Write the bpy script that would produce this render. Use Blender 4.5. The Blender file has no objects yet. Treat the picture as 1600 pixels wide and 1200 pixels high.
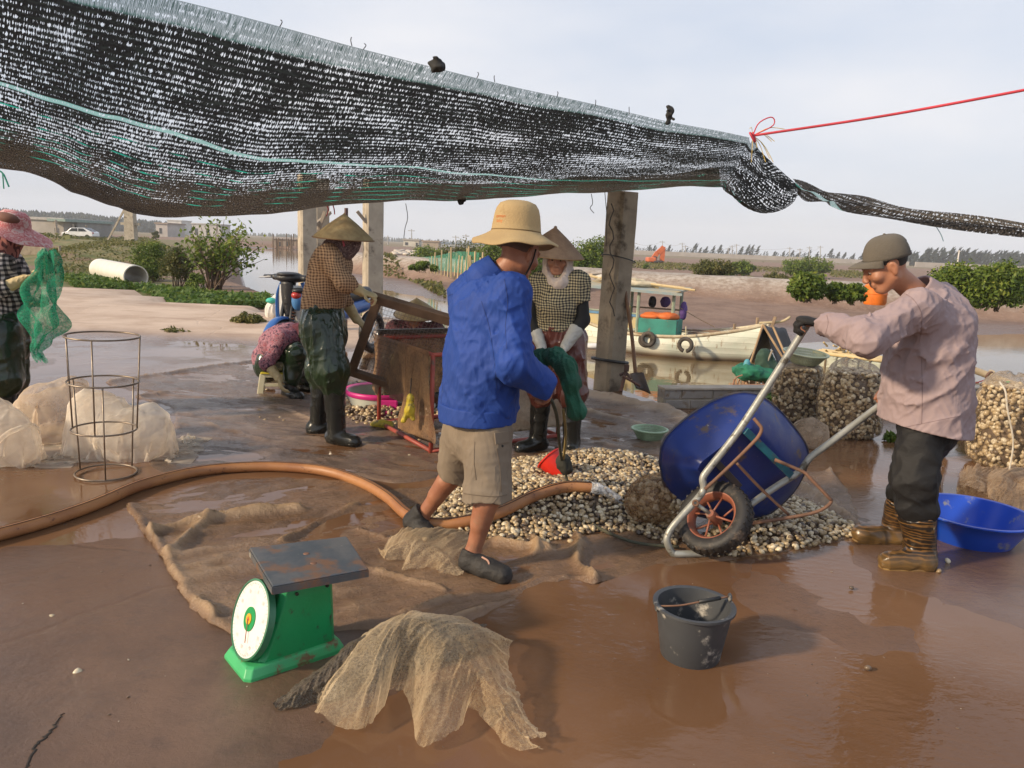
import bpy, math, random
import numpy as np
from mathutils import Vector, Matrix
random.seed(7); RNG = np.random.default_rng(7)
scene = bpy.context.scene
C = scene.collection
# ------------------------------------------------------------------ camera
FPX, CAMH = 1180.0, 1.45
PITCH, ROLL = math.radians(10.4), math.radians(2.4)
_fw = np.array([0, math.cos(PITCH), -math.sin(PITCH)]); _u0 = np.cross([1., 0, 0], _fw)
_cx = math.cos(ROLL)*np.array([1., 0, 0]) + math.sin(ROLL)*_u0
_cy = -math.sin(ROLL)*np.array([1., 0, 0]) + math.cos(ROLL)*_u0
cam_d = bpy.data.cameras.new('camera'); cam = bpy.data.objects.new('camera', cam_d); C.objects.link(cam)
cam_d.sensor_width = 36; cam_d.lens = FPX*36/1600; cam_d.clip_start = .05; cam_d.clip_end = 9000
cam.matrix_world = Matrix([[_cx[0], _cy[0], -_fw[0], 0], [_cx[1], _cy[1], -_fw[1], 0], [_cx[2], _cy[2], -_fw[2], CAMH], [0, 0, 0, 1]])
scene.camera = cam
# ------------------------------------------------------------------ light
SUN_EL = math.radians(25); SUN_AZ = (-.90, -.43)          # direction towards the sun, on the ground
_n = math.hypot(*SUN_AZ); SD = np.array([SUN_AZ[0]/_n*math.cos(SUN_EL), SUN_AZ[1]/_n*math.cos(SUN_EL), math.sin(SUN_EL)])
sl = bpy.data.lights.new('sun', 'SUN'); sl.energy = 3.8; sl.angle = math.radians(4); sl.color = (1, .81, .57)
so = bpy.data.objects.new('sun', sl); C.objects.link(so)
so.rotation_euler = Vector((-SD[0], -SD[1], -SD[2])).to_track_quat('-Z', 'Y').to_euler()
W = bpy.data.worlds.new('World'); scene.world = W; W.use_nodes = True
nt = W.node_tree; nt.nodes.clear()
def _n_(nt, t, **k):
    n = nt.nodes.new(t)
    for a, b in k.items(): setattr(n, a, b)
    return n
sky = _n_(nt, 'ShaderNodeTexSky', sky_type='NISHITA', sun_disc=False, sun_elevation=SUN_EL,
          sun_rotation=math.atan2(SUN_AZ[0], SUN_AZ[1]), air_density=1.3, dust_density=2.5, ozone_density=1.5)
tc = _n_(nt, 'ShaderNodeTexCoord'); mp = _n_(nt, 'ShaderNodeMapping'); mp.inputs['Scale'].default_value = (1, 1, 3.2)
nz = _n_(nt, 'ShaderNodeTexNoise'); nz.inputs['Scale'].default_value = 1.7; nz.inputs['Detail'].default_value = 5; nz.inputs['Roughness'].default_value = .5
cr = _n_(nt, 'ShaderNodeMapRange'); cr.inputs['From Min'].default_value = .3; cr.inputs['From Max'].default_value = .72; cr.inputs['To Min'].default_value = 0.72; cr.inputs['To Max'].default_value = .97
cr2 = _n_(nt, 'ShaderNodeValToRGB'); cr2.color_ramp.elements[0].position = .35; cr2.color_ramp.elements[1].position = .72
cr2.color_ramp.elements[0].color = (4.7, 5.45, 6.9, 1); cr2.color_ramp.elements[1].color = (6.7, 6.8, 7.2, 1)
mx = _n_(nt, 'ShaderNodeMix', data_type='RGBA'); bg = _n_(nt, 'ShaderNodeBackground'); bg.inputs['Strength'].default_value = .1
out = _n_(nt, 'ShaderNodeOutputWorld')
L = nt.links.new
L(tc.outputs['Generated'], mp.inputs[0]); L(mp.outputs[0], nz.inputs['Vector']); L(nz.outputs[0], cr.inputs[0]); L(nz.outputs[0], cr2.inputs[0])
L(cr.outputs[0], mx.inputs['Factor']); L(sky.outputs[0], mx.inputs['A']); L(cr2.outputs[0], mx.inputs['B']); L(mx.outputs['Result'], bg.inputs[0]); L(bg.outputs[0], out.inputs[0])
scene.view_settings.view_transform = 'Standard'; scene.view_settings.look = 'None'; scene.view_settings.exposure = .42; scene.view_settings.gamma = 1
scene.render.engine = 'CYCLES'
scene.cycles.transparent_max_bounces = 24; scene.cycles.max_bounces = 8; scene.cycles.volume_bounces = 2
# ------------------------------------------------------------------ helpers
def ray(px, py): return (px-800)/FPX*_cx - (py-600)/FPX*_cy + _fw
def g(px, py, z=0.):
    d = ray(px, py); return np.array([0, 0, CAMH]) + d*((z-CAMH)/d[2])
def at(px, py, Y):
    d = ray(px, py); return np.array([0, 0, CAMH]) + d*(Y/d[1])
def A(*p): return np.array(p, float)
def nrm(v): v = np.asarray(v, float); return v/np.linalg.norm(v)
def lerp(a, b, t): return a + (b-a)*t
def spline(P, n):
    """Catmull-Rom through P, n samples (any dimension)"""
    P = np.asarray(P, float); m = len(P); Q = np.vstack([2*P[0]-P[1], P, 2*P[-1]-P[-2]])
    t = np.linspace(0, m-1-1e-6, n); i = t.astype(int); f = (t-i)[:, None]
    p0, p1, p2, p3 = Q[i], Q[i+1], Q[i+2], Q[i+3]
    return .5*((2*p1) + (-p0+p2)*f + (2*p0-5*p1+4*p2-p3)*f**2 + (-p0+3*p1-3*p2+p3)*f**3)
_LAT = RNG.random((32, 32, 32)).astype(np.float32)
def vnoise(x, y, z):
    x, y, z = np.broadcast_arrays(np.asarray(x, np.float32), np.asarray(y, np.float32), np.asarray(z, np.float32))
    xi, yi, zi = np.floor(x).astype(int), np.floor(y).astype(int), np.floor(z).astype(int)
    fx, fy, fz = x-xi, y-yi, z-zi
    fx, fy, fz = fx*fx*(3-2*fx), fy*fy*(3-2*fy), fz*fz*(3-2*fz)
    r = 0
    for a in (0, 1):
        for b in (0, 1):
            for c in (0, 1):
                r = r + _LAT[(xi+a) & 31, (yi+b) & 31, (zi+c) & 31]*(fx if a else 1-fx)*(fy if b else 1-fy)*(fz if c else 1-fz)
    return r
def fbm(x, y, z=0, o=4):
    r = 0; a = .5; s = 1.
    for i in range(o): r = r + a*vnoise(x*s+17*i, y*s+5*i, np.asarray(z)*s+9*i); a *= .5; s *= 2.03
    return r
def ridged(x, y, z=0, o=3):
    r = 0; a = .5; s = 1.
    for i in range(o): r = r + a*(1-np.abs(2*vnoise(x*s+31*i, y*s+7*i, np.asarray(z)*s)-1)); a *= .5; s *= 2.1
    return r
def poly_sd(x, y, P):
    """signed distance (positive inside) to a polygon"""
    P = np.asarray(P, float); d = np.full(x.shape, 1e18); ins = np.zeros(x.shape, bool); n = len(P)
    for i in range(n):
        ax, ay = P[i]; bx, by = P[(i+1) % n]; ex, ey = bx-ax, by-ay
        t = np.clip(((x-ax)*ex+(y-ay)*ey)/(ex*ex+ey*ey+1e-12), 0, 1)
        d = np.minimum(d, (x-ax-t*ex)**2+(y-ay-t*ey)**2)
        c = ((ay > y) != (by > y)) & (x < ex*(y-ay)/(ey if ey else 1e-12)+ax); ins ^= c
    d = np.sqrt(d); return np.where(ins, d, -d)
def line_d(x, y, P):
    P = np.asarray(P, float); d = np.full(x.shape, 1e18)
    for i in range(len(P)-1):
        ax, ay = P[i][:2]; bx, by = P[i+1][:2]; ex, ey = bx-ax, by-ay
        t = np.clip(((x-ax)*ex+(y-ay)*ey)/(ex*ex+ey*ey+1e-12), 0, 1)
        d = np.minimum(d, (x-ax-t*ex)**2+(y-ay-t*ey)**2)
    return np.sqrt(d)
def sstep(a, b, x): t = np.clip((x-a)/(b-a), 0, 1); return t*t*(3-2*t)

def fmesh(name, V, F, smooth=True, attrs=None, uv=None):
    """fast mesh from numpy V (n,3) and F (list of equal- or mixed-size faces)"""
    me = bpy.data.meshes.new(name); V = np.asarray(V, np.float32)
    if isinstance(F, np.ndarray):
        k = F.shape[1]; nl = F.size; nf = len(F); lv = F.ravel().astype(np.int32); ls = np.arange(nf, dtype=np.int32)*k
    else:
        nf = len(F); ln = np.array([len(f) for f in F], np.int32); lv = np.array([i for f in F for i in f], np.int32); nl = len(lv)
        ls = np.concatenate([[0], np.cumsum(ln)[:-1]]).astype(np.int32) if nf else np.zeros(0, np.int32)
    me.vertices.add(len(V)); me.vertices.foreach_set('co', V.ravel())
    me.loops.add(nl); me.loops.foreach_set('vertex_index', lv)
    me.polygons.add(nf); me.polygons.foreach_set('loop_start', ls)
    me.polygons.foreach_set('use_smooth', np.full(nf, smooth))
    me.update(calc_edges=True); me.validate()
    if attrs:
        for k, v in attrs.items():
            a = me.attributes.new(k, 'FLOAT', 'POINT'); a.data.foreach_set('value', np.asarray(v, np.float32))
    if uv is not None:
        l = me.uv_layers.new(name='UVMap'); u = np.asarray(uv, np.float32)[np.array([x.vertex_index for x in me.loops])]
        l.data.foreach_set('uv', u.ravel())
    return me
class MB:
    def __init__(s): s.V = []; s.F = []
    def add(s, V, F):
        o = len(s.V); s.V += [tuple(v) for v in V]; s.F += [[i+o for i in f] for f in F]; return s
    def box(s, c, size, R=None, taper=1.):
        x, y, z = [k/2 for k in size]; P = []
        for k in (-1, 1):
            t = taper if k > 0 else 1
            for a, b in ((-1, -1), (1, -1), (1, 1), (-1, 1)): P.append((a*x*t, b*y*t, k*z))
        P = np.array(P)
        if R is not None: P = P @ np.asarray(R).T
        return s.add(P+np.asarray(c), [(3, 2, 1, 0), (4, 5, 6, 7), (0, 1, 5, 4), (1, 2, 6, 5), (2, 3, 7, 6), (3, 0, 4, 7)])
    def beam(s, a, b, w, h, up=(0, 0, 1)):
        a, b = np.asarray(a, float), np.asarray(b, float); d = nrm(b-a); r = np.cross(d, up)
        r = nrm(r) if np.linalg.norm(r) > 1e-4 else A(1, 0, 0); u = np.cross(r, d)
        return s.box((a+b)/2, (w, np.linalg.norm(b-a), h), np.stack([r, d, u], 1))
    def tube(s, P, r, n=8, closed=False, cap=True, sq=1.):
        P = [np.asarray(p, float) for p in P]; m = len(P); rr = list(r) if hasattr(r, '__len__') else [r]*m
        T = []
        for i in range(m):
            a = P[(i-1) % m] if (closed or i > 0) else P[i]; b = P[(i+1) % m] if (closed or i < m-1) else P[i]
            T.append(nrm(b-a) if np.linalg.norm(b-a) > 1e-9 else A(0, 0, 1))
        x = np.cross(T[0], (0, 0, 1)); x = nrm(x) if np.linalg.norm(x) > 1e-3 else A(1, 0, 0)
        V = []
        for i in range(m):
            x = nrm(x - T[i]*np.dot(x, T[i])); y = np.cross(T[i], x)
            for k in range(n):
                t = 2*math.pi*k/n; V.append(P[i]+rr[i]*(math.cos(t)*x+sq*math.sin(t)*y))
        F = []
        for i in range(m if closed else m-1):
            j = (i+1) % m
            for k in range(n): F.append((i*n+k, i*n+(k+1) % n, j*n+(k+1) % n, j*n+k))
        if cap and not closed: F.append(tuple(range(n-1, -1, -1))); F.append(tuple((m-1)*n+k for k in range(n)))
        return s.add(V, F)
    def lathe(s, prof, o=(0, 0, 0), n=32, R=None, wob=None):
        V = []
        for r, z in prof:
            for k in range(n):
                t = 2*math.pi*k/n; p = A(r*math.cos(t), r*math.sin(t), z)
                if wob: p = wob(p, t)
                V.append(p)
        V = np.array(V); V = V @ np.asarray(R).T if R is not None else V
        F = [(i*n+k, i*n+(k+1) % n, (i+1)*n+(k+1) % n, (i+1)*n+k) for i in range(len(prof)-1) for k in range(n)]
        return s.add(V+np.asarray(o), F)
    def ball(s, c, r, n=10, m=7, R=None, sc=(1, 1, 1)):
        V = [(0, 0, -1)]; F = []
        for i in range(1, m):
            a = -math.pi/2+math.pi*i/m
            for k in range(n): t = 2*math.pi*k/n; V.append((math.cos(a)*math.cos(t), math.cos(a)*math.sin(t), math.sin(a)))
        V.append((0, 0, 1)); V = np.array(V)*np.asarray(sc)*r
        if R is not None: V = V @ np.asarray(R).T
        for k in range(n): F.append((0, 1+(k+1) % n, 1+k)); F.append((len(V)-1, 1+(m-2)*n+k, 1+(m-2)*n+(k+1) % n))
        for i in range(m-2):
            for k in range(n): F.append((1+i*n+k, 1+i*n+(k+1) % n, 1+(i+1)*n+(k+1) % n, 1+(i+1)*n+k))
        return s.add(V+np.asarray(c), F)
    def torus(s, c, Rr, r, ax=(0, 0, 1), n=40, k=8, sc=1.):
        ax = nrm(ax); x = np.cross(ax, (0, 0, 1)); x = nrm(x) if np.linalg.norm(x) > 1e-3 else A(1, 0, 0); y = np.cross(ax, x)
        return s.tube([np.asarray(c)+Rr*(math.cos(2*math.pi*i/n)*x+sc*math.sin(2*math.pi*i/n)*y) for i in range(n)], r, k, closed=True)
    def prism(s, P, a, th):
        """planar polygon P (3d points) extruded by vector a*th"""
        P = np.array(P, float); n = len(P); Q = P+np.asarray(a)*th
        return s.add(np.vstack([P, Q]), [tuple(range(n-1, -1, -1)), tuple(range(n, 2*n))]+[(i, (i+1) % n, n+(i+1) % n, n+i) for i in range(n)])
def rootloc(p):
    l = np.zeros(3)
    while p is not None: l += np.array(p.location); p = p.parent
    return l
def obj(name, mb, mat, parent=None, smooth=False, bevel=0, attrs=None, uv=None, solid=0, angle=None):
    """one mesh object; vertices are given in world coordinates"""
    if isinstance(mb, MB): V, F = np.array(mb.V, float), mb.F
    else: V, F = mb
    off = rootloc(parent) if parent is not None else np.zeros(3)
    me = fmesh(name, np.asarray(V)-off, F, smooth, attrs, uv)
    o = bpy.data.objects.new(name, me); C.objects.link(o)
    if mat: me.materials.append(mat)
    if parent is not None: o.parent = parent
    if bevel:
        b = o.modifiers.new('bevel', 'BEVEL'); b.width = bevel; b.segments = 2; b.limit_method = 'ANGLE'
    if solid:
        b = o.modifiers.new('solid', 'SOLIDIFY'); b.thickness = solid; b.offset = 0
    if angle: me.set_sharp_from_angle(angle=math.radians(angle))
    return o
def tag(o, label=None, cat=None, group=None, kind=None):
    if label: o['label'] = label
    if cat: o['category'] = cat
    if group: o['group'] = group
    if kind: o['kind'] = kind
    return o
def thing(name, label, cat, loc=(0, 0, 0), group=None):
    o = bpy.data.objects.new(name, None); C.objects.link(o); o.location = [float(v) for v in loc]; o.empty_display_size = .1
    return tag(o, label, cat, group)
def dup(r, loc=None, rz=None, label=None, parent=None):
    c = r.copy(); C.objects.link(c)
    if parent: c.parent = parent
    if loc is not None: c.location = [float(v) for v in loc]
    if rz is not None: c.rotation_euler = (0, 0, rz)
    if label: c['label'] = label
    for ch in list(r.children): dup(ch, parent=c)
    return c
def rotz(a): c, s = math.cos(a), math.sin(a); return np.array([[c, -s, 0], [s, c, 0], [0, 0, 1.]])
def frame(z, x=(1, 0, 0)):
    z = nrm(z); y = nrm(np.cross(z, x)); x = np.cross(y, z); return np.stack([x, y, z], 1)
# ------------------------------------------------------------------ materials
def ramp(nt, stops, src):
    r = nt.nodes.new('ShaderNodeValToRGB'); e = r.color_ramp.elements
    while len(e) < len(stops): e.new(.5)
    for i, (p, c) in enumerate(stops): e[i].position = p; e[i].color = (*c, 1) if len(c) == 3 else c
    nt.links.new(src, r.inputs[0]); return r.outputs[0]
class M_:
    """small node builder"""
    def __init__(s, name):
        s.m = bpy.data.materials.new(name); s.m.use_nodes = True; s.nt = s.m.node_tree; s.b = s.nt.nodes['Principled BSDF']; s.o = s.nt.nodes['Material Output']
        s.tc = s.nt.nodes.new('ShaderNodeTexCoord')
    def n(s, t, **k):
        x = s.nt.nodes.new(t)
        for a, b in k.items(): setattr(x, a, b)
        return x
    def l(s, a, b): s.nt.links.new(a, b)
    def vec(s, sc=(1, 1, 1), src='Object', rot=(0, 0, 0)):
        m = s.n('ShaderNodeMapping'); m.inputs['Scale'].default_value = sc; m.inputs['Rotation'].default_value = rot; s.l(s.tc.outputs[src], m.inputs[0]); return m.outputs[0]
    def noise(s, scale, detail=4, rough=.55, v=None, dist=0):
        x = s.n('ShaderNodeTexNoise'); x.inputs['Scale'].default_value = scale; x.inputs['Detail'].default_value = detail; x.inputs['Roughness'].default_value = rough; x.inputs['Distortion'].default_value = dist
        s.l(v if v is not None else s.tc.outputs['Object'], x.inputs['Vector']); return x.outputs[0]
    def rng(s, v, a, b, c=0, d=1):
        x = s.n('ShaderNodeMapRange'); x.interpolation_type = 'SMOOTHSTEP'
        for k, q in zip(('From Min', 'From Max', 'To Min', 'To Max'), (a, b, c, d)): x.inputs[k].default_value = q
        s.l(v, x.inputs[0]); return x.outputs[0]
    def math(s, op, a, b=0., cl=False):
        x = s.n('ShaderNodeMath', operation=op, use_clamp=cl)
        for i, v in enumerate((a, b)):
            if isinstance(v, (int, float)): x.inputs[i].default_value = v
            else: s.l(v, x.inputs[i])
        return x.outputs[0]
    def mix(s, f, a, b):
        x = s.n('ShaderNodeMix', data_type='RGBA')
        for k, v in (('Factor', f), ('A', a), ('B', b)):
            if isinstance(v, (int, float)): x.inputs[k].default_value = v if k == 'Factor' else (v, v, v, 1)
            elif isinstance(v, tuple): x.inputs[k].default_value = (*v, 1)
            else: s.l(v, x.inputs[k])
        return x.outputs['Result']
    def attr(s, n): x = s.n('ShaderNodeAttribute', attribute_name=n); return x.outputs['Fac']
    def bump(s, h, st=.3, d=.01):
        x = s.n('ShaderNodeBump'); x.inputs['Strength'].default_value = st; x.inputs['Distance'].default_value = d; s.l(h, x.inputs['Height'])
        s.l(x.outputs[0], s.b.inputs['Normal']); return x
    def set(s, k, v):
        if isinstance(v, (int, float)): s.b.inputs[k].default_value = v
        elif isinstance(v, tuple): s.b.inputs[k].default_value = (*v, 1) if len(v) == 3 else v
        else: s.l(v, s.b.inputs[k])
        return s
    def alpha(s, fac):
        """see-through by an open weave: fac = how much is thread"""
        t = s.n('ShaderNodeBsdfTransparent'); x = s.n('ShaderNodeMixShader')
        if isinstance(fac, (int, float)): x.inputs[0].default_value = fac
        else: s.l(fac, x.inputs[0])
        s.l(t.outputs[0], x.inputs[1]); s.l(s.b.outputs[0], x.inputs[2]); s.l(x.outputs[0], s.o.inputs[0]); return s
def mat(name, c1, c2=None, sc=4, rough=.6, metal=0, bump=0, bsc=40, dirt=None, dsc=9, dth=(.52, .68), spec=.5, rvar=0, sss=0, coat=0, transl=0, wr=0):
    q = M_(name); n1 = q.noise(sc, 5)
    col = q.mix(q.rng(n1, .3, .7), c1, c2 or tuple(v*.72 for v in c1))
    if dirt: col = q.mix(q.rng(q.noise(dsc, 6, .65), *dth), col, dirt)
    q.set('Base Color', col).set('Metallic', metal).set('Specular IOR Level', spec)
    if rvar: q.set('Roughness', q.rng(q.noise(sc*2.3, 4), .3, .7, max(.02, rough-rvar), rough+rvar))
    else: q.set('Roughness', rough)
    if wr:
        cz = q.math('SUBTRACT', 1., q.math('POWER', q.math('ABSOLUTE', q.math('SUBTRACT', q.math('MULTIPLY', q.noise(9, 3, .5, q.vec((1, 1, .55), rot=(.2, .3, 0)), 1.2), 2.), 1.)), .6))
        q.bump(q.math('ADD', cz, q.math('MULTIPLY', q.noise(bsc*3, 3), .06)), wr, .014)
    elif bump: q.bump(q.noise(bsc, 4), bump, .01)
    if sss: q.set('Subsurface Weight', sss); q.b.inputs['Subsurface Radius'].default_value = (.012, .005, .003)
    if coat: q.set('Coat Weight', coat)
    if transl:
        t = q.n('ShaderNodeBsdfTranslucent'); x = q.n('ShaderNodeMixShader'); x.inputs[0].default_value = transl
        q.l(col, t.inputs[0]); q.l(q.b.outputs[0], x.inputs[1]); q.l(t.outputs[0], x.inputs[2]); q.l(x.outputs[0], q.o.inputs[0])
    return q.m
def leafmat(name, stops, transl=.3):
    q = M_(name); col = ramp(q.nt, stops, q.attr('cv')); q.set('Base Color', col).set('Roughness', .55).set('Specular IOR Level', .3)
    t = q.n('ShaderNodeBsdfTranslucent'); x = q.n('ShaderNodeMixShader'); x.inputs[0].default_value = transl
    q.l(col, t.inputs[0]); q.l(q.b.outputs[0], x.inputs[1]); q.l(t.outputs[0], x.inputs[2]); q.l(x.outputs[0], q.o.inputs[0]); return q.m
# ------------------------------------------------------------------ implicit surfaces (bodies, clothes, bags)
class SDF:
    def __init__(s): s.P = []; s.cuts = []
    def cap(s, a, b, ra, rb=None, k=.03, sub=False, cut=()): s.P.append(('c', A(*a), A(*b), ra, rb if rb is not None else ra, None, None, k, sub, cut)); return s
    def ecap(s, a, b, ra, rb, side, ratio, k=.03, cut=()):
        """capsule with an oval section: half-width ra..rb along side, ratio*that across"""
        a, b = A(*a), A(*b); ax = nrm(b-a); sd = nrm(np.asarray(side)-ax*np.dot(side, ax)); s.P.append(('e', a, b, ra, rb, (sd, np.cross(ax, sd), ax), ratio, k, False, cut)); return s
    def ell(s, c, rad, R=None, k=.03, sub=False, cut=()): s.P.append(('l', A(*c), None, A(*rad), None, np.eye(3) if R is None else np.asarray(R), None, k, sub, cut)); return s
    def mesh(s, res=.006, disp=None, amp=0.):
        lo = np.full(3, 1e9); hi = -lo; bb = []
        for p in s.P:
            if p[0] == 'l': r = p[3].max(); a, b = p[1]-r, p[1]+r
            else: r = max(p[3], p[4])*(1 if p[0] == 'c' else max(1, p[6])); a, b = np.minimum(p[1], p[2])-r, np.maximum(p[1], p[2])+r
            bb.append((a, b))
            if not p[8]: lo = np.minimum(lo, a); hi = np.maximum(hi, b)
        lo = lo-amp-3*res; hi = hi+amp+3*res; N = np.ceil((hi-lo)/res).astype(int)+1
        ax = [(lo[i]+res*np.arange(N[i])).astype(np.float32) for i in range(3)]
        D = np.full(N, .5, np.float32)
        for p, (a, b) in zip(s.P, bb):
            m = p[7]+3*res+amp
            i0 = np.clip(np.floor((a-m-lo)/res).astype(int), 0, N); i1 = np.clip(np.ceil((b+m-lo)/res).astype(int)+1, 0, N)
            if (i1 <= i0).any(): continue
            sl_ = tuple(slice(i0[q], i1[q]) for q in range(3))
            X = ax[0][sl_[0]][:, None, None]; Y = ax[1][sl_[1]][None, :, None]; Z = ax[2][sl_[2]][None, None, :]
            if p[0] == 'c':
                A_, B_ = p[1], p[2]; e = B_-A_; L2 = max(e@e, 1e-12)
                x, y, z = X-A_[0], Y-A_[1], Z-A_[2]; t = np.clip((x*e[0]+y*e[1]+z*e[2])/L2, 0, 1)
                d = np.sqrt((x-t*e[0])**2+(y-t*e[1])**2+(z-t*e[2])**2)-(p[3]+(p[4]-p[3])*t)
            elif p[0] == 'e':
                sd, dp, w = p[5]; Ln = np.linalg.norm(p[2]-p[1]); x, y, z = X-p[1][0], Y-p[1][1], Z-p[1][2]
                u = x*sd[0]+y*sd[1]+z*sd[2]; v = (x*dp[0]+y*dp[1]+z*dp[2])/p[6]; h = x*w[0]+y*w[1]+z*w[2]
                t = np.clip(h/Ln, 0, 1); d = (np.sqrt(u*u+v*v+(h-t*Ln)**2)-(p[3]+(p[4]-p[3])*t))*(.5+.5*min(1, p[6]))
            else:
                R = p[5]; x, y, z = X-p[1][0], Y-p[1][1], Z-p[1][2]; rd = p[3]
                u = (x*R[0, 0]+y*R[1, 0]+z*R[2, 0]); v = (x*R[0, 1]+y*R[1, 1]+z*R[2, 1]); w = (x*R[0, 2]+y*R[1, 2]+z*R[2, 2])
                k0 = np.sqrt((u/rd[0])**2+(v/rd[1])**2+(w/rd[2])**2); k1 = np.sqrt((u/rd[0]**2)**2+(v/rd[1]**2)**2+(w/rd[2]**2)**2)+1e-9
                d = k0*(k0-1)/k1
            for (c, n) in p[9]: n = nrm(n); d = np.maximum(d, (X-c[0])*n[0]+(Y-c[1])*n[1]+(Z-c[2])*n[2])
            d = d.astype(np.float32); E = D[sl_]; k = max(p[7], 1e-4)
            if p[8]: d = -d; h = np.clip(.5-.5*(d-E)/k*-1, 0, 1); h = np.clip(.5+.5*(d-E)/k, 0, 1); D[sl_] = E+(d-E)*h+k*h*(1-h)
            else: h = np.clip(.5+.5*(d-E)/k, 0, 1); D[sl_] = d+(E-d)*h-k*h*(1-h)
        if disp is not None:
            I = np.nonzero(np.abs(D) < amp+2*res); D[I] += disp(ax[0][I[0]], ax[1][I[1]], ax[2][I[2]]).astype(np.float32)
        for (c, n) in s.cuts:
            n = nrm(n); D = np.maximum(D, ((ax[0]-c[0])*n[0])[:, None, None]+((ax[1]-c[1])*n[1])[None, :, None]+((ax[2]-c[2])*n[2])[None, None, :])
        return snets(D, lo, res)
def snets(D, lo, res):
    S = D < 0; q = S.astype(np.uint8)
    n = q[:-1, :-1, :-1]+q[1:, :-1, :-1]+q[:-1, 1:, :-1]+q[1:, 1:, :-1]+q[:-1, :-1, 1:]+q[1:, :-1, 1:]+q[:-1, 1:, 1:]+q[1:, 1:, 1:]
    I = np.stack(np.nonzero((n > 0) & (n < 8)), 1); idx = np.full(n.shape, -1, np.int32); idx[I[:, 0], I[:, 1], I[:, 2]] = np.arange(len(I))
    P = np.zeros((len(I), 3)); cnt = np.zeros(len(I))
    for a in range(3):
        for b in range(4):
            o0 = [0, 0, 0]; o0[(a+1) % 3] = b & 1; o0[(a+2) % 3] = b >> 1; o1 = list(o0); o1[a] = 1
            d0 = D[I[:, 0]+o0[0], I[:, 1]+o0[1], I[:, 2]+o0[2]]; d1 = D[I[:, 0]+o1[0], I[:, 1]+o1[1], I[:, 2]+o1[2]]
            c = (d0 < 0) != (d1 < 0); t = np.where(c, d0/np.where(c, d0-d1, 1), 0); p = np.tile(np.array(o0, float), (len(I), 1)); p[:, a] = t
            P += p*c[:, None]; cnt += c
    V = (I+P/cnt[:, None])*res+lo; Q = []
    for a in range(3):
        s0 = [slice(None)]*3; s1 = [slice(None)]*3; s0[a] = slice(0, -1); s1[a] = slice(1, None); x = S[tuple(s0)]; y = S[tuple(s1)]
        for up in (True, False):
            E = np.stack(np.nonzero((x & ~y) if up else (~x & y)), 1); b, c = (a+1) % 3, (a+2) % 3
            E = E[(E[:, b] > 0) & (E[:, c] > 0)]; E = E[(E[:, b] < D.shape[b]-1) & (E[:, c] < D.shape[c]-1)]
            f = []
            for ob, oc in ((-1, -1), (0, -1), (0, 0), (-1, 0)): k = E.copy(); k[:, b] += ob; k[:, c] += oc; f.append(idx[k[:, 0], k[:, 1], k[:, 2]])
            f = np.stack(f, 1); Q.append(f if up else f[:, ::-1])
    return V, np.vstack(Q)
def folds(layers):
    """cloth folds: list of (direction along the fold, freq across, freq along, amplitude)"""
    def f(x, y, z):
        r = 0
        for i, (d, fa, fl, am) in enumerate(layers):
            d = nrm(d); s_ = np.cross(d, (0.3, .9, .2)); s_ = nrm(s_); t_ = np.cross(d, s_)
            u = (x*s_[0]+y*s_[1]+z*s_[2])*fa; v = (x*t_[0]+y*t_[1]+z*t_[2])*fa; w = (x*d[0]+y*d[1]+z*d[2])*fl
            wv = vnoise(u*.5+3*i, v*.5, w*.7+11)*1.2
            r = r-am*((1-np.abs(2*vnoise(u+wv+7*i, v+wv, w+3*i)-1))**2-.35)
        return r
    return f
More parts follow.
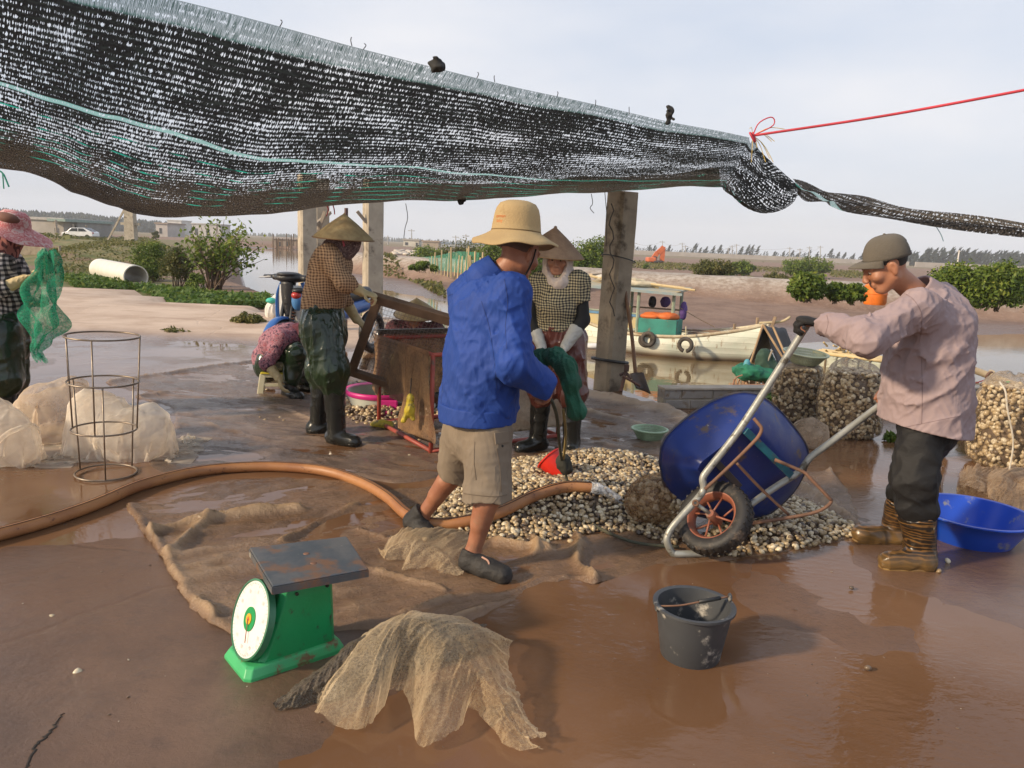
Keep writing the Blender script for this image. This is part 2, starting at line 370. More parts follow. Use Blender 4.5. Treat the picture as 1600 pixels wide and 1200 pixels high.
# ------------------------------------------------------------------ cloth simulation (position based)
def drape(P, nu, nv, col, steps=120, it=6, floor=.004, dt=.02, stretch=1., pins=(), rest=None, fric=.5, bend=.25, zfun=None, grip=0.):
    P = P.reshape(nu, nv, 3).astype(float); X = P.copy(); V = np.zeros_like(X); R0 = (rest if rest is not None else P).reshape(nu, nv, 3)
    cons = []
    for (du, dv, k) in ((1, 0, 1.), (0, 1, 1.), (1, 1, .5), (1, -1, .5), (2, 0, bend), (0, 2, bend)):
        for par in range(2 if max(du, abs(dv)) == 1 else 4):
            iu, iv = np.meshgrid(np.arange(nu), np.arange(nv), indexing='ij'); m = (iu+du < nu) & (iv+dv < nv) & (iv+dv >= 0)
            m &= ((iu % 2 == par) if du == 1 else (iu//2 % 2 == par % 2) if du == 2 else (iv % 2 == par) if dv == 1 else (iv//2 % 2 == par % 2))
            if par > 1: continue
            a = (iu[m], iv[m]); b = (iu[m]+du, iv[m]+dv); r = np.linalg.norm(R0[a]-R0[b], axis=1)*stretch; cons.append((a, b, r, k))
    pin = [(i, j, np.array(p)) for i, j, p in pins]
    for s_ in range(steps):
        V[..., 2] -= 9.8*dt; V *= .97; O = X.copy(); X = X+V*dt
        for _ in range(it):
            for a, b, r, k in cons:
                d = X[b]-X[a]; L_ = np.linalg.norm(d, axis=1)+1e-9; c = (d/L_[:, None])*((L_-r)*.5*k)[:, None]; X[a] += c; X[b] -= c
            for c_ in col:
                a_, b_, rad = c_; e = b_-a_; t = np.clip(((X-a_)@e)/(e@e+1e-12), 0, 1); q = a_+t[..., None]*e; d = X-q; L_ = np.linalg.norm(d, axis=-1)+1e-9
                h = L_ < rad; Pj = lerp(q+d/L_[..., None]*rad, O, grip); d2 = Pj-q; l2 = np.linalg.norm(d2, axis=-1)+1e-9; X = np.where(h[..., None], q+d2/l2[..., None]*np.maximum(rad, l2)[..., None], X)
            for i, j, p in pin: X[i, j] = p
        fl = floor if zfun is None else floor+zfun(X[..., 0], X[..., 1]); h = X[..., 2] < fl
        X[..., 2] = np.where(h, fl, X[..., 2]); X[..., :2] = np.where(h[..., None], O[..., :2]*fric+X[..., :2]*(1-fric), X[..., :2])
        V = (X-O)/dt; sp = np.linalg.norm(V, axis=-1, keepdims=True); V *= np.minimum(1, .75/(sp+1e-9))
    return X.reshape(-1, 3)
def gridF(nu, nv): i = np.arange(nu*nv).reshape(nu, nv); return np.stack([i[:-1, :-1], i[1:, :-1], i[1:, 1:], i[:-1, 1:]], -1).reshape(-1, 4)
def griduv(nu, nv, su=1, sv=1): u, v = np.meshgrid(np.linspace(0, su, nu), np.linspace(0, sv, nv), indexing='ij'); return np.stack([u, v], -1).reshape(-1, 2)
# ================================================================== SETTING
WATER_Z = -.7
NEAR = [(-900, -200), (400, -200), (400, 14), (30, 13.6), (9, 9.0), (5.3, 8.1), (1.66, 7.35), (1.4, 7.75), (.7, 9.3), (-.8, 11.4), (-2.2, 14.4), (-3.6, 16.6), (-6.2, 19.2), (-10, 26), (-16, 42), (-30, 80), (-52, 131), (-300, 140), (-900, 200)]
FARP = [(15.9, 23.6), (13.2, 22.3), (5.9, 17.6), (2.7, 14.6), (2.4, 13.1), (1.2, 13.4), (-.3, 20), (-2.6, 26.8), (-5.4, 31.2), (-8, 36), (-13, 50), (-20, 80), (-32, 124), (-60, 128), (-300, 130), (-3000, 300), (-3000, 6000), (3000, 6000), (3000, 60), (60, 30), (34, 27), (22, 25)]
DYKE = [(-60, 92), (-22, 66), (-8, 48), (-3, 42.5), (4, 36), (12, 32.5), (26, 30.5), (60, 31), (300, 40)]
EMB = [(-140, 62), (-60, 60), (-34, 56), (-24, 46), (-17, 34)]
def terrain(x, y):
    dn = poly_sd(x, y, NEAR); df = poly_sd(x, y, FARP); r = np.hypot(x, y)
    far_t = sstep(12, 40, r)
    zn = np.where(dn > 0, -.07+(.28*(fbm(x*.35, y*.35, 3)-.45)*far_t), -.07+np.maximum(dn, -1.6)*.8)
    de = line_d(x, y, EMB); zn = zn+.75*np.exp(-(de/3.2)**2)*(dn > 0)*sstep(0, 3, dn)
    dd = line_d(x, y, DYKE)
    behind = (y > np.interp(x, [p[0] for p in DYKE], [p[1] for p in DYKE]))
    zf = np.where(df > 0, -.73+.045*np.minimum(df, 10)+.05*(fbm(x*.8, y*.8, 1)-.45)*np.minimum(df, 1), -.73+np.maximum(df, -2)*.25)
    dy = 1-sstep(1.2, 3.6, dd)
    zf = np.where(df > 0, zf+(.5-zf+.12*(fbm(x*.5, y*.5, 7)-.4))*dy, zf)
    zf = np.where((df > 0) & behind & (dd > 3), np.maximum(zf, -.28+.28*sstep(60, 160, y)), zf)
    z = np.maximum(zn, zf)
    grass = np.where(dn > 0, sstep(16, 22, r)*sstep(.3, 3., dn), 0)
    grass = np.maximum(grass, (behind & (df > 0))*np.maximum(sstep(160, 190, y)*.55, (1-sstep(1, 7, dd))*.8))
    dyk = (1-sstep(1.6, 3.0, dd+1.2*(fbm(x*.6, y*.6, 4)-.45)))*(df > 0)*(x > -40)
    return z, grass, dyk
def build_terrain():
    a = np.concatenate([np.linspace(-180, -62, 40)[:-1], np.linspace(-62, 62, 420), np.linspace(62, 180, 40)[1:-1]])*math.pi/180
    r = np.concatenate([[0.3], np.geomspace(1, 10, 30), np.geomspace(10.3, 60, 190), np.geomspace(61, 1700, 80)])
    Rr, Aa = np.meshgrid(r, a, indexing='ij'); x = Rr*np.sin(Aa); y = Rr*np.cos(Aa); z, gr, dk = terrain(x, y)
    n, m = x.shape; i = np.arange(n*m).reshape(n, m); j = np.roll(i, -1, 1)
    F = np.stack([i[:-1], j[:-1], j[1:], i[1:]], -1).reshape(-1, 4)[:, ::-1]
    q = M_('mudflat'); no = q.noise(.9, 7, .65); n2 = q.noise(7, 5, .6)
    mud = q.mix(q.rng(no, .34, .66), (.17, .10, .066), (.25, .16, .112)); mud = q.mix(q.rng(n2, .5, .8), mud, (.30, .205, .15))
    gcol = q.mix(q.rng(q.noise(1.3, 6, .65), .35, .65), (.10, .115, .028), (.22, .17, .075)); gcol = q.mix(q.rng(q.noise(.35, 3), .5, .62), gcol, (.20, .125, .075))
    dcol = q.mix(q.rng(q.noise(3.5, 7, .7), .35, .65), (.26, .2, .15), (.46, .4, .34))
    c = q.mix(q.rng(q.math('ADD', q.attr('grass'), q.rng(q.noise(.6, 6, .7), .2, .8, -.35, .35)), .35, .65), mud, gcol); c = q.mix(q.attr('dyke'), c, dcol)
    z_ = q.n('ShaderNodeSeparateXYZ'); q.l(q.tc.outputs['Object'], z_.inputs[0])
    wet = q.rng(z_.outputs[2], -.68, -.5)
    q.set('Base Color', q.mix(wet, (.12, .065, .04), c)).set('Roughness', q.rng(wet, 0, 1, .25, .85)); q.bump(q.noise(5, 8, .7), .6, .08)
    tag(obj('mudflat', (np.stack([x, y, z], -1).reshape(-1, 3), F), q.m, smooth=True, attrs={'grass': gr.ravel(), 'dyke': dk.ravel()}), kind='structure')
build_terrain()
# river
q = M_('river_water'); q.set('Base Color', q.mix(q.rng(q.noise(.25, 3), .3, .7), (.155, .105, .05), (.19, .135, .07))).set('Roughness', .04).set('IOR', 1.33).set('Specular IOR Level', .5)
q.bump(q.noise(2.6, 3, .5, q.vec((1, 2.4, 1))), .035, .06)
tag(obj('river', MB().add([(-900, 6, WATER_Z), (900, 6, WATER_Z), (900, 700, WATER_Z), (-900, 700, WATER_Z)], [(0, 1, 2, 3)]), q.m), kind='structure')
# wet yard
PLAT = [(-16, -5), (16, -5), (16, 10.4), (9, 8.85), (5.3, 8.0), (1.6, 7.15), (1.35, 7.6), (.7, 9.1), (-.8, 11.2), (-2.1, 13.9), (-3.0, 14.4), (-4.6, 14.5), (-6.4, 15.0), (-8.2, 17.3), (-16, 18.6)]
def yard_h(x, y):
    h = .018*(fbm(x*.55, y*.55, 2, 3)-.44)+.015*(fbm(x*2.6, y*2.6, 8, 4)-.45)-.001
    for (px, py, r, am) in ((1150, 1120, .9, -.007), (900, 1150, .6, -.010), (1450, 1000, .9, -.001), (1230, 960, .5, .007), (1500, 920, .5, .006), (1040, 645, 1.2, -.03), (930, 600, 1.0, -.03), (60, 790, .6, -.016), (240, 735, .4, -.012), (1330, 720, .9, -.010), (1540, 690, .8, -.02), (330, 560, 1.2, -.012), (450, 790, .5, -.014),
                            (120, 1050, .9, .011), (60, 930, .6, .008), (250, 900, .5, .006), (420, 660, 1.2, .006)):
        c = g(px, py); h = h+am*np.exp(-((x-c[0])**2+(y-c[1])**2)/(r*r))
    dry = sstep(9.9, 10.9, y+.5*(fbm(x*.7, y*.7, 5)-.45)+.12*(x+4)*(x > -4))*sstep(-1.2, -2.4, x)
    h = h+dry*(.05+.05*sstep(11, 15, y))
    return h, dry
def build_yard():
    def axs(a, b, lo, hi, s): return np.concatenate([-np.geomspace(s, lo-a+s, 28)[::-1]+lo, np.arange(lo, hi, s), np.geomspace(s, b-hi+s, 28)+hi-s])
    xs = axs(-16, 16, -4.8, 4.8, .035); ys = axs(-5, 19, 1.6, 9.4, .035); x, y = np.meshgrid(xs, ys, indexing='ij')
    h, dry = yard_h(x, y); d = poly_sd(x, y, PLAT); h = np.where(d < .12, h-.5*sstep(.12, -.12, d), h)
    F = gridF(*x.shape); keep = d.ravel()[F].min(1) > -.25; F = F[keep]
    q = M_('wet_concrete'); n1 = q.noise(1.2, 6, .65); n2 = q.noise(9, 6, .7); n3 = q.noise(.35, 3)
    wet = q.mix(q.rng(n1, .32, .68), (.075, .046, .032), (.18, .108, .07)); wet = q.mix(q.rng(n3, .4, .6), wet, (.165, .088, .05)); wet = q.mix(q.rng(n2, .5, .8, 0, .55), wet, (.08, .052, .04))
    dryc = q.mix(q.rng(q.noise(1.1, 7, .7), .35, .65), (.43, .31, .225), (.56, .43, .33)); dryc = q.mix(q.rng(q.noise(.7, 5, .7, q.vec((.5, 2.5, 1))), .55, .7, 0, .6), dryc, (.3, .2, .14))
    da = q.attr('dry'); q.set('Base Color', q.mix(da, wet, dryc))
    q.set('Roughness', q.mix(da, q.rng(q.noise(3.3, 6, .7), .35, .7, .04, .22), .85)).set('Specular IOR Level', .5)
    cr_ = q.n('ShaderNodeTexVoronoi', feature='DISTANCE_TO_EDGE'); cr_.inputs['Scale'].default_value = .55; dv = q.n('ShaderNodeMix', data_type='VECTOR')
    vn = q.n('ShaderNodeTexNoise'); vn.inputs['Scale'].default_value = 3; q.l(q.tc.outputs['Object'], vn.inputs['Vector']); dv.inputs[0].default_value = .12; q.l(q.tc.outputs['Object'], dv.inputs['A']); q.l(vn.outputs[1], dv.inputs['B']); q.l(dv.outputs[1], cr_.inputs['Vector'])
    crk = q.rng(cr_.outputs[0], 0, .012); hh = q.math('ADD', q.math('MULTIPLY', crk, .5), q.math('MULTIPLY', q.noise(26, 9, .78), q.rng(n1, .3, .6, .35, 1.2)))
    q.bump(hh, .55, .010)
    tag(obj('yard_floor', (np.stack([x, y, h], -1).reshape(-1, 3), F), q.m, smooth=True, attrs={'dry': dry.ravel()}), kind='structure')
    cp_ = spline([g(x, y)[:2] for x, y in ((36, 1215), (48, 1192), (60, 1168), (76, 1152), (84, 1138), (100, 1120))], 40); ch = yard_h(cp_[:, 0], cp_[:, 1])[0]; wv_ = np.random.default_rng(5).normal(0, .004, (40, 2))
    tag(obj('floor_crack', MB().tube([A(p[0]+w_[0], p[1]+w_[1], z+.0005) for p, w_, z in zip(cp_, wv_, ch)], [.0045*math.sin(math.pi*(i+1)/41)**.5+.0006 for i in range(40)], 5, sq=.3), mat('crack_black', (.02, .014, .01), rough=.8)), kind='structure')
    # thin sheet of muddy water lying in the hollows of the yard
    q = M_('puddle_water'); n1 = q.noise(.8, 3, .5)
    q.set('Base Color', q.mix(q.rng(n1, .35, .65), (.135, .068, .033), (.195, .104, .056))).set('Roughness', .03).set('IOR', 1.34).set('Specular IOR Level', .5)
    rip = q.math('MULTIPLY', q.noise(16, 3, .5, q.vec((1, 1.9, 1), rot=(0, 0, .6))), q.rng(q.noise(1.1, 3), .40, .62)); rip = q.math('ADD', rip, q.math('MULTIPLY', q.noise(55, 3, .6, q.vec((1, 2.6, 1), rot=(0, 0, -.5))), q.rng(q.noise(1.7, 3), .5, .65, 0, .35))); q.bump(rip, .3, .012)
    P = [p for p in PLAT]; P = [(-6, -4), (12, -4), (12, 9.4), (9, 8.7), (5.3, 7.85), (1.6, 7.05), (1.3, 7.5), (.7, 8.95), (-.8, 11.0), (-1.6, 12.6), (-6, 12.0)]
    tag(obj('puddle_water', MB().add([(a, b, .0008) for a, b in P], [tuple(range(len(P)))]), q.m), kind='structure')
build_yard()
# ------------------------------------------------------------------ block wall along the yard edge
def build_wall():
    t = thing('block_wall', 'low wall of grey concrete blocks at the water edge behind the clam sacks', 'wall', (3.4, 7.4, 0))
    a, b = A(1.42, 6.93, 0), A(9.5, 8.85, 0); d = nrm(b-a); n_ = A(-d[1], d[0], 0); blk = MB(); mor = MB(); L_ = np.linalg.norm(b-a)
    mor.beam(a+A(0, 0, .075)+n_*.07, b+A(0, 0, .075)+n_*.07, .13, .19)
    for row in range(2):
        s = -.1 if row else -.25
        while s < L_:
            l = random.uniform(.24, .34); s0, s1 = max(s, 0), min(s+l-.014, L_)
            if s1-s0 > .06: blk.beam(a+d*s0+A(0, 0, .045+.092*row)+n_*.07, a+d*s1+A(0, 0, .045+.092*row)+n_*.07, .15+random.uniform(-.006, .006), .078+random.uniform(-.004, .003))
            s += l
    obj('mortar', mor, mat('mortar', (.42, .37, .3), (.3, .26, .2), 8, .9, bump=.4), t)
    obj('blocks', blk, mat('concrete_block', (.36, .34, .32), (.24, .22, .2), 3, .9, bump=.5, dirt=(.2, .14, .09)), t, bevel=.006)
    cap = MB().beam(a+A(0, 0, .19)+n_*.07, b+A(0, 0, .19)+n_*.07, .17, .022); obj('coping', cap, mat('coping_mortar', (.45, .4, .34), (.34, .29, .23), 6, .9, bump=.5), t, bevel=.004)
build_wall()
# ------------------------------------------------------------------ concrete posts
MCON = mat('post_concrete', (.46, .40, .31), (.34, .295, .23), 5, .9, bump=.5, bsc=60, dirt=(.16, .13, .1), dsc=4, dth=(.55, .7))
MCONB = mat('post_concrete_dark', (.36, .295, .21), (.26, .21, .15), 5, .9, bump=.6, bsc=50, dirt=(.1, .075, .05), dsc=3.2, dth=(.5, .66))
MWIRE = mat('black_wire', (.03, .028, .026), rough=.5)
def post(lx, ly, w, h, yaw, lab, m, lean=(0, 0), name='concrete_post'):
    t = thing(name, lab, 'post', (lx, ly, 0), 'concrete posts of the shelter'); R = rotz(yaw); b = MB(); N = 14; V = []; q = w/2; c = w*.12
    oct_ = [(-q+c, -q), (q-c, -q), (q, -q+c), (q, q-c), (q-c, q), (-q+c, q), (-q, q-c), (-q, -q+c)]
    for i in range(N+1):
        z = -.1+(h+.1)*i/N
        for (a, e) in oct_:
            j = 1+.035*(random.random()-.5); p = R @ A(a*j, e*j, 0); V.append((lx+p[0]+lean[0]*z, ly+p[1]+lean[1]*z, z))
    F = [(i*8+k, i*8+(k+1) % 8, (i+1)*8+(k+1) % 8, (i+1)*8+k) for i in range(N) for k in range(8)]+[tuple(N*8+k for k in range(8))]
    b.add(V, F); obj('column', b, m, t); return t
p1 = at(481, 470, 11.5); p2 = at(582, 470, 12.6); p3 = at(502, 470, 12.9); p0 = g(952, 612)
post(p1[0], p1[1], .24, 2.35, .5, 'pale concrete post left behind the woman in the tan checked shirt', MCON)
post(p2[0], p2[1], .29, 2.4, .45, 'pale cracked concrete post right behind the woman in the tan checked shirt', MCON)
post(p3[0], p3[1], .24, 2.4, .5, 'narrow concrete post half hidden behind a paler post and the straw hat', MCON)
tp = post(p0[0], p0[1]+.12, .245, 2.02, .62, 'stained leaning concrete post with a shovel propped against it', MCONB, (.012, 0))
obj('tie_wire', MB().torus((p0[0], p0[1]+.12, .31), .185, .018, (.1, .1, 1), 20, 6), MWIRE, tp); obj('tie_wire', MB().torus((p0[0]+.02, p0[1]+.12, 1.36), .178, .006, (.2, .1, 1), 20, 6), MWIRE, tp)
ck = MB(); pts = [at(955+4*math.sin(i*1.7)+.1*i, 318+i*11, p0[1]-.055) for i in range(17)]
ck.tube(pts, .006, 5); obj('crack', ck, mat('crack_dark', (.05, .04, .03)), tp)
# braces between the rear posts
MW = mat('grey_timber', (.34, .29, .23), (.22, .18, .14), 6, .85, bump=.4)
def brace(a, b, lab):
    o = obj('timber_brace', MB().beam(a, b, .05, .05), MW, bevel=.004); tag(o, lab, 'brace', 'timber braces between the posts')
brace(at(492, 352, 12.2), at(516, 330, 12.6)-A(0, 0, .02), 'short timber brace under the net left of the tan woman\'s straw hat')
brace(at(494, 372, 12.3), at(508, 330, 12.3), 'long slanting timber strut beside the post left of the straw hat')
brace(at(558, 330, 12.4), at(572, 347, 12.45), 'short slanting timber brace against the post right of the straw hat')
o = obj('steel_pole', MB().tube([at(540, 520, 12.2)*A(1, 1, 0), at(541, 325, 12.2)], .03, 8), mat('dark_steel', (.1, .05, .05), rough=.5)); tag(o, 'thin dark pole behind the straw hat of the tan checked woman', 'pole')
# ------------------------------------------------------------------ shovel, anchor
def build_shovel():
    top = at(977, 455, 7.75); sock = at(994, 590, 7.55); tip = at(1006, 612, 7.5)
    t = thing('shovel', 'old shovel with a long wooden handle and rusty blade propped on the post', 'shovel', (tip[0], tip[1], 0))
    obj('handle', MB().tube(spline([top, lerp(top, sock, .5)+A(.01, 0, 0), sock+A(0, 0, -.02)], 8), [.019]*8, 8), mat('shovel_wood', (.24, .13, .07), (.15, .08, .045), 5, .7, bump=.3), t, smooth=True)
    c = [at(983, 585, 7.5), at(1003, 583, 7.5), at(1015, 612, 7.46), at(1014, 618, 7.42), at(996, 606, 7.42)]
    b = MB(); n = 6; V = []
    P00, P10, P01, P11 = at(984, 584, 7.5), at(1005, 582, 7.5), at(994, 607, 7.42), at(1017, 616, 7.42)
    for i in range(n):
        for j in range(n):
            u, v = i/(n-1), j/(n-1); p = lerp(lerp(P00, P10, u), lerp(P01, P11, u), v); p[1] += .035*math.sin(math.pi*u); p[2] = max(p[2], .004); V.append(p)
    b.add(V, gridF(n, n).tolist()); obj('blade', b, mat('shovel_steel', (.07, .055, .05), (.12, .085, .06), 6, .55, bump=.4), t, smooth=True, solid=.006)
build_shovel()
def build_anchor():
    c = g(977, 605); t = thing('anchor', 'small rusty iron anchor lying at the foot of the stained post', 'anchor', c); m = mat('rusty_iron', (.09, .055, .045), (.16, .075, .05), 9, .8, bump=.5)
    b = MB(); b.tube([at(970, 612, 7.3), at(978, 580, 7.4)], .018, 7); b.tube(spline([at(985, 592, 7.35), at(978, 583, 7.4), at(968, 586, 7.4)], 8), .016, 7); b.tube([at(973, 588, 7.3), at(988, 596, 7.25), at(1000, 603, 7.3)], .013, 7)
    obj('shank', b, m, t); obj('fluke', MB().box(at(979, 575, 7.35), (.05, .02, .07)), m, t, bevel=.004)
build_anchor()
# ------------------------------------------------------------------ vegetation
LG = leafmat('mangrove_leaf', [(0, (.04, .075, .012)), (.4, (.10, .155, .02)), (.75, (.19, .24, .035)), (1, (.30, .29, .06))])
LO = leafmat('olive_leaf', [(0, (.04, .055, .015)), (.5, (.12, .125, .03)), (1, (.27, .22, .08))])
MBARK = mat('shrub_bark', (.17, .115, .075), (.09, .06, .04), 9, .85)
def leaves(cent, rad, n, size, up=.4, clump=None, flat=.9, rng=RNG):
    """n leaf faces spread through clumps inside an ellipsoid"""
    k = clump or max(6, n//70); u = rng.normal(size=(k, 3)); u /= np.linalg.norm(u, axis=1)[:, None]; u *= (rng.random((k, 1))**.33)*1.05
    u[:, 2] = np.where(u[:, 2] < 0, u[:, 2]*.95, u[:, 2]); dn = np.clip(-u[:, 2:], 0, 1); u[:, :2] *= 1+.35*dn; cc = u*np.asarray(rad)*.86; cs = (.28+.24*rng.random((k, 1)))*(min(rad)*.6+.4*max(rad)); tone = rng.normal(0, .13, k)
    w = rng.integers(0, k, n); p = rng.normal(size=(n, 3)); p /= np.linalg.norm(p, axis=1)[:, None]; p *= rng.random((n, 1))**.5*1.15
    P = np.asarray(cent)+cc[w]+p*cs[w]*A(1, 1, .85)
    nr = p*.8+rng.normal(size=(n, 3))*.6+A(0, 0, up); nr /= np.linalg.norm(nr, axis=1)[:, None]
    a = np.cross(nr, rng.normal(size=(n, 3))); a /= np.linalg.norm(a, axis=1)[:, None]; b = np.cross(nr, a)
    s = size*(.6+.8*rng.random((n, 1))); V = np.stack([P-a*s, P+b*s*.45, P+a*s, P-b*s*.45], 1).reshape(-1, 3)
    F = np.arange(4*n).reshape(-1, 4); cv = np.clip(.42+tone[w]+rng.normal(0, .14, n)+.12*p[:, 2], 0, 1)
    return V, F, np.repeat(cv, 4), np.asarray(cent)+cc
def shrub(base, rx, ry, h, n, size, lab, name='mangrove_shrub', cat='shrub', m=LG, group=None, stems=8, low=.04):
    t = thing(name, lab, cat, base, group); c = A(base[0], base[1], base[2]+h*(.5+low/2))
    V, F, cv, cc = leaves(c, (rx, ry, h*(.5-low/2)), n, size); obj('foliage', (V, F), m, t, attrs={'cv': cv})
    b = MB()
    for i in range(stems):
        e = cc[random.randrange(len(cc))]; s = A(base[0]+random.uniform(-.25, .25)*rx, base[1]+random.uniform(-.25, .25)*ry, base[2]-.05)
        mid = lerp(s, e, .5)+A(random.uniform(-.1, .1)*rx, 0, .05*h); b.tube(spline([s, mid, e], 5), [.035*h/2, .028*h/2, .02*h/2, .015*h/2, .008*h/2], 5)
    obj('stem', b, MBARK, t); return t
def tz(x, y): return float(terrain(np.array([x]), np.array([y]))[0][0])
def onland(px, py, z=-.3):
    p = g(px, py, z)
    for _ in range(4): p = g(px, py, tz(p[0], p[1]))
    return p
def bush_px(x0, x1, ytop, ybase, z, n, lab, **k):
    b = onland((x0+x1)/2, ybase, z); s = b[1]/FPX; rx = (x1-x0)/2*s; h = (ybase-ytop)*s*1.02
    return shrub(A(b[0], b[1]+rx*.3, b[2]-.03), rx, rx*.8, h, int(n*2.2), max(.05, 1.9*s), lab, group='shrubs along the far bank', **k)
bush_px(1085, 1150, 408, 430, .5, 2200, 'olive shrub on the dyke top behind the boat roof', m=LO)
bush_px(1104, 1146, 416, 457, .2, 2000, 'round green shrub hanging over the dyke edge right of the boat roof')
bush_px(1140, 1178, 408, 431, .5, 1500, 'small green shrub joined to the olive one on the dyke top')
bush_px(1158, 1178, 440, 452, .0, 500, 'tiny shrub on the dyke slope between two larger shrubs')
bush_px(1188, 1232, 427, 453, .1, 1700, 'low round shrub on the dyke slope, above the black tarp of the raft', m=LO)
bush_px(1228, 1300, 404, 434, .5, 2600, 'broad domed shrub on the dyke top, tallest of those left of the capped man')
bush_px(1234, 1292, 428, 468, -.2, 2600, 'dark leafy shrub low on the bank above the man\'s black glove')
bush_px(1290, 1325, 438, 470, -.2, 1500, 'bright green shrub at the water side left of the capped man\'s face')
bush_px(1318, 1352, 443, 472, -.2, 1500, 'bright green shrub just left of the orange drum')
bush_px(1000, 1012, 410, 420, .5, 250, 'tiny plant on the dyke top right of the leaning concrete post')
bush_px(1455, 1545, 415, 478, -.3, 4200, 'large mangrove directly behind the capped man\'s back')
bush_px(1520, 1600, 412, 482, -.3, 4200, 'large mangrove at the right edge behind the yard')
bush_px(1580, 1680, 420, 482, -.3, 3500, 'mangrove cut by the right edge of the photo')
# clump behind the checked woman
bush_px(892, 962, 370, 448, -.2, 3800, 'tall loose mangrove between the straw hat and the leaning post', low=.1)
bush_px(868, 925, 395, 450, -.3, 2800, 'dense mangrove behind the shoulder of the woman with the white scarf')
bush_px(800, 872, 392, 452, -.3, 2400, 'bright mangrove between the two men\'s and women\'s hats above the mud')
bush_px(735, 830, 374, 440, .0, 3200, 'green mangrove above the blue jacket\'s collar')
bush_px(682, 765, 380, 428, .1, 3000, 'green mangrove behind the green bamboo fence', m=LO)
bush_px(636, 706, 388, 416, .1, 1800, 'low shrub behind the bamboo fence near the sandbags')
bush_px(640, 682, 408, 423, -.1, 700, 'small shrub on the mud before the bamboo fence')
# left shrub by the river and its neighbours
def open_shrub():
    b = onland(335, 452, 0.); t = thing('riverside_bush', 'tall open bush with many thin bare stems beside the river', 'bush', b); s = b[1]/FPX; br = MB(); VV = []; cvv = []
    for i in range(46):
        a = random.uniform(0, 6.28); sp = random.random()**.7; lean = A(math.cos(a)*sp*1.25+.25, math.sin(a)*sp*.9, 0); h = random.uniform(1.0, 2.15)*(1-.25*sp)
        s0 = b+A(random.gauss(0, .1), random.gauss(0, .1), -.05); p = spline([s0, s0+lean*.35+A(0, 0, h*.5), s0+lean+A(0, 0, h)], 7); br.tube(p, np.linspace(.022, .006, 7), 5)
        m_ = random.randint(18, 46); q_ = p[3]+(p[6]-p[3])*RNG.random((m_, 1))*1.08+RNG.normal(0, .13, (m_, 3)); VV.append(q_)
    P = np.vstack(VV); n = len(P); nr = RNG.normal(size=(n, 3))+A(0, -.2, .8); nr /= np.linalg.norm(nr, axis=1)[:, None]; a = np.cross(nr, RNG.normal(size=(n, 3))); a /= np.linalg.norm(a, axis=1)[:, None]; e = np.cross(nr, a); sz = .05+.04*RNG.random((n, 1))
    V = np.stack([P-a*sz, P+e*sz*.5, P+a*sz, P-e*sz*.5], 1).reshape(-1, 3)
    obj('stem', br, MBARK, t, smooth=True); obj('foliage', (V, np.arange(4*n).reshape(-1, 4)), LG, t, attrs={'cv': np.repeat(np.clip(RNG.normal(.5, .2, n), 0, 1), 4)})
open_shrub()
def bush_l(x0, x1, yt, yb, n, lab, **k):
    b = onland((x0+x1)/2, yb, 0.); s = b[1]/FPX; rx = (x1-x0)/2*s
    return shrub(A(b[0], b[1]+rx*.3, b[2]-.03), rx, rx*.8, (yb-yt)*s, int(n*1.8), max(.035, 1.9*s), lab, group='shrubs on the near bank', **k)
bush_l(205, 262, 375, 440, 3000, 'dense shrub on the grassy bank left of the open riverside bush')
bush_l(250, 300, 385, 448, 2400, 'olive shrub between the dense shrub and the bare stems', m=LO)
bush_l(238, 250, 358, 376, 260, 'small pale plant below the far concrete pylon', m=LO)
bush_l(290, 318, 425, 456, 900, 'bright leafy plant at the foot of the bare stems')
bush_l(360, 413, 488, 516, 1100, 'low spreading plant growing on the dry concrete left of the scooter', m=LO, low=.1)
bush_l(275, 302, 477, 490, 420, 'small bright plant at the edge of the dry concrete slab', low=.1)
bush_l(195, 245, 415, 438, 1300, 'tuft of fresh green grass behind the white pipe', low=.05)
def weeds_px(name, pts, n, lab_z, m, h=.12, size=.05):
    """ground cover inside a pixel polygon on the bank: one uncountable mass"""
    P = np.array([onland(x, y, 0)[:2] for x, y in pts]); lo, hi = P.min(0), P.max(0); q_ = lo+(hi-lo)*RNG.random((n*4, 2)); q_ = q_[poly_sd(q_[:, 0], q_[:, 1], P) > 0][:n]; n = len(q_)
    z = terrain(q_[:, 0], q_[:, 1])[0]; hh = h*(.4+1.2*fbm(q_[:, 0]*1.7, q_[:, 1]*1.7)); c = np.stack([q_[:, 0], q_[:, 1], z+hh*RNG.random(n)+.02], 1)
    nr = RNG.normal(size=(n, 3))*.7+A(0, -.2, .8); nr /= np.linalg.norm(nr, axis=1)[:, None]; a = np.cross(nr, RNG.normal(size=(n, 3))); a /= np.linalg.norm(a, axis=1)[:, None]; b = np.cross(nr, a); s = size*(.5+RNG.random((n, 1)))
    V = np.stack([c-a*s, c+b*s*.5, c+a*s, c-b*s*.5], 1).reshape(-1, 3); cv = np.clip(RNG.normal(.55, .16, n)+.5*(fbm(q_[:, 0]*.9, q_[:, 1]*.9, 3)-.45), 0, 1)
    tag(obj(name, (V, np.arange(4*n).reshape(-1, 4)), m, attrs={'cv': np.repeat(cv, 4)}), kind='stuff')
LGr = leafmat('weed_leaf', [(0, (.03, .06, .012)), (.5, (.08, .15, .02)), (1, (.2, .24, .05))])
weeds_px('weeds', [(95, 437), (135, 437), (215, 452), (300, 462), (420, 468), (440, 484), (270, 484), (240, 466), (215, 456), (120, 452)], 9000, 0, LGr, .16, .06)
weeds_px('weeds', [(70, 392), (200, 392), (250, 415), (240, 445), (190, 425), (130, 434), (60, 425)], 4200, 0, LO, .12, .06)
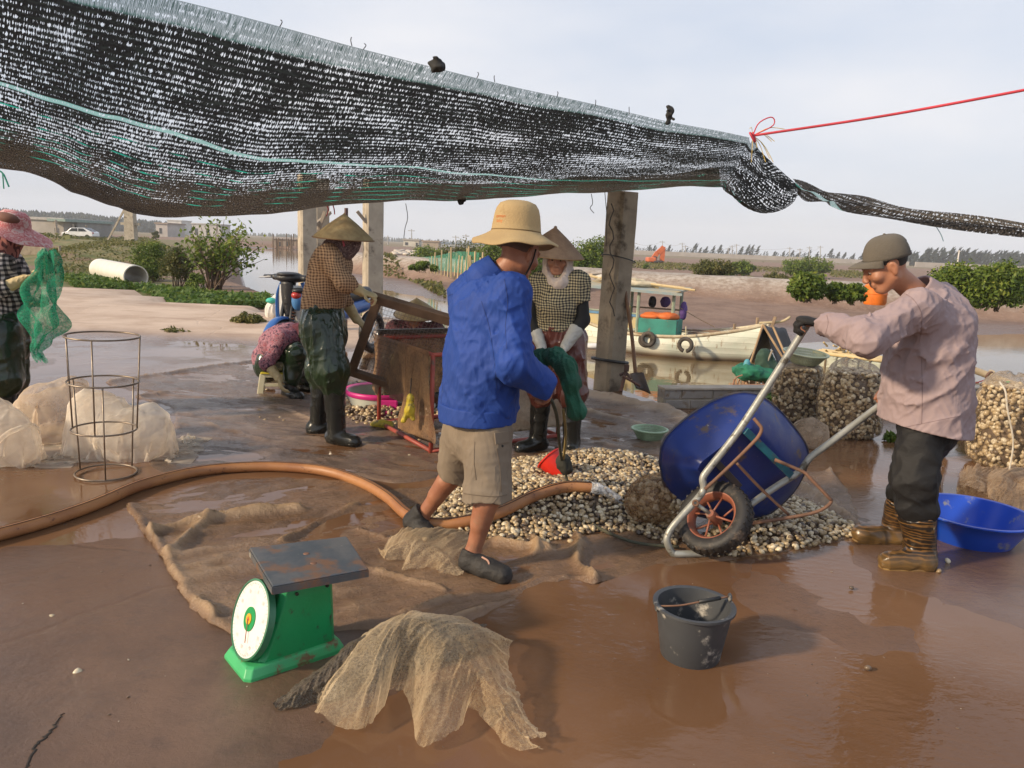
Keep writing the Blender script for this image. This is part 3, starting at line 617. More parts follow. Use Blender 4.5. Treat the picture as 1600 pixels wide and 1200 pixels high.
weeds_px('dry_grass', [(60, 372), (230, 372), (270, 392), (250, 402), (150, 390), (60, 388)], 7000, 0, LO, .25, .16)
weeds_px('weeds', [(600, 415), (700, 430), (690, 436), (600, 424)], 1500, 0, LO, .1, .12)
weeds_px('weeds', [(985, 408), (1090, 414), (1240, 420), (1240, 426), (1080, 424), (985, 420)], 3500, 0, LO, .2, .14)
weeds_px('dry_grass', [(985, 398), (1430, 408), (1430, 412), (985, 403)], 2600, 0, LO, .5, .34)
weeds_px('dry_grass', [(1290, 424), (1420, 430), (1420, 440), (1300, 434)], 1800, 0, LO, .3, .14)
weeds_px('weeds', [(560, 478), (605, 482), (600, 500), (520, 510), (540, 492)], 900, 0, LGr, .1, .035)
# plants by the wall
def wallplant(px, py, r, n, lab, m=LGr):
    b = g(px, py); V, F, cv, cc = leaves(b+A(0, 0, r*.6), (r, r*.6, r*.55), n, .035, clump=14); t = thing('leafy_weed', lab, 'plant', b, 'weeds by the block wall'); obj('foliage', (V, F), m, t, attrs={'cv': cv})
    s = MB()
    for c in cc[:7]: s.tube([b+A(random.uniform(-.05, .05), 0, 0), c], [.006, .003], 4)
    obj('stem', s, MBARK, t)
wallplant(1212, 648, .16, 420, 'bright leafy weed at the wall, left of the sack under the pale basket')
wallplant(1302, 655, .1, 200, 'small weed between the two tall clam sacks at the wall')
wallplant(1520, 650, .2, 700, 'leafy weed between the capped man and the right clam sack, beside the wall')
wallplant(1522, 682, .17, 600, 'bright weed growing on the yard left of the right clam sack')
wallplant(1395, 690, .06, 120, 'tiny weed beside the sack behind the capped man')
o = g(272, 522); V, F, cv, cc = leaves(o+A(0, 0, .03), (.3, .12, .035), 400, .03, clump=12); tag(obj('grass_tuft', (V, F), LO, attrs={'cv': cv}), 'flat tuft of grass on the dry concrete above the wire cage', 'grass tuft')
# ------------------------------------------------------------------ far things
FARC = mat('far_conifer', (.035, .05, .045), (.02, .03, .03), .3, .9)
def far_forest(name, xs, top, Y, n, jit, seed):
    r = np.random.default_rng(seed); V = []; F = []
    for i in range(n):
        px = r.uniform(*xs); y = Y*(1+.12*r.random()); b = at(px, 0, y); b[2] = -.3; h = (np.interp(px, [p[0] for p in top], [p[1] for p in top])-np.interp(px, [0, 1600], [350, 417]))*-1*y/FPX+1.6; h *= r.uniform(1-jit, 1.04); w = h*r.uniform(.16, .3)
        o = len(V)
        for k in range(5):
            z = h*[0, .3, .6, .85, 1][k]; q = w*[.7, 1, .72, .38, .03][k]
            for j in range(6): a = j*1.047+k*.5; V.append((b[0]+q*math.cos(a)*r.uniform(.7, 1.25), b[1]+q*math.sin(a), z*r.uniform(.95, 1.03)+b[2]))
        for k in range(4):
            for j in range(6): F.append((o+k*6+j, o+k*6+(j+1) % 6, o+(k+1)*6+(j+1) % 6, o+(k+1)*6+j))
    tag(obj(name, (np.array(V), F), FARC), kind='stuff')
far_forest('far_forest', (-160, 330), [(-160, 318), (0, 327), (100, 332), (200, 342), (330, 352)], 420, 700, .14, 3)
far_forest('far_forest', (330, 770), [(330, 360), (480, 366), (600, 370), (770, 377)], 800, 500, .4, 4)
def casuarina_cards(base, h, n, r):
    t = r.random((n, 1))**.8; lean = A(.16, 0, 0)*h; P = np.asarray(base)+t*A(0, 0, h)+t**2*lean; w = h*.27*(1.05-t)
    a = r.normal(0, 1, (n, 3))*A(1, 1, .3); P = P+a*w*.75; d = nrm(A(.75, 0, .8))+r.normal(0, .25, (n, 3)); s = h*(.09+.1*r.random((n, 1))); sd = np.cross(d, r.normal(size=(n, 3))); sd /= np.linalg.norm(sd, axis=1)[:, None]
    return np.stack([P-d*s*.6, P+sd*s*.25, P+d*s, P-sd*s*.25], 1).reshape(-1, 3)
def casuarinas():
    r = np.random.default_rng(11); VV = []
    for i in range(240):
        px = r.uniform(1405, 1720); Y = r.uniform(290, 340); b = at(px, 400, Y); b[2] = -.1; VV.append(casuarina_cards(b, r.uniform(.72, 1.08)*(6.9 if px > 1440 else 5.4), 60, r))
    for i in range(150):
        px = r.uniform(985, 1420); Y = r.uniform(330, 360); b = at(px, 400, Y); b[2] = -.1; VV.append(casuarina_cards(b, r.uniform(2.2, 3.6), 24, r))
    V = np.vstack(VV); tag(obj('casuarina_belt', (V, np.arange(len(V)).reshape(-1, 4)), FARC), kind='stuff')
    for px, hp in ((1012, 9), (1020, 8), (1030, 8), (1043, 10), (1083, 14), (1092, 8), (1101, 10), (1112, 11), (1122, 13), (1136, 9), (1156, 12), (1166, 15), (1172, 14), (1181, 13), (1208, 7), (1222, 8), (1236, 10), (1247, 8), (1262, 11), (1275, 9), (1296, 14), (1308, 10), (1318, 10), (1332, 9), (1345, 10)):
        Y = 330+r.uniform(-20, 20); b = at(px, 400, Y); b[2] = -.2; h = hp*Y/FPX+1.6
        t = thing('casuarina_tree', 'small dark wind-bent tree in the far row beyond the mud field', 'tree', b, 'trees in the far row')
        V = casuarina_cards(b, h, 110, r); obj('crown', (V, np.arange(len(V)).reshape(-1, 4)), FARC, t); obj('trunk', MB().tube([b, b+A(.05*h, 0, h*.6)], [.15, .05], 5), MBARK, t)
casuarinas()
MPOLE = mat('far_pole', (.4, .39, .38), rough=.8)
def poles():
    tops = []
    for px, yt in ((991, 378), (1035, 376), (1066, 379), (1071, 383), (1138, 387), (1144, 383), (1151, 381), (1234, 386), (1250, 388), (1265, 385), (1282, 384), (643, 358), (606, 368), (712, 368), (728, 366)):
        Y = 300. if px > 900 else 240.; b = at(px, 405, Y); b[2] = -.2; tp_ = at(px, yt, Y)
        t = thing('utility_pole', 'thin far utility pole on the horizon', 'utility pole', b, 'utility poles on the horizon'); obj('shaft', MB().tube([b, tp_], [.22, .14], 6), MPOLE, t)
        obj('crossarm', MB().beam(tp_+A(-1.1, 0, -.5), tp_+A(1.1, 0, -.5), .18, .18), MPOLE, t)
        if px > 900: tops.append(tp_)
    for i in range(len(tops)-1):
        a, b = tops[i], tops[i+1]; n = 8; tag(obj('power_line', MB().tube([lerp(a, b, k/n)-A(0, 0, 1.2*math.sin(math.pi*k/n)+.4) for k in range(n+1)], .035, 4), MPOLE), 'thin power line strung between the far poles', 'power line', 'power lines on the horizon')
    b = at(1496, 412, 120.); b[2] = -.2; t = thing('utility_pole', 'white pole with a small crossarm before the dark tree belt on the right', 'utility pole', b, 'utility poles on the horizon'); tp_ = at(1499, 391, 120.)
    m = mat('white_pole', (.7, .66, .6)); obj('shaft', MB().tube([b, tp_], [.14, .1], 6), m, t); obj('crossarm', MB().beam(tp_+A(-.3, 0, -.15), tp_+A(.3, 0, -.15), .08, .08), m, t)
poles()
def far_wall():
    m = mat('far_wall', (.42, .38, .34), (.34, .3, .27), .3, .9)
    for (x0, x1, y0, y1, Y, lab) in ((985, 1420, 395, 401, 290, 'long pale low wall on the horizon beyond the mud field'), (1430, 1660, 409, 413, 240, 'pale low wall in front of the dark tree belt on the right')):
        a, b = at(x0, y0+3, Y), at(x1, y1+12, Y); a[2] = b[2] = .6; tag(obj('boundary_wall', MB().beam(a, b, .4, 1.9), m), lab, 'wall')
far_wall()
def building(name, x0, x1, yb, yt, Y, lab, wall, roofc, depth=8, openings=(), over=.0, roof_t=.35):
    c0, c1 = at(x0, yb, Y), at(x1, yb, Y); z0 = -.3; z1 = at((x0+x1)/2, yt, Y)[2]; cx = (c0[0]+c1[0])/2; w = c1[0]-c0[0]
    t = thing(name, lab, 'building', (cx, Y+depth/2, z0)); obj('walls', MB().box((cx, Y+depth/2, (z0+z1)/2), (w, depth, z1-z0)), mat(name+'_wall', wall, tuple(v*.8 for v in wall), .6, .9, bump=.2, bsc=6), t)
    obj('roof', MB().box((cx, Y+depth/2-over/2, z1+roof_t/2), (w+.5, depth+.5+over, roof_t)), mat(name+'_roof', roofc, rough=.8), t)
    for (u0, u1, v0, v1) in openings:
        ww = (u1-u0)*w; hh = (v1-v0)*(z1-z0); obj('window' if v0 > .15 else 'doorway', MB().box((c0[0]+w*(u0+u1)/2, Y-.03, z0+(z1-z0)*(v0+v1)/2), (ww, .12, hh)), mat(name+'_opening', (.06, .06, .06), rough=.4), t)
building('warehouse', 38, 100, 368, 343.5, 105, 'long grey block warehouse behind the pink sun hat', (.46, .41, .36), (.5, .47, .44), 12, ((.78, .86, .3, .6),))
building('shed_lean_to', 100, 122, 368, 347, 107, 'open shed with a green tin roof joined to the grey warehouse', (.3, .28, .26), (.3, .38, .34), 9, ((.1, .9, .0, .8),), 3.)
building('farmhouse', 244, 262, 368, 350, 190, 'pale far house with a brown roof seen above the bank shrubs', (.5, .45, .42), (.35, .27, .22), 10, ((.3, .5, .3, .7),))
building('white_house', 262, 284, 362, 345, 330, 'white far house left of the riverside bush', (.6, .58, .56), (.55, .53, .5), 10, ((.2, .4, .4, .7), (.6, .8, .4, .7)))
building('flat_house', 630, 654, 386, 375.5, 210, 'small white flat-roofed house beyond the bamboo fence', (.62, .58, .5), (.45, .43, .4), 6, ((.12, .3, .3, .7), (.82, .94, .05, .7)))
building('brown_house', 660, 685, 388, 378, 205, 'low beige house right of the white flat-roofed one', (.42, .34, .26), (.4, .3, .22), 6, ((.3, .4, .3, .7),))
building('blue_shed', 685, 742, 389, 381, 260, 'long low blue-roofed shed on the horizon left of the blue jacket', (.42, .45, .5), (.25, .34, .45), 8)
building('pier_shed', 428, 470, 384, 374, 128, 'weathered timber shed standing on stilts over the river', (.3, .24, .19), (.42, .38, .36), 5, ((.1, .25, 0, .6), (.45, .6, 0, .7)))
building('tin_house', 300, 345, 362, 351, 240, 'row of pale low houses behind the riverside bush', (.52, .49, .47), (.5, .48, .47), 8, ((.1, .2, .2, .7), (.5, .6, .2, .7)))
st = MB(); r = random.Random(4)
for i in range(26):
    p = at(r.uniform(424, 474), 388, r.uniform(115, 126)); p[2] = 0; st.tube([p-A(0, 0, 1), p+A(0, 0, r.uniform(.6, 1.9))], .07, 5)
tag(obj('fish_trap_stakes', st, MBARK), kind='stuff')
pl = at(205, 372, 62.); pl[2] = .0; t = thing('concrete_pylon', 'stout concrete power pylon behind the grassy bank', 'pylon', pl); zt = at(205, 336, 62.)[2]+1.5
obj('shaft', MB().box(pl+A(0, 0, zt/2), (.85, .7, zt), taper=.75), MCON, t); obj('crossarm', MB().box(pl+A(0, 0, zt-2.2), (1.5, .3, .2)), MCON, t); obj('brace', MB().beam(pl+A(-2.2, 0, 0), pl+A(-.4, 0, zt*.75), .12, .12), MCON, t)
def car():
    c = at(126, 366, 100.); c[2] = tz(c[0], c[1]); t = thing('parked_car', 'white hatchback car parked beside the grey warehouse', 'car', c); m = mat('white_paint', (.78, .78, .78), (.7, .7, .7), 2, .3, coat=.3); gl = mat('car_glass', (.03, .035, .04), rough=.1)
    prof = [(-2, .35), (-2.05, .75), (-1.3, .95), (-.75, 1.42), (.9, 1.47), (1.75, 1.05), (2.0, .95), (2.05, .4)]
    obj('body', MB().prism([c+A(x, -.85, z) for x, z in prof], (0, 1, 0), 1.7), m, t, bevel=.08)
    obj('side_window', MB().prism([c+A(x, -.87, z) for x, z in ((-1.1, .98), (-.68, 1.36), (.1, 1.4), (.1, .98))], (0, 1, 0), .03), gl, t); obj('side_window', MB().prism([c+A(x, -.87, z) for x, z in ((.2, .98), (.2, 1.4), (.85, 1.4), (1.3, 1.02))], (0, 1, 0), .03), gl, t)
    obj('rear_window', MB().prism([c+A(x, -.6, z) for x, z in ((.98, 1.44), (1.03, 1.48), (1.78, 1.1), (1.74, 1.06))], (0, 1, 0), 1.2), gl, t)
    for x in (-1.3, 1.3): obj('wheel', MB().torus(c+A(x, -.82, .32), .24, .09, (0, 1, 0), 20, 6), mat('tyre_far', (.02, .02, .02)), t)
    obj('tail_light', MB().box(c+A(2.0, -.7, .85), (.1, .25, .2)), mat('tail_red', (.35, .03, .02)), t)
car()
def excavator():
    c = onland(1024, 412, -.2); s = c[1]/FPX; m = mat('excavator_orange', (.62, .15, .045), (.5, .12, .04), 2, .5); dk = mat('excavator_dark', (.05, .045, .045))
    t = thing('excavator', 'small orange excavator with a raised boom on the far mud field', 'excavator', c)
    P = lambda px, py: at(px, py, c[1])
    for dy in (-.9, .9): obj('track', MB().box(P(1027, 409)+A(0, dy, 0), (16*s, .6, 4*s)), dk, t, bevel=.2)
    obj('house', MB().box(P(1017, 405.5), (13*s, 2.2, 7*s)), m, t, bevel=.15); obj('cab', MB().box(P(1023, 403.5), (5*s, 1.2, 6*s)), dk, t, bevel=.1)
    obj('boom', MB().beam(P(1020, 405), P(1027, 395), .5, .6).beam(P(1027, 395.5), P(1037.5, 386.5), .5, .6), m, t); obj('stick', MB().beam(P(1036, 385.5), P(1034, 408), .4, .6), m, t)
    obj('bucket', MB().box(P(1034, 412), (6*s, 1, 5*s), taper=.7), mat('excavator_bucket', (.16, .1, .07)), t); obj('ram', MB().tube([P(1024, 401), P(1030, 394)], .1, 6), dk, t)
excavator()
# bamboo net fence on the far bank
def bank_fence():
    t = thing('net_fence', 'green net fence on crooked bamboo stakes along the far mud bank', 'fence', onland(660, 418, -.2)); ps = [onland(596+i*5.2, 411+i*.66, -.1) for i in range(33)]; r = random.Random(8)
    b = MB()
    for i, p in enumerate(ps): h = r.uniform(.5, .9); b.tube([p-A(0, 0, .2), p+A(r.uniform(-.08, .08), 0, h)], .035, 5)
    obj('bamboo_stake', b, mat('bamboo_far', (.48, .36, .2)), t)['kind'] = 'stuff'
    V = []
    for p in ps: V += [p+A(0, .04, 0), p+A(0, .04, .4), p+A(0, .04, .68)]
    q = M_('green_fence_net'); q.set('Base Color', (.05, .27, .18)).set('Roughness', .7); q.alpha(q.rng(q.noise(3, 4), .3, .7, .25, .75)); n = len(ps)
    obj('net', (np.array(V), gridF(n, 3)), q.m, t)
bank_fence()
r = random.Random(3); msb = mat('sandbag', (.55, .5, .43), (.45, .4, .34), 1, .9); sbo = None
for i in range(60):
    p = onland(616+i*1.15+r.uniform(-1, 1), 396+r.uniform(-4, 3), .3)
    if sbo is None: sbo = o = obj('sandbag', MB().ball((0, 0, 0), .42, 7, 5, sc=(1, .6, .4)), msb, smooth=True)
    else: o = sbo.copy(); C.objects.link(o)
    o.location = (p[0], p[1], p[2]+.1); tag(o, 'pale sandbag in the slope on the far bank above the bamboo fence', 'sandbag', 'sandbags on the far bank')
# the white pipe and boards on the near bank
def pipe():
    a, b = onland(158, 438, 0), onland(222, 449, 0); r0 = .31; t = thing('drain_pipe', 'large white plastic pipe lying in weeds on the near bank', 'pipe', a)
    a = a+A(0, 0, r0+.02); b = b+A(0, -.3, r0-.02); d = b-a; n = 28; x = nrm(np.cross(d, (0, 0, 1))); y = np.cross(x, nrm(d)); V = []
    for (p, rr) in ((b, r0-.025), (a, r0-.025), (a, r0), (b, r0)):
        for k in range(n): w = 2*math.pi*k/n; V.append(p+rr*(math.cos(w)*x+math.sin(w)*y))
    F = [(i*n+k, i*n+(k+1) % n, ((i+1) % 4)*n+(k+1) % n, ((i+1) % 4)*n+k) for i in range(4) for k in range(n)]
    obj('pipe_shell', MB().add(V, F), mat('white_pvc', (.72, .69, .6), (.64, .6, .5), 2, .4), t, smooth=True, angle=40)
pipe()
mb_ = mat('old_board', (.5, .4, .28), (.34, .26, .18), 4, .85, bump=.4)
for (x0, y0, x1, y1, z, lab) in ((176, 446, 250, 454, .12, 'weathered plank lying on the weeds below the white pipe'), (205, 453, 268, 455, .08, 'pale plank lying in front of the other plank below the white pipe'), (262, 456, 300, 457, .05, 'short dark board at the end of the pale planks')):
    a, b = onland(x0, y0, 0), onland(x1, y1, 0); tag(obj('plank', MB().beam(a+A(0, 0, z), b+A(0, 0, z), .24, .04), mb_, bevel=.004), lab, 'plank', 'planks on the near bank')
for (x0, y0, x1, y1, lab) in ((93, 384, 95, 408, 'thin crooked stake in the grass left of a forked pair'), (141, 382, 143, 404, 'tall stake of the forked pair on the grassy bank'), (131, 395, 132, 411, 'short dark-topped stake on the grassy bank'), (187, 408, 189, 421, 'stump-like stake right above the white pipe'), (87, 344, 90, 372, 'tall fence stake in front of the grey warehouse'), (114, 350, 116, 372, 'tall fence stake in front of the white car\'s bonnet'), (135, 352, 136, 372, 'tall fence stake in front of the white car\'s rear')):
    b = onland(x1, y1, 0); tp_ = at(x0, y0, b[1]); tag(obj('wooden_stake', MB().tube([b-A(0, 0, .1), tp_], [.05*b[1]/25, .035*b[1]/25], 6), MW), lab, 'stake', 'stakes on the grassy bank')
b = onland(42, 401, 0); t = thing('stone_block', 'low concrete block wall stub behind the checked shirt of the pink-hatted woman', 'wall', b); obj('wall', MB().box(b+A(-.1, .3, .35), (1.4, .3, .75)), MCONB, t, bevel=.02); obj('end_post', MB().box(b+A(.72, .25, .42), (.24, .35, .95)), MCON, t, bevel=.02)
d_ = onland(1366, 476, -.3); t = thing('plastic_drum', 'bright orange plastic drum on the far bank behind the capped man\'s face', 'drum', d_); R_ = 17*d_[1]/FPX; H_ = 32*d_[1]/FPX
obj('barrel', MB().lathe([(0, 0), (R_*.9, 0), (R_, .1*H_), (R_, .5*H_), (R_*1.05, .53*H_), (R_, .56*H_), (R_, .9*H_), (R_*.8, H_), (0, H_)], d_, 20), mat('orange_plastic', (.8, .19, .02), rough=.45), t, smooth=True, angle=40); obj('lid', MB().lathe([(0, 0), (R_*.7, 0), (R_*.7, .1), (0, .1)], d_+A(0, 0, H_), 16), mat('drum_lid', (.2, .17, .15)), t)
o = onland(1345, 478, -.3); tag(obj('mud_boulder', MB().ball(o+A(0, 0, .15), .65, 12, 8, sc=(1.2, .7, .5)), mat('boulder', (.3, .24, .18), (.2, .15, .11), 3, .9, bump=.6), smooth=True), 'rounded mud-coloured rock beside the orange drum', 'rock')
# ================================================================== OBJECTS
# ------------------------------------------------------------------ shade net
def shade_net():
    top = [(-520, -190, 2.6), (-250, -120, 2.75), (20, -62, 3.0), (150, -30, 3.15), (300, 4, 3.35), (437, 40, 3.6), (550, 71, 3.8), (690, 107, 4.1), (800, 134, 4.35), (920, 160, 4.65), (1040, 188, 4.95), (1120, 203, 5.2), (1172, 214, 5.4)]
    bot = [(-520, 150, 3.6), (-250, 220, 4.0), (-60, 255, 4.5), (60, 276, 4.9), (125, 305, 5.2), (200, 333, 5.4), (300, 342, 5.7), (430, 333, 6.0), (530, 321, 6.3), (660, 315, 6.7), (760, 311, 6.9), (860, 305, 7.1), (960, 299, 7.25), (1060, 293, 7.0), (1128, 291, 6.6)]
    nu, nv = 150, 44; T = spline(top, nu); B = spline(bot, nu); V = []
    for i in range(nu):
        a, b = at(*T[i]), at(*B[i]); u = i/(nu-1)
        for j in range(nv):
            v = j/(nv-8)
            if v <= 1: p = lerp(a, b, v); p[2] -= .10*math.sin(math.pi*v)*(1-.5*u)
            else:
                w = (v-1)/((nv-1)/(nv-8)-1); p = b+(b-a)*A(1, 1, 0)*.22*w+A(0, 0, .16*w**1.4+.02*math.sin(u*40)*w)
                if u < .33: p[2] += .12*w*(1-u/.33)
            n1 = fbm(u*13, v*2.2, 3, 3)-.45; p = p+A(0, .02, .07*n1*math.sin(math.pi*min(v, 1))**.6+.03*(fbm(u*30, v*5, 8, 2)-.4)*v+.06*(ridged(u*9+v*3.5, v*2-u*3, 4, 2)-.4)*max(0, v-.3)); V.append(p)
    V = np.array(V); uv = griduv(nu, nv, 8., 3.4); F = gridF(nu, nv); n0 = len(V)
    # gathered corner pouch on the right, and the twisted tail drawn off to the right
    L_ = [V[(nu-1)*nv+j] for j in range(nv-7)]
    m = len(L_); cols = []
    tgt = [(1176, 222), (1192, 240), (1215, 262), (1240, 284), (1252, 296), (1246, 306), (1238, 318), (1222, 328), (1200, 333), (1178, 327), (1160, 315), (1144, 302), (1134, 295)]
    R_ = spline([(x, y, lerp(5.45, 6.1, k/12)) for k, (x, y) in enumerate(tgt)], m); NC = 16
    P2 = []
    for c in range(NC):
        t = c/(NC-1)
        for j in range(m):
            q_ = j/(m-1); p = lerp(L_[j], at(*R_[j]), t); p = p+A(0, -.10*math.sin(math.pi*t)*math.sin(math.pi*q_), -.17*math.sin(math.pi*t)*q_*(1-q_)*2)
            p = p+A(0, .03*math.sin(q_*26+t*5), .02*math.sin(q_*31+t*9))*math.sin(math.pi*t)**.5; P2.append(p)
    uv2 = np.stack([8+.5*np.repeat(np.linspace(0, 1, NC), m), np.tile(np.linspace(0, 2.7, m), NC)], 1)
    V = np.vstack([V, P2]); F = np.vstack([F, gridF(NC, m)+n0]); uv = np.vstack([uv, uv2]); n0 = len(V)
    # back of the pouch closes against the same rim
    up_ = [(1236, 279, 5.58), (1268, 290, 5.62), (1300, 299, 5.66), (1345, 308, 5.68), (1400, 319, 5.62), (1470, 331, 5.5), (1600, 350, 5.2), (1760, 374, 4.9)]
    lo_ = [(1246, 305, 5.72), (1262, 313, 5.74), (1288, 318, 5.74), (1300, 321, 5.74), (1345, 336, 5.74), (1440, 352, 5.6), (1600, 369, 5.25), (1760, 392, 4.95)]
    nt_ = 60; U = spline(up_, nt_); Lw = spline(lo_, nt_); P3 = []; k = 9
    for i in range(nt_):
        a, b = at(*U[i]), at(*Lw[i])
        for j in range(k): v = j/(k-1); P3.append(lerp(a, b, v)+A(0, -.05*math.sin(math.pi*v), .012*math.sin(v*9+i*.3)))
    V = np.vstack([V, P3]); F = np.vstack([F, gridF(nt_, k)+n0]); uv = np.vstack([uv, griduv(nt_, k, 3., .4)+A(9, 2.2)])
    q = M_('shade_net'); s = q.n('ShaderNodeSeparateXYZ'); q.l(q.tc.outputs['UV'], s.inputs[0]); u, v = s.outputs[0], s.outputs[1]
    st = q.noise(1, 3, .6, q.vec((105, 11, 1), 'UV')); fine = q.noise(1, 2, .5, q.vec((260, 9, 1), 'UV')); patch = q.noise(1, 4, .6, q.vec((1.3, 3.2, 1), 'UV'))
    rows = q.math('SINE', q.math('MULTIPLY', v, 112.))                                  # dense and loose weave rows
    hole = q.math('ADD', st, q.math('ADD', q.math('MULTIPLY', rows, .075), q.math('MULTIPLY', q.math('SUBTRACT', patch, .5), .5)))
    thr = q.n('ShaderNodeValToRGB'); e = thr.color_ramp.elements                       # how open each width of the net is
    e[0].position = 0; e[0].color = (.63,)*3+(1,); e[1].position = .08; e[1].color = (.62,)*3+(1,)
    for p_, c_ in ((.10, .615), (.30, .575), (.50, .58), (.66, .63), (.82, .64), (1, .665)): x = e.new(p_); x.color = (c_,)*3+(1,)
    q.l(q.math('MULTIPLY', v, 1/3.4), thr.inputs[0])
    h0 = q.rng(q.math('SUBTRACT', hole, thr.outputs[0]), -.012, .03)
    band = q.rng(v, .15, .19, 1, 0); openw = q.math('MULTIPLY', band, q.rng(fine, .40, .6, .08, .6)); h1 = q.math('MAXIMUM', h0, openw)
    v_ = q.math('SUBTRACT', v, q.math('MULTIPLY', q.math('MAXIMUM', q.math('SUBTRACT', u, 2.7), 0.), .19))
    str_ = q.rng(q.math('ABSOLUTE', q.math('SUBTRACT', v_, 1.14)), .018, .03, 1, 0)         # pale loosely knitted stripe
    h1 = q.math('MAXIMUM', h1, q.math('MULTIPLY', str_, .4)); h1 = q.math('MAXIMUM', h1, q.rng(q.noise(1, 2, .6, q.vec((320, 40, 1), 'UV')), .4, .75, .0, .06)); h1 = q.math('MINIMUM', h1, .96)
    gl = None
    for c_ in (1.40, 1.62, 1.80, 1.95, 2.1, 2.28): k_ = q.rng(q.math('ABSOLUTE', q.math('SUBTRACT', q.math('ADD', v_, q.math('MULTIPLY', q.math('SUBTRACT', patch, .5), .10)), c_)), .005, .013, 1, 0); gl = k_ if gl is None else q.math('MAXIMUM', gl, k_)
    gl = q.math('MULTIPLY', gl, q.rng(q.noise(1, 2, .5, q.vec((5, .6, 1), 'UV')), .42, .62)); gm = q.math('MAXIMUM', gl, q.math('MAXIMUM', q.math('MULTIPLY', str_, .8), q.math('MULTIPLY', band, .55)))
    dark = q.mix(q.rng(q.noise(1, 3, .6, q.vec((6, 30, 1), 'UV')), .45, .65), (.004, .005, .0055), (.016, .024, .022)); dark = q.mix(q.rng(v, 1.5, 2.3), dark, q.mix(q.rng(q.noise(1, 2, .6, q.vec((130, 30, 1), 'UV')), .42, .6), (.012, .011, .009), (.13, .105, .08)))  # lower net: brown light bounced off the ground is painted into the thread colour
    q.set('Base Color', q.mix(gm, dark, q.mix(band, (.04, .60, .45), (.05, .17, .155)))).set('Roughness', .55)
    kk = q.math('SUBTRACT', 1., q.math('MULTIPLY', h1, q.math('SUBTRACT', 1., gl))); q.alpha(kk); tl = q.n('ShaderNodeBsdfTranslucent'); q.l(q.b.inputs['Base Color'].links[0].from_socket, tl.inputs[0]); mxs = q.n('ShaderNodeMixShader'); mxs.inputs[0].default_value = .45; fin = q.o.inputs[0].links[0].from_node; q.l(q.b.outputs[0], mxs.inputs[1]); q.l(tl.outputs[0], mxs.inputs[2]); q.l(mxs.outputs[0], fin.inputs[2])
    tag(obj('shade_net', (V, F), q.m, smooth=True, uv=uv), 'black and green knitted shade net sagging over the whole yard', 'shade net')
shade_net()
MBLK = mat('black_cloth', (.018, .017, .016), rough=.8)
def lump(px, py, Y, w, h, lab):
    p = at(px, py, Y); s = Y/FPX; S = SDF(); S.ell(p, (w*s, w*s*.6, h*s)); S.ell(p+A(.3*w*s, 0, .5*h*s), (w*s*.6, w*s*.5, h*s*.6)); V, F = S.mesh(.004, lambda x, y, z: .03*(vnoise(x*38, y*38, z*38)-.5), .018)
    tag(obj('net_weight', (V, F), MBLK, smooth=True), lab, 'weight', 'dark lumps tied to the shade net')
lump(682, 104, 4.05, 12, 10, 'dark cloth lump on the upper edge of the net, above the straw hat side')
lump(1046, 181, 4.95, 6, 12, 'small dark peg sticking up from the net edge left of the red knot')
lump(721, 310, 6.8, 7, 9, 'dark lump hanging at the lower net edge above the yellow bucket hat')
MRED = mat('red_string', (.75, .06, .09), rough=.5, transl=.2); MYEL = mat('yellow_straw', (.72, .5, .1), rough=.6)
kc = at(1176, 212, 5.4); pr = spline([kc, at(1400, 174, 5.0)-A(0, 0, .015), at(1720, 118, 4.5)], 24)
t = thing('pull_rope', 'taut red plastic rope tied to the corner of the shade net', 'rope', kc)
obj('rope', MB().tube(pr, .0085, 8), MRED, t, smooth=True)
b = MB(); b.tube(spline([kc, at(1186, 192, 5.38), at(1206, 183, 5.38), at(1208, 196, 5.38), kc], 16), .004, 6); b.tube(spline([kc+A(0, 0, .02), at(1180, 222, 5.35), at(1172, 208, 5.35), kc], 12), .008, 6); obj('knot', b, MRED, t, smooth=True)
b = MB()
for k in range(9):
    e = at(1172+random.uniform(-6, 60), 212+random.uniform(-14, 44), 5.38); b.tube(spline([kc, lerp(kc, e, .5)+A(0, 0, .03), e], 6), .0022, 4)
obj('straw', b, MYEL, t)['kind'] = 'stuff'
b = MB()
for px, py, dy, dx in ((437, 38, -7, 4), (550, 68, -10, -2), (567, 74, -6, 5), (745, 118, -5, 3), (773, 124, -6, -1), (870, 148, -5, 2), (930, 162, -6, 1), (983, 175, -8, 0)):
    Y = np.interp(px, [437, 1040], [3.6, 4.95]); b.tube(spline([at(px, py+4, Y), at(px+dx, py+dy*.5, Y), at(px+dx*.4, py+dy, Y)], 5), .0022, 4)
tag(obj('loose_threads', b, MBLK), kind='stuff')
for (P, lab) in (([(634, 318), (637, 340), (633, 356), (631, 372)], 'thin black wire dangling from the net over the far white house'), ([(924, 303), (926, 318), (922, 325), (928, 333)], 'short curled thread dangling from the net beside the leaning post'), ([(1462, 353), (1470, 366), (1474, 377)], 'blue-grey string dangling from the net tail at the right'), ([(509, 318), (513, 327), (510, 338)], 'red string hanging from the net left of the straw hat\'s tip'), ([(519, 317), (522, 326), (523, 335)], 'red string hanging from the net just left of the straw hat\'s tip, the shorter one'), ([(945, 300), (948, 340), (947, 385)], 'thin wire hanging down the left side of the leaning post')):
    Y = 5.6 if P[0][0] > 1400 else 6.4 if P[0][0] < 950 else 7.4
    tag(obj('hanging_string', MB().tube(spline([at(x, y, Y) for x, y in P], 10), .005 if 'red' in lab else .003, 5), MRED if 'red' in lab else mat('blue_string', (.12, .25, .3)) if 'blue' in lab else MWIRE), lab, 'string')
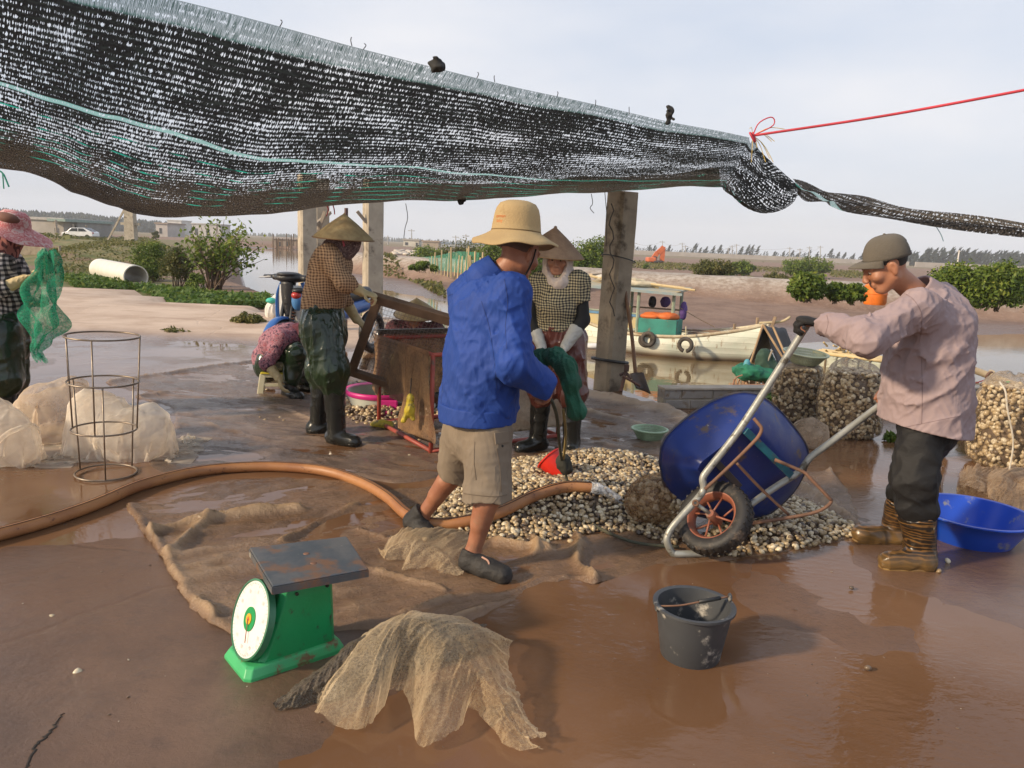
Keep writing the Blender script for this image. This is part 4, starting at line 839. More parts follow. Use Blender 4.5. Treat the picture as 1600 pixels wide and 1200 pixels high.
b = MB(); b.tube(spline([at(-10, 262, 7.4), at(4, 270, 7.4), at(10, 282, 7.4), at(14, 292, 7.4)], 8), .008, 5); b.tube([at(4, 270, 7.4), at(6, 295, 7.4)], .006, 5); tag(obj('tie_string', b, mat('green_string', (.03, .3, .2))), 'green string tied to the far left corner of the net', 'string')
# ------------------------------------------------------------------ wet sheets on the ground
def tarpmat(name, a, b, c):
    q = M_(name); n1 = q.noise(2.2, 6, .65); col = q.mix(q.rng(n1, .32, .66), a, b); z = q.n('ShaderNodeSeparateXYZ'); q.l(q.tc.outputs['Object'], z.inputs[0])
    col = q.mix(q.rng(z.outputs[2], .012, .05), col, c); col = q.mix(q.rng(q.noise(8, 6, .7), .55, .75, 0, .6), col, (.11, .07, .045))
    q.set('Base Color', col).set('Roughness', q.rng(q.noise(3, 4), .3, .7, .08, .36)).set('Specular IOR Level', .5); q.bump(q.noise(38, 7, .72), .8, .014); return q.m
def tarp(name, poly, ridges, lab, m, seed, amp, dirv, ctr=None):
    P = np.array([g(x, y)[:2] for x, y in poly]); Q = spline(np.vstack([P, P[:1]]), 900)[:-1]; sl_ = np.r_[0, np.cumsum(np.linalg.norm(np.diff(np.vstack([Q, Q[:1]]), axis=0), axis=1))]
    nt_, nr_ = 620, 90; tt = np.linspace(0, sl_[-1], nt_, endpoint=False); Q2 = np.vstack([Q, Q[:1]]); Bd = np.stack([np.interp(tt, sl_, Q2[:, k]) for k in (0, 1)], 1); c0 = P.mean(0) if ctr is None else g(*ctr)[:2]
    Bd = Bd+(Bd-c0)/np.linalg.norm(Bd-c0, axis=1)[:, None]*(.05*(fbm(Bd[:, 0]*6, Bd[:, 1]*6, seed)-.45)+.02*(fbm(Bd[:, 0]*25, Bd[:, 1]*25, seed)-.45))[:, None]
    rr_ = np.linspace(0.02, 1, nr_)**.75; x = c0[0]+(Bd[:, 0]-c0[0])[:, None]*rr_; y = c0[1]+(Bd[:, 1]-c0[1])[:, None]*rr_
    sd = np.maximum(poly_sd(x, y, Bd[::3]), 0); d = nrm(dirv); u = x*d[0]+y*d[1]; v = -x*d[1]+y*d[0]
    w = fbm(x*1.3, y*1.3, seed)*1.6
    z = amp*(ridged(v*5.5+w, u*1.7+w, seed, 3)-.42)*1.6*(.35+1.1*fbm(x*.9, y*.9, seed+4))+amp*.7*(ridged(v*15+w, u*5, seed+5, 3)-.4)
    for (pl, h, wd) in ridges:
        h *= .72; wd *= .62; q_ = np.array([g(a, b)[:2] for a, b in pl]); wob = .06*(fbm(x*7, y*7, seed+2)-.45); dl = line_d(x+wob, y+wob, q_); z = z+h*np.exp(-(dl/wd)**1.4)*(.55+.9*fbm(u*9, v*9, seed+9))
    z = z*sstep(-.015, .03, sd)-.006*(1-sstep(0, .03, sd))+.001; hy, _ = yard_h(x, y); z = np.maximum(hy, -.005)+z-.002
    i = np.arange(nt_*nr_).reshape(nt_, nr_); j = np.roll(i, -1, 0); F = np.stack([i[:, :-1], i[:, 1:], j[:, 1:], j[:, :-1]], -1).reshape(-1, 4)
    return tag(obj(name, (np.stack([x, y, z], -1).reshape(-1, 3), F), m, smooth=True, solid=.004), lab, 'ground sheet'), None
MT1 = tarpmat('wet_net_sheet', (.15, .088, .05), (.225, .135, .077), (.36, .235, .13)); MT2 = tarpmat('wet_brown_sheet', (.125, .082, .057), (.20, .13, .088), (.38, .27, .175))
tarp('ground_sheet', [(195, 790), (240, 855), (265, 900), (300, 950), (340, 985), (372, 1002), (430, 1002), (560, 985), (660, 988), (720, 975), (790, 945), (880, 906), (930, 914), (960, 905), (1060, 885), (1150, 876), (1240, 862), (1345, 832), (1330, 780), (1300, 740), (1240, 735), (1120, 712), (1000, 716), (900, 712), (760, 735), (640, 765), (540, 752), (440, 746), (340, 752), (280, 770)],
     [([(198, 790), (240, 853), (265, 900), (300, 948), (340, 980), (372, 1000)], .035, .035), ([(232, 838), (285, 826), (330, 816), (400, 806), (470, 800)], .075, .05), ([(262, 870), (300, 840), (330, 818)], .05, .045), ([(700, 975), (790, 945), (880, 906)], .03, .03), ([(880, 805), (905, 850), (900, 885), (935, 912)], .06, .035), ([(1060, 886), (960, 905)], .03, .025), ([(1235, 752), (1300, 795), (1350, 826)], .07, .06), ([(1300, 740), (1335, 725), (1338, 770)], .10, .05),
      ([(440, 850), (500, 815), (560, 790)], .035, .03), ([(540, 880), (600, 900), (690, 930)], .025, .02), ([(400, 960), (470, 930)], .03, .03), ([(450, 905), (520, 900)], .03, .03), ([(620, 965), (700, 940)], .025, .025), ([(780, 850), (860, 862)], .05, .04), ([(830, 842), (845, 865)], .06, .03), ([(560, 830), (640, 850)], .03, .03)],
     'wet tan net sheet spread wrinkled under the scale and the blue-jacketed man', MT1, 3, .03, (.8, .6), (760, 845))
tarp('ground_sheet', [(165, 598), (230, 588), (330, 573), (400, 562), (470, 558), (600, 585), (760, 610), (900, 612), (960, 622), (1040, 640), (1085, 662), (1090, 690), (1030, 712), (920, 712), (780, 722), (640, 755), (540, 742), (440, 730), (330, 742), (262, 752), (230, 720), (262, 700), (270, 640), (215, 622)],
     [([(170, 598), (230, 589), (330, 574), (420, 562)], .04, .06), ([(905, 618), (960, 628), (1040, 645), (1085, 666)], .10, .16), ([(910, 645), (980, 660), (1060, 690)], .06, .09), ([(205, 622), (260, 615)], .04, .05), ([(900, 690), (960, 700)], .03, .05), ([(440, 640), (560, 690)], .02, .03), ([(300, 660), (420, 690)], .02, .03)],
     'long wet brown sheet with shallow folds lying under the standing women', MT2, 9, .028, (.96, -.28), (640, 660))
# ------------------------------------------------------------------ clams
def clam_mesh(n=8, m=5):
    b = MB().ball((0, 0, 0), .5, n, m); V = np.array(b.V); y = V[:, 1]; V[:, 0] *= 1.0-.42*np.clip(y*2, 0, 1)**1.4; V[:, 1] *= .88; V[:, 2] *= .62*(1-.3*np.clip(-y*2, 0, 1)); V[:, 1] += .03
    return V, b.F
CLV, CLF = clam_mesh()
CLR = [(0, (.05, .038, .03)), (.22, (.15, .105, .068)), (.45, (.36, .255, .13)), (.72, (.54, .42, .25)), (1, (.72, .63, .46))]
def clammat(name, obj_rand, wet=.3):
    q = M_(name)
    if obj_rand: f = q.n('ShaderNodeObjectInfo').outputs['Random']
    else: f = q.attr('cv')
    c = ramp(q.nt, CLR, f); c = q.mix(q.rng(q.noise(55, 3), .45, .7, 0, .5), c, (.16, .11, .075)); q.set('Base Color', c).set('Roughness', wet); w_ = q.n('ShaderNodeTexWave', wave_type='RINGS'); w_.inputs['Scale'].default_value = 60; return q.m
MCL, MCLO = clammat('clam_shell', False), clammat('clam_shell_single', True)
TRI = []
for f in CLF: TRI.append((f[0], f[1], f[2], f[3] if len(f) > 3 else f[2]))
TRIA = np.array([[f[0], f[1], f[2]] for f in CLF]+[[f[0], f[2], f[3]] for f in CLF if len(f) > 3])
def rand_rot(n, tilt, up=None):
    a = RNG.random(n)*6.283; t = RNG.normal(0, tilt, n); ph = RNG.random(n)*6.283; c, s = np.cos(a), np.sin(a); Z = np.zeros(n); O = np.ones(n)
    R1 = np.stack([c, -s, Z, s, c, Z, Z, Z, O], 1).reshape(n, 3, 3); kx, ky = np.cos(ph), np.sin(ph); ct, s_t = np.cos(t), np.sin(t)
    R2 = np.stack([ct+kx*kx*(1-ct), kx*ky*(1-ct), ky*s_t, kx*ky*(1-ct), ct+ky*ky*(1-ct), -kx*s_t, -ky*s_t, kx*s_t, ct], 1).reshape(n, 3, 3); R = R2 @ R1
    if up is not None:
        x = np.cross(up, A(.31, .2, .93)); x /= np.linalg.norm(x, axis=1)[:, None]+1e-9; y = np.cross(up, x); R = np.stack([x, y, up], 2) @ R
    return R
def clam_mass(name, P, size, m, parent=None, tilt=.6, up=None, cv=None, kind='stuff'):
    n = len(P); R = rand_rot(n, tilt, up); s = size*(.62+.68*RNG.random(n)**1.3); V = np.einsum('nij,vj->nvi', R, CLV)*s[:, None, None]+P[:, None, :]; F = (TRIA[None]+(np.arange(n)*len(CLV))[:, None, None]).reshape(-1, 3)
    cv = np.clip(RNG.beta(1.25, 1.05, n) if cv is None else cv, 0, 1)
    o = obj(name, (V.reshape(-1, 3), F), m, parent, smooth=True, attrs={'cv': np.repeat(cv, len(CLV))}); o['kind'] = kind; return o
MGRIT = mat('clam_grit', (.16, .11, .075), (.08, .055, .04), 20, .6, bump=.6)
def pile(poly, hmax, edge, seed, rough=.03):
    P = np.array([g(a, b)[:2] for a, b in poly])
    def h(x, y): sd = poly_sd(x, y, P)+.10*(fbm(x*4, y*4, seed)-.45); return np.where(sd > -.02, hmax*sstep(-.02, edge, sd)*(.55+.9*fbm(x*2.2, y*2.2, seed+3))+.008*(vnoise(x*20, y*20, seed)), -1), sd
    return P, h
def scatter(poly, hmax, edge, seed, step):
    P, h = pile(poly, hmax, edge, seed); lo, hi = P.min(0)-.1, P.max(0)+.1; x, y = np.meshgrid(np.arange(lo[0], hi[0], step), np.arange(lo[1], hi[1], step), indexing='ij'); x = (x+RNG.uniform(-.5, .5, x.shape)*step).ravel(); y = (y+RNG.uniform(-.5, .5, y.shape)*step).ravel()
    z, sd = h(x, y); k = sd > -.015; return np.stack([x, y, z+.008+.006*RNG.random(len(x))], 1)[k], sd[k], h, (lo, hi)
BIG = [(662, 800), (690, 780), (730, 752), (800, 722), (860, 712), (930, 708), (1000, 716), (1048, 728), (1080, 752), (1060, 800), (1050, 852), (985, 832), (900, 838), (860, 846), (790, 850), (740, 836), (690, 822)]
P_, sd_, h_, ex_ = scatter(BIG, .105, .38, 5, .0235)
dst = np.hypot(P_[:, 0]*1.0, P_[:, 1]); ordr = np.argsort(dst+RNG.normal(0, .05, len(dst)))
near_i, rest_i = ordr[:240], ordr[240:]
clam_mass('clam_heap', P_[rest_i], .034, MCL)
gx, gy = np.meshgrid(np.linspace(ex_[0][0], ex_[1][0], 90), np.linspace(ex_[0][1], ex_[1][1], 70), indexing='ij'); gz, gs = h_(gx, gy); Fg = gridF(90, 70); Fg = Fg[gs.ravel()[Fg].min(1) > -.01]
tag(obj('shell_grit', (np.stack([gx, gy, gz-.004], -1).reshape(-1, 3), Fg), MGRIT, smooth=True), kind='stuff')
RIGHT = [(1180, 800), (1230, 775), (1280, 790), (1330, 822), (1325, 838), (1250, 856), (1170, 866), (1120, 868), (1090, 862), (1110, 830)]
P2_, sd2_, h2_, ex2_ = scatter(RIGHT, .05, .3, 15, .026)
clam_mass('clam_heap', P2_, .034, MCL, cv=RNG.beta(1.9, 1.1, len(P2_)))
MID = [(528, 612), (560, 600), (640, 596), (690, 620), (690, 650), (640, 664), (560, 664), (530, 650)]
P3_, _, _, _ = scatter(MID, .08, .35, 25, .034); P3_ = P3_[RNG.random(len(P3_)) < .85]
clam_mass('clam_heap', P3_, .045, MCL, cv=RNG.beta(1.4, 2.0, len(P3_)))
# single clams that can be told one by one at the front of the heap and on the floor
base_me = fmesh('clam', CLV, CLF, True); base_me.materials.append(MCLO)
singles = [P_[i] for i in near_i]
for i in range(34): c = g(random.uniform(640, 900), random.uniform(800, 850)); singles.append(c+A(0, 0, .014))
for (x, y) in ((80, 970), (122, 1056), (1330, 922), (1355, 1048), (1430, 888), (1466, 896), (1480, 880), (605, 640), (690, 700), (640, 715), (655, 690)): singles.append(g(x, y)+A(0, 0, .012))
for i in range(14): singles.append(g(random.uniform(400, 520), random.uniform(610, 660))+A(0, 0, .012))
proto = None
for i, p in enumerate(singles):
    if proto is None: o = proto = bpy.data.objects.new('clam', base_me)
    else: o = proto.copy()
    C.objects.link(o); R = rand_rot(1, .5)[0]; s = .034*random.uniform(.68, 1.25); o.matrix_world = Matrix.Translation(Vector([float(v) for v in p])) @ Matrix(R.tolist()).to_4x4() @ Matrix.Scale(s, 4)
    tag(o, 'small pale brown clam lying loose at the front of the heaps or on the floor', 'clam', 'loose clams at the edge of the heaps')
# grit, mud crumbs and shell bits strewn over the wet floor
n = 1500; gp = np.stack([RNG.uniform(-3.2, 3.4, n), 1.9+RNG.random(n)**.8*6.2], 1); kk = fbm(gp[:, 0]*1.1, gp[:, 1]*1.1, 21) > .43; gp = gp[kk]; hz, _ = yard_h(gp[:, 0], gp[:, 1]); sz = .004+.010*RNG.random(len(gp))**3
Rr_ = rand_rot(len(gp), .3); Vg = np.einsum('nij,vj->nvi', Rr_, CLV*A(1.2, .9, .5))*sz[:, None, None]+np.stack([gp[:, 0], gp[:, 1], np.maximum(hz, .0)+.001], 1)[:, None, :]; Fg_ = (TRIA[None]+(np.arange(len(gp))*len(CLV))[:, None, None]).reshape(-1, 3)
tag(obj('floor_grit', (Vg.reshape(-1, 3), Fg_), leafmat('grit_bits', [(0, (.06, .04, .03)), (.75, (.17, .11, .07)), (1, (.5, .44, .34))], 0.), smooth=True, attrs={'cv': np.repeat(RNG.random(len(gp)), len(CLV))}), kind='stuff')
# ------------------------------------------------------------------ clam sacks
def netmat(name, c, a0, a1, scale=60, rough=.6, tl=.3, dirt=None):
    q = M_(name); col = q.mix(q.rng(q.noise(5, 5, .65), .35, .65), c, dirt or tuple(v*.65 for v in c)); q.set('Base Color', col).set('Roughness', rough)
    t = q.n('ShaderNodeBsdfTranslucent'); x = q.n('ShaderNodeMixShader'); x.inputs[0].default_value = tl; q.l(col, t.inputs[0]); q.l(q.b.outputs[0], x.inputs[1]); q.l(t.outputs[0], x.inputs[2])
    tr = q.n('ShaderNodeBsdfTransparent'); y = q.n('ShaderNodeMixShader'); lw = q.n('ShaderNodeLayerWeight'); lw.inputs[0].default_value = .5
    f = q.math('ADD', q.rng(q.noise(scale, 3, .6), .3, .7, a0, a1), q.math('MULTIPLY', q.math('POWER', lw.outputs['Facing'], 2.5), .55), True)
    q.l(f, y.inputs[0]); q.l(tr.outputs[0], y.inputs[1]); q.l(x.outputs[0], y.inputs[2]); q.l(y.outputs[0], q.o.inputs[0]); return q.m
MSACK = netmat('sack_net', (.42, .32, .22), .06, .26, 90)
MSACKT = netmat('sack_net_top', (.60, .49, .38), .18, .6, 40, tl=.45)
def sack(px, pyb, r, h, seed, lab, top=.14, lean=(0, 0)):
    c = g(px, pyb); c = A(c[0], c[1]+r, 0); t = thing('clam_sack', lab, 'sack', c, 'mesh sacks full of clams'); rr = np.random.default_rng(seed)
    def rad(a, z): f = 1-.16*sstep(.82, 1., z)-.22*sstep(.1, 0, z); return r*f*(1+.07*np.sin(a*2+seed)+.05*np.sin(a*3+z*7+seed)+.05*(vnoise(np.cos(a)*2+seed, np.sin(a)*2, z*4)-.5))
    n, m = 40, 26; V = []; a = np.arange(n)*2*math.pi/n
    for i in range(m): z = i/(m-1); q_ = rad(a, np.full(n, z)); V.append(np.stack([c[0]+q_*np.cos(a)+lean[0]*z, c[1]+q_*np.sin(a)+lean[1]*z, np.full(n, z*h)], 1))
    V = np.vstack(V); F = np.array([(i*n+k, i*n+(k+1) % n, (i+1)*n+(k+1) % n, (i+1)*n+k) for i in range(m-1) for k in range(n)])
    # gathered top: folds drawn to one side
    tv = []; mt = 12
    for i in range(mt+1):
        s_ = i/mt; q_ = rad(a, np.full(n, 1.))*(1-s_*.75)*(1+.22*s_*np.sin(a*7+seed)); z = h+top*(1.2*s_*(1-.55*s_)+.10*np.sin(a*5+seed+s_*4)*s_); off = .07*s_*A(math.cos(seed), math.sin(seed)*.5)
        tv.append(np.stack([c[0]+lean[0]+q_*np.cos(a)+off[0], c[1]+lean[1]+q_*np.sin(a)+off[1], z], 1))
    tv = np.vstack(tv); obj('net_bag', (V, F), MSACK, t, smooth=True)
    obj('gathered_top', (tv, np.array([(i*n+k, i*n+(k+1) % n, (i+1)*n+(k+1) % n, (i+1)*n+k) for i in range(mt) for k in range(n)])), MSACKT, t, smooth=True)
    N = int(6.28*r*h/.00105*1.25); aa = rr.random(N)*6.283; zz = rr.random(N); q_ = rad(aa, zz)-.016-.014*rr.random(N); P = np.stack([c[0]+q_*np.cos(aa)+lean[0]*zz, c[1]+q_*np.sin(aa)+lean[1]*zz, .012+zz*(h-.03)], 1)
    up = np.stack([np.cos(aa), np.sin(aa), .1+0*aa], 1); up /= np.linalg.norm(up, axis=1)[:, None]
    k = int(N*.25); ra = r*.85*np.sqrt(rr.random(k)); ta = rr.random(k)*6.283; P = np.vstack([P, np.stack([c[0]+lean[0]+ra*np.cos(ta), c[1]+lean[1]+ra*np.sin(ta), h-.02+.02*rr.random(k)], 1)]); up = np.vstack([up, np.tile(A(0, 0, 1), (k, 1))])
    clam_mass('clams_in_sack', P, .040, MCL, tilt=.5, up=up, cv=np.clip(RNG.beta(1.7, 1.0, len(P)), 0, 1))
    core = MB().lathe([(0, .01), (r*.62, .02), (r*.78, .1), (r*.78, h*.8), (r*.6, h*.95), (0, h*.96)], c, 20); tag(obj('shell_grit', core, MGRIT, smooth=True), kind='stuff'); return c
sa = sack(1255, 668, .205, .50, 1, 'mesh sack of clams standing upright with a pale green basket on top', .06)
sb_ = sack(1342, 692, .235, .55, 2, 'tall mesh sack of clams with a crumpled net top, left of the capped man', .16)
sack(1462, 716, .145, .42, 3, 'smaller mesh sack of clams mostly hidden behind the capped man\'s legs', .1)
sc_ = sack(1598, 742, .24, .60, 4, 'mesh sack of clams tied with white string at the right edge', .16, (0, 0))
st = MB().tube(spline([at(1562, 597, 5.1), at(1571, 612, 5.0), at(1574, 640, 4.98), at(1583, 690, 4.97), at(1577, 735, 4.98)], 16), .006, 6); tag(obj('white_string', st, mat('white_cord', (.6, .55, .46), (.5, .44, .35), 20)), 'white string hanging over the clam sack at the right edge', 'string')
def blob_bag(name, ells, lab, m, fold, res=.011, amp=.03, cat='net bag', group=None, base=None, smooth=True, cut=None):
    S = SDF()
    for (c, r) in ells: S.ell(c, r, k=.08)
    S.cuts.append((A(0, 0, .002), A(0, 0, -1)))
    if cut: S.cuts += cut
    V, F = S.mesh(res, folds(fold), amp); o = obj(name, (V, F), m, smooth=True); return tag(o, lab, cat, group)
MPALE = netmat('pale_net', (.93, .87, .78), .34, .50, 7, rough=.9, tl=.6, dirt=(.88, .78, .66)); MPALED = netmat('pale_net_dirty', (.84, .72, .58), .28, .46, 7, rough=.9, tl=.5, dirt=(.70, .56, .42)); MPALE2 = netmat('dirty_net', (.58, .46, .34), .3, .7, 9, tl=.35, dirt=(.28, .2, .13))
f1 = [((.2, .1, 1), 9, 2, .016), ((1, .2, .4), 20, 3, .006)]
def e_(px, py, Y, rx, rz, ry=None): p = at(px, py, Y); s = Y/FPX; return (p, (rx*s, (ry or rx*.7)*s, rz*s))
blob_bag('net_bundle', [e_(1262, 682, 5.7, 34, 20), e_(1266, 668, 5.75, 22, 14)], 'small crumpled brown net bundle in front of the basket sack', MPALE2, f1, .008, .02)
# ------------------------------------------------------------------ crumpled nets (simulated cloth)
def crumple(nu, nv, su, sv, c, yaw, squash, lift, col, seed, steps=110, noise=.05, floor=.006, bend=.03):
    r = np.random.default_rng(seed); u, v = np.meshgrid(np.linspace(-.5, .5, nu), np.linspace(-.5, .5, nv), indexing='ij'); rest = np.stack([u*su, v*sv, 0*u], -1)
    x = u*su*squash[0]; y = v*sv*squash[1]; z = lift+noise*3*(fbm(u*9+seed, v*9, seed, 3)-.45)+r.normal(0, noise*.12, u.shape); R = rotz(yaw); P = np.stack([x+noise*2*(fbm(u*7, v*7, seed+5)-.45), y+noise*2*(fbm(u*7, v*7, seed+8)-.45), z], -1) @ R.T+np.asarray(c)*A(1, 1, 0)
    return drape(P, nu, nv, col, steps, 6, floor, rest=rest, bend=bend, grip=.35)
MHEAP = netmat('tan_netting', (.80, .65, .44), .24, .44, 120, rough=.8, tl=.45, dirt=(.62, .47, .29)); MHEAPD = netmat('dark_netting', (.13, .105, .075), .5, .9, 130, tl=.15, dirt=(.07, .055, .04))
def swag(nm, spine, front, back, lab, m, seed, pleat=.028, nu=220, nv=70, curl=.4):
    """loose netting thrown down: a raised fold line with cloth falling to a free hem on both sides (x, y, height stations)"""
    f = lambda P, k: spline([np.r_[g(x, y, z)] for x, y, z in P], k); Sp, Fr, Bk = f(spine, nu), f([(x, y, .008) for x, y in front], nu), f([(x, y, .008) for x, y in back], nu); V = []
    UU = np.linspace(0, 1, nu)[:, None]; jj = np.linspace(0, 1, nv)[None]; VV = np.where(jj > .3, (jj-.3)/.7, (jj-.3)/.3); UU, VV = np.broadcast_arrays(UU, VV)
    W1 = ridged(UU*13+seed, VV*.9+UU*2, seed, 2)-.42; W2 = ridged(UU*30+VV*2.5, VV*2.2, seed+3, 3)**1.6-.24; W3 = fbm(UU*8, VV*5, seed+6)-.45; W4 = np.maximum(0, fbm(UU*15, 4, seed+4)-.5); W5 = fbm(UU*17, VV*2, seed+9)-.45; W6 = fbm(UU*19, 7, seed+2)-.45; W7 = fbm(UU*11, 3, seed)-.45
    for i in range(nu):
        u = i/(nu-1); s0 = Sp[i]+A(0, 0, .02*W7[i, 0]); tg = nrm(Sp[min(i+1, nu-1)]-Sp[max(i-1, 0)])
        for j in range(nv):
            v = VV[i, j]; h = Fr[i] if v >= 0 else Bk[i]; t = abs(v); c = lerp(s0, h, curl)*A(1, 1, 0)+A(0, 0, s0[2]*.96+.01)
            p = (1-t)**2*s0+2*t*(1-t)*c+t*t*h; out = nrm((h-s0)*A(1, 1, 0)+A(0, 0, .05)); nr_ = nrm(np.cross(tg, h-s0)+1e-6); nr_ = nr_ if nr_[2] >= 0 else -nr_
            w1, w2, w3 = W1[i, j], W2[i, j], W3[i, j]; e = t**.7
            p = p+nr_*(pleat*2.3*w1*e+pleat*1.7*w2*(.25+.75*e)+pleat*1.0*w3)+A(0, 0, .035*W4[i, j]*t**6*3)+tg*pleat*1.3*W5[i, j]*e+out*(.05*W6[i, j]*t**4); V.append(p)
    V = np.array(V); V[:, 2] = np.maximum(V[:, 2], .004+.003*RNG.random(len(V))); return tag(obj(nm, (V, gridF(nu, nv)), m, smooth=True), lab, 'netting')
swag('netting', [(572, 992, .10), (592, 978, .16), (620, 967, .20), (645, 964, .215), (675, 974, .20), (702, 990, .18), (728, 1015, .15), (752, 1045, .12), (775, 1080, .09), (797, 1118, .055), (818, 1155, .03)],
     [(498, 1105), (505, 1122), (562, 1154), (592, 1118), (612, 1082), (640, 1088), (652, 1166), (700, 1158), (728, 1128), (738, 1108), (775, 1140), (790, 1166), (842, 1180)], [(600, 1012), (640, 1008), (680, 1006), (720, 1004), (772, 998), (794, 1012), (788, 1045), (800, 1085), (822, 1130), (842, 1166)],
     'crumpled sheer tan netting heaped in the puddle beside the green scale', MHEAP, 4.2, .020)
swag('netting', [(430, 1108, .006), (470, 1072, .05), (515, 1035, .10), (560, 1002, .15), (610, 982, .17), (655, 966, .16), (700, 968, .13), (735, 985, .08)], [(436, 1112), (478, 1104), (530, 1090), (570, 1070), (620, 1050), (660, 1040), (710, 1030), (750, 1020)], [(428, 1104), (470, 1080), (530, 1050), (580, 1025), (630, 1005), (680, 995), (720, 990), (760, 985)], 'dark netting lying behind and under the sheer tan netting', MHEAPD, 8.1, .014)
swag('netting', [(596, 868, .02), (620, 850, .06), (650, 842, .085), (680, 852, .07), (705, 872, .05), (724, 893, .015)], [(592, 860), (606, 880), (640, 878), (628, 892), (668, 890), (690, 898), (722, 902)], [(610, 842), (640, 828), (680, 826), (720, 832), (735, 850), (735, 885)], 'pale netting scrap under the blue-jacketed man\'s rear shoe', MHEAP, 2.7, .014, 90, 34)
swag('netting', [(1500, 752, .03), (1522, 744, .09), (1540, 750, .04), (1562, 744, .10), (1590, 755, .05), (1612, 756, .09), (1690, 775, .03)], [(1502, 762), (1520, 772), (1545, 776), (1552, 790), (1590, 800), (1640, 806), (1695, 800)], [(1505, 738), (1530, 732), (1570, 730), (1610, 735), (1650, 745), (1700, 760)], 'crumpled brown netting between the blue basin and the right clam sack', netmat('brown_netting', (.66, .49, .33), .26, .46, 30, rough=.8, tl=.4, dirt=(.50, .35, .22)), 6.3, .022)
FB = [((.2, .1, 1), 10, 2, .020), ((.8, .2, .6), 24, 3, .010), ((-.3, -.2, .9), 50, 5, .006)]
def gauze(es, su, sv, c, yaw, seed, lab, m, squash=(.62, .62)):
    t = thing('net_bag', lab, 'net bag', c*A(1, 1, 0), 'pale net bags at the left'); S = SDF()
    for (p, r) in es: S.ell(p, r, k=.08)
    S.cuts.append((A(0, 0, .002), A(0, 0, -1))); V, F = S.mesh(.010, folds(FB), .032); obj('outer_net', (V, F), m, t, smooth=True)
    col = [(p-A(r[0]*.4, 0, 0), p+A(r[0]*.4, 0, 0), min(r[2], r[0])*.80) for p, r in es]
    V = crumple(60, 50, su, sv, c, yaw, squash, .52, col, seed, 60, .10, bend=.05); obj('inner_folds', (V, gridF(60, 50)), m, t, smooth=True)
gauze([e_(-14, 690, 4.45, 52, 50), e_(22, 680, 4.5, 30, 38), e_(-20, 655, 4.5, 36, 40), e_(38, 704, 4.48, 22, 16)], 1.25, 1.0, g(5, 722)+A(0, .08, 0), .3, 61, 'stuffed pale net bag cut off by the left edge', MPALE, (.60, .56))
gauze([e_(66, 645, 5.0, 38, 42), e_(98, 628, 5.05, 32, 30), e_(84, 674, 4.95, 40, 18), e_(118, 610, 5.1, 18, 22)], 1.35, 1.1, g(92, 685)+A(0, .08, 0), .5, 62, 'dirty pale net bundle between the left edge bag and the wire cage', MPALED, (.56, .56))
gauze([e_(200, 680, 4.7, 56, 36), e_(236, 672, 4.75, 30, 42), e_(150, 668, 4.72, 36, 34), e_(148, 640, 4.78, 34, 34), e_(172, 650, 4.75, 30, 30)], 1.45, 1.1, g(196, 708)+A(0, .06, 0), .2, 63, 'white gauzy net bag lying behind the wire cage', MPALE, (.58, .56))
# ------------------------------------------------------------------ hose
MHOSE = M_('orange_hose'); _c = MHOSE.mix(MHOSE.rng(MHOSE.noise(4, 5), .35, .65), (.42, .195, .075), (.30, .125, .05)); _c = MHOSE.mix(MHOSE.rng(MHOSE.noise(22, 5, .7), .58, .72), _c, (.12, .045, .025)); MHOSE.set('Base Color', _c).set('Roughness', .5); MHOSE.bump(MHOSE.noise(40, 3), .2, .006); MHOSE = MHOSE.m
hp = [(-260, 905), (-120, 876), (0, 845), (80, 822), (150, 797), (220, 767), (300, 746), (370, 738), (440, 737), (510, 744), (565, 762), (605, 785), (635, 812), (665, 826), (700, 828), (740, 822), (785, 806), (835, 792), (880, 786), (922, 784)]
def heap_z(p): z = float(h_(np.array([p[0]]), np.array([p[1]]))[0][0]); return max(0, z)+(.012 if z > 0 else 0)
HP = spline([(lambda p: p+A(0, 0, .032+heap_z(p)))(at(x, y, g(x, y)[1]-heap_z(g(x, y))*1.5)*A(1, 1, 0)) for i, (x, y) in enumerate(hp)], 120)
t = thing('hose', 'long thick orange hose curving over the wet floor onto the clam heap', 'hose', HP[0]); obj('tube', MB().tube(HP, np.r_[np.full(96, .032), np.linspace(.032, .030, 24)], 14, cap=False), MHOSE, t, smooth=True)
for s_ in (-.6, .25):
    off = []
    for i in range(120): d = nrm(HP[min(i+1, 119)]-HP[max(i-1, 0)]); sd = nrm(np.cross(d, (0, 0, 1))); off.append(HP[i]+.0322*(math.sin(s_)*sd+math.cos(s_)*A(0, 0, 1)))
    obj('stripe', MB().tube(off, .0022, 4), mat('hose_stripe', (.04, .025, .02)), t, smooth=True)
e0 = HP[-1]; wv = MB().tube(spline([e0, e0+A(.06, .0, -.01), e0+A(.13, .01, -.05), e0+A(.2, 0, -.1)], 14), np.linspace(.03, .02, 14)*(1+.25*RNG.random(14)), 10)
q = M_('running_water'); q.set('Base Color', (.75, .76, .78)).set('Roughness', .08); q.bump(q.noise(70, 4), .8, .01); q.alpha(q.rng(q.noise(50, 3), .35, .65, .25, .75)); tag(obj('water_jet', wv, q.m, smooth=True), kind='stuff')
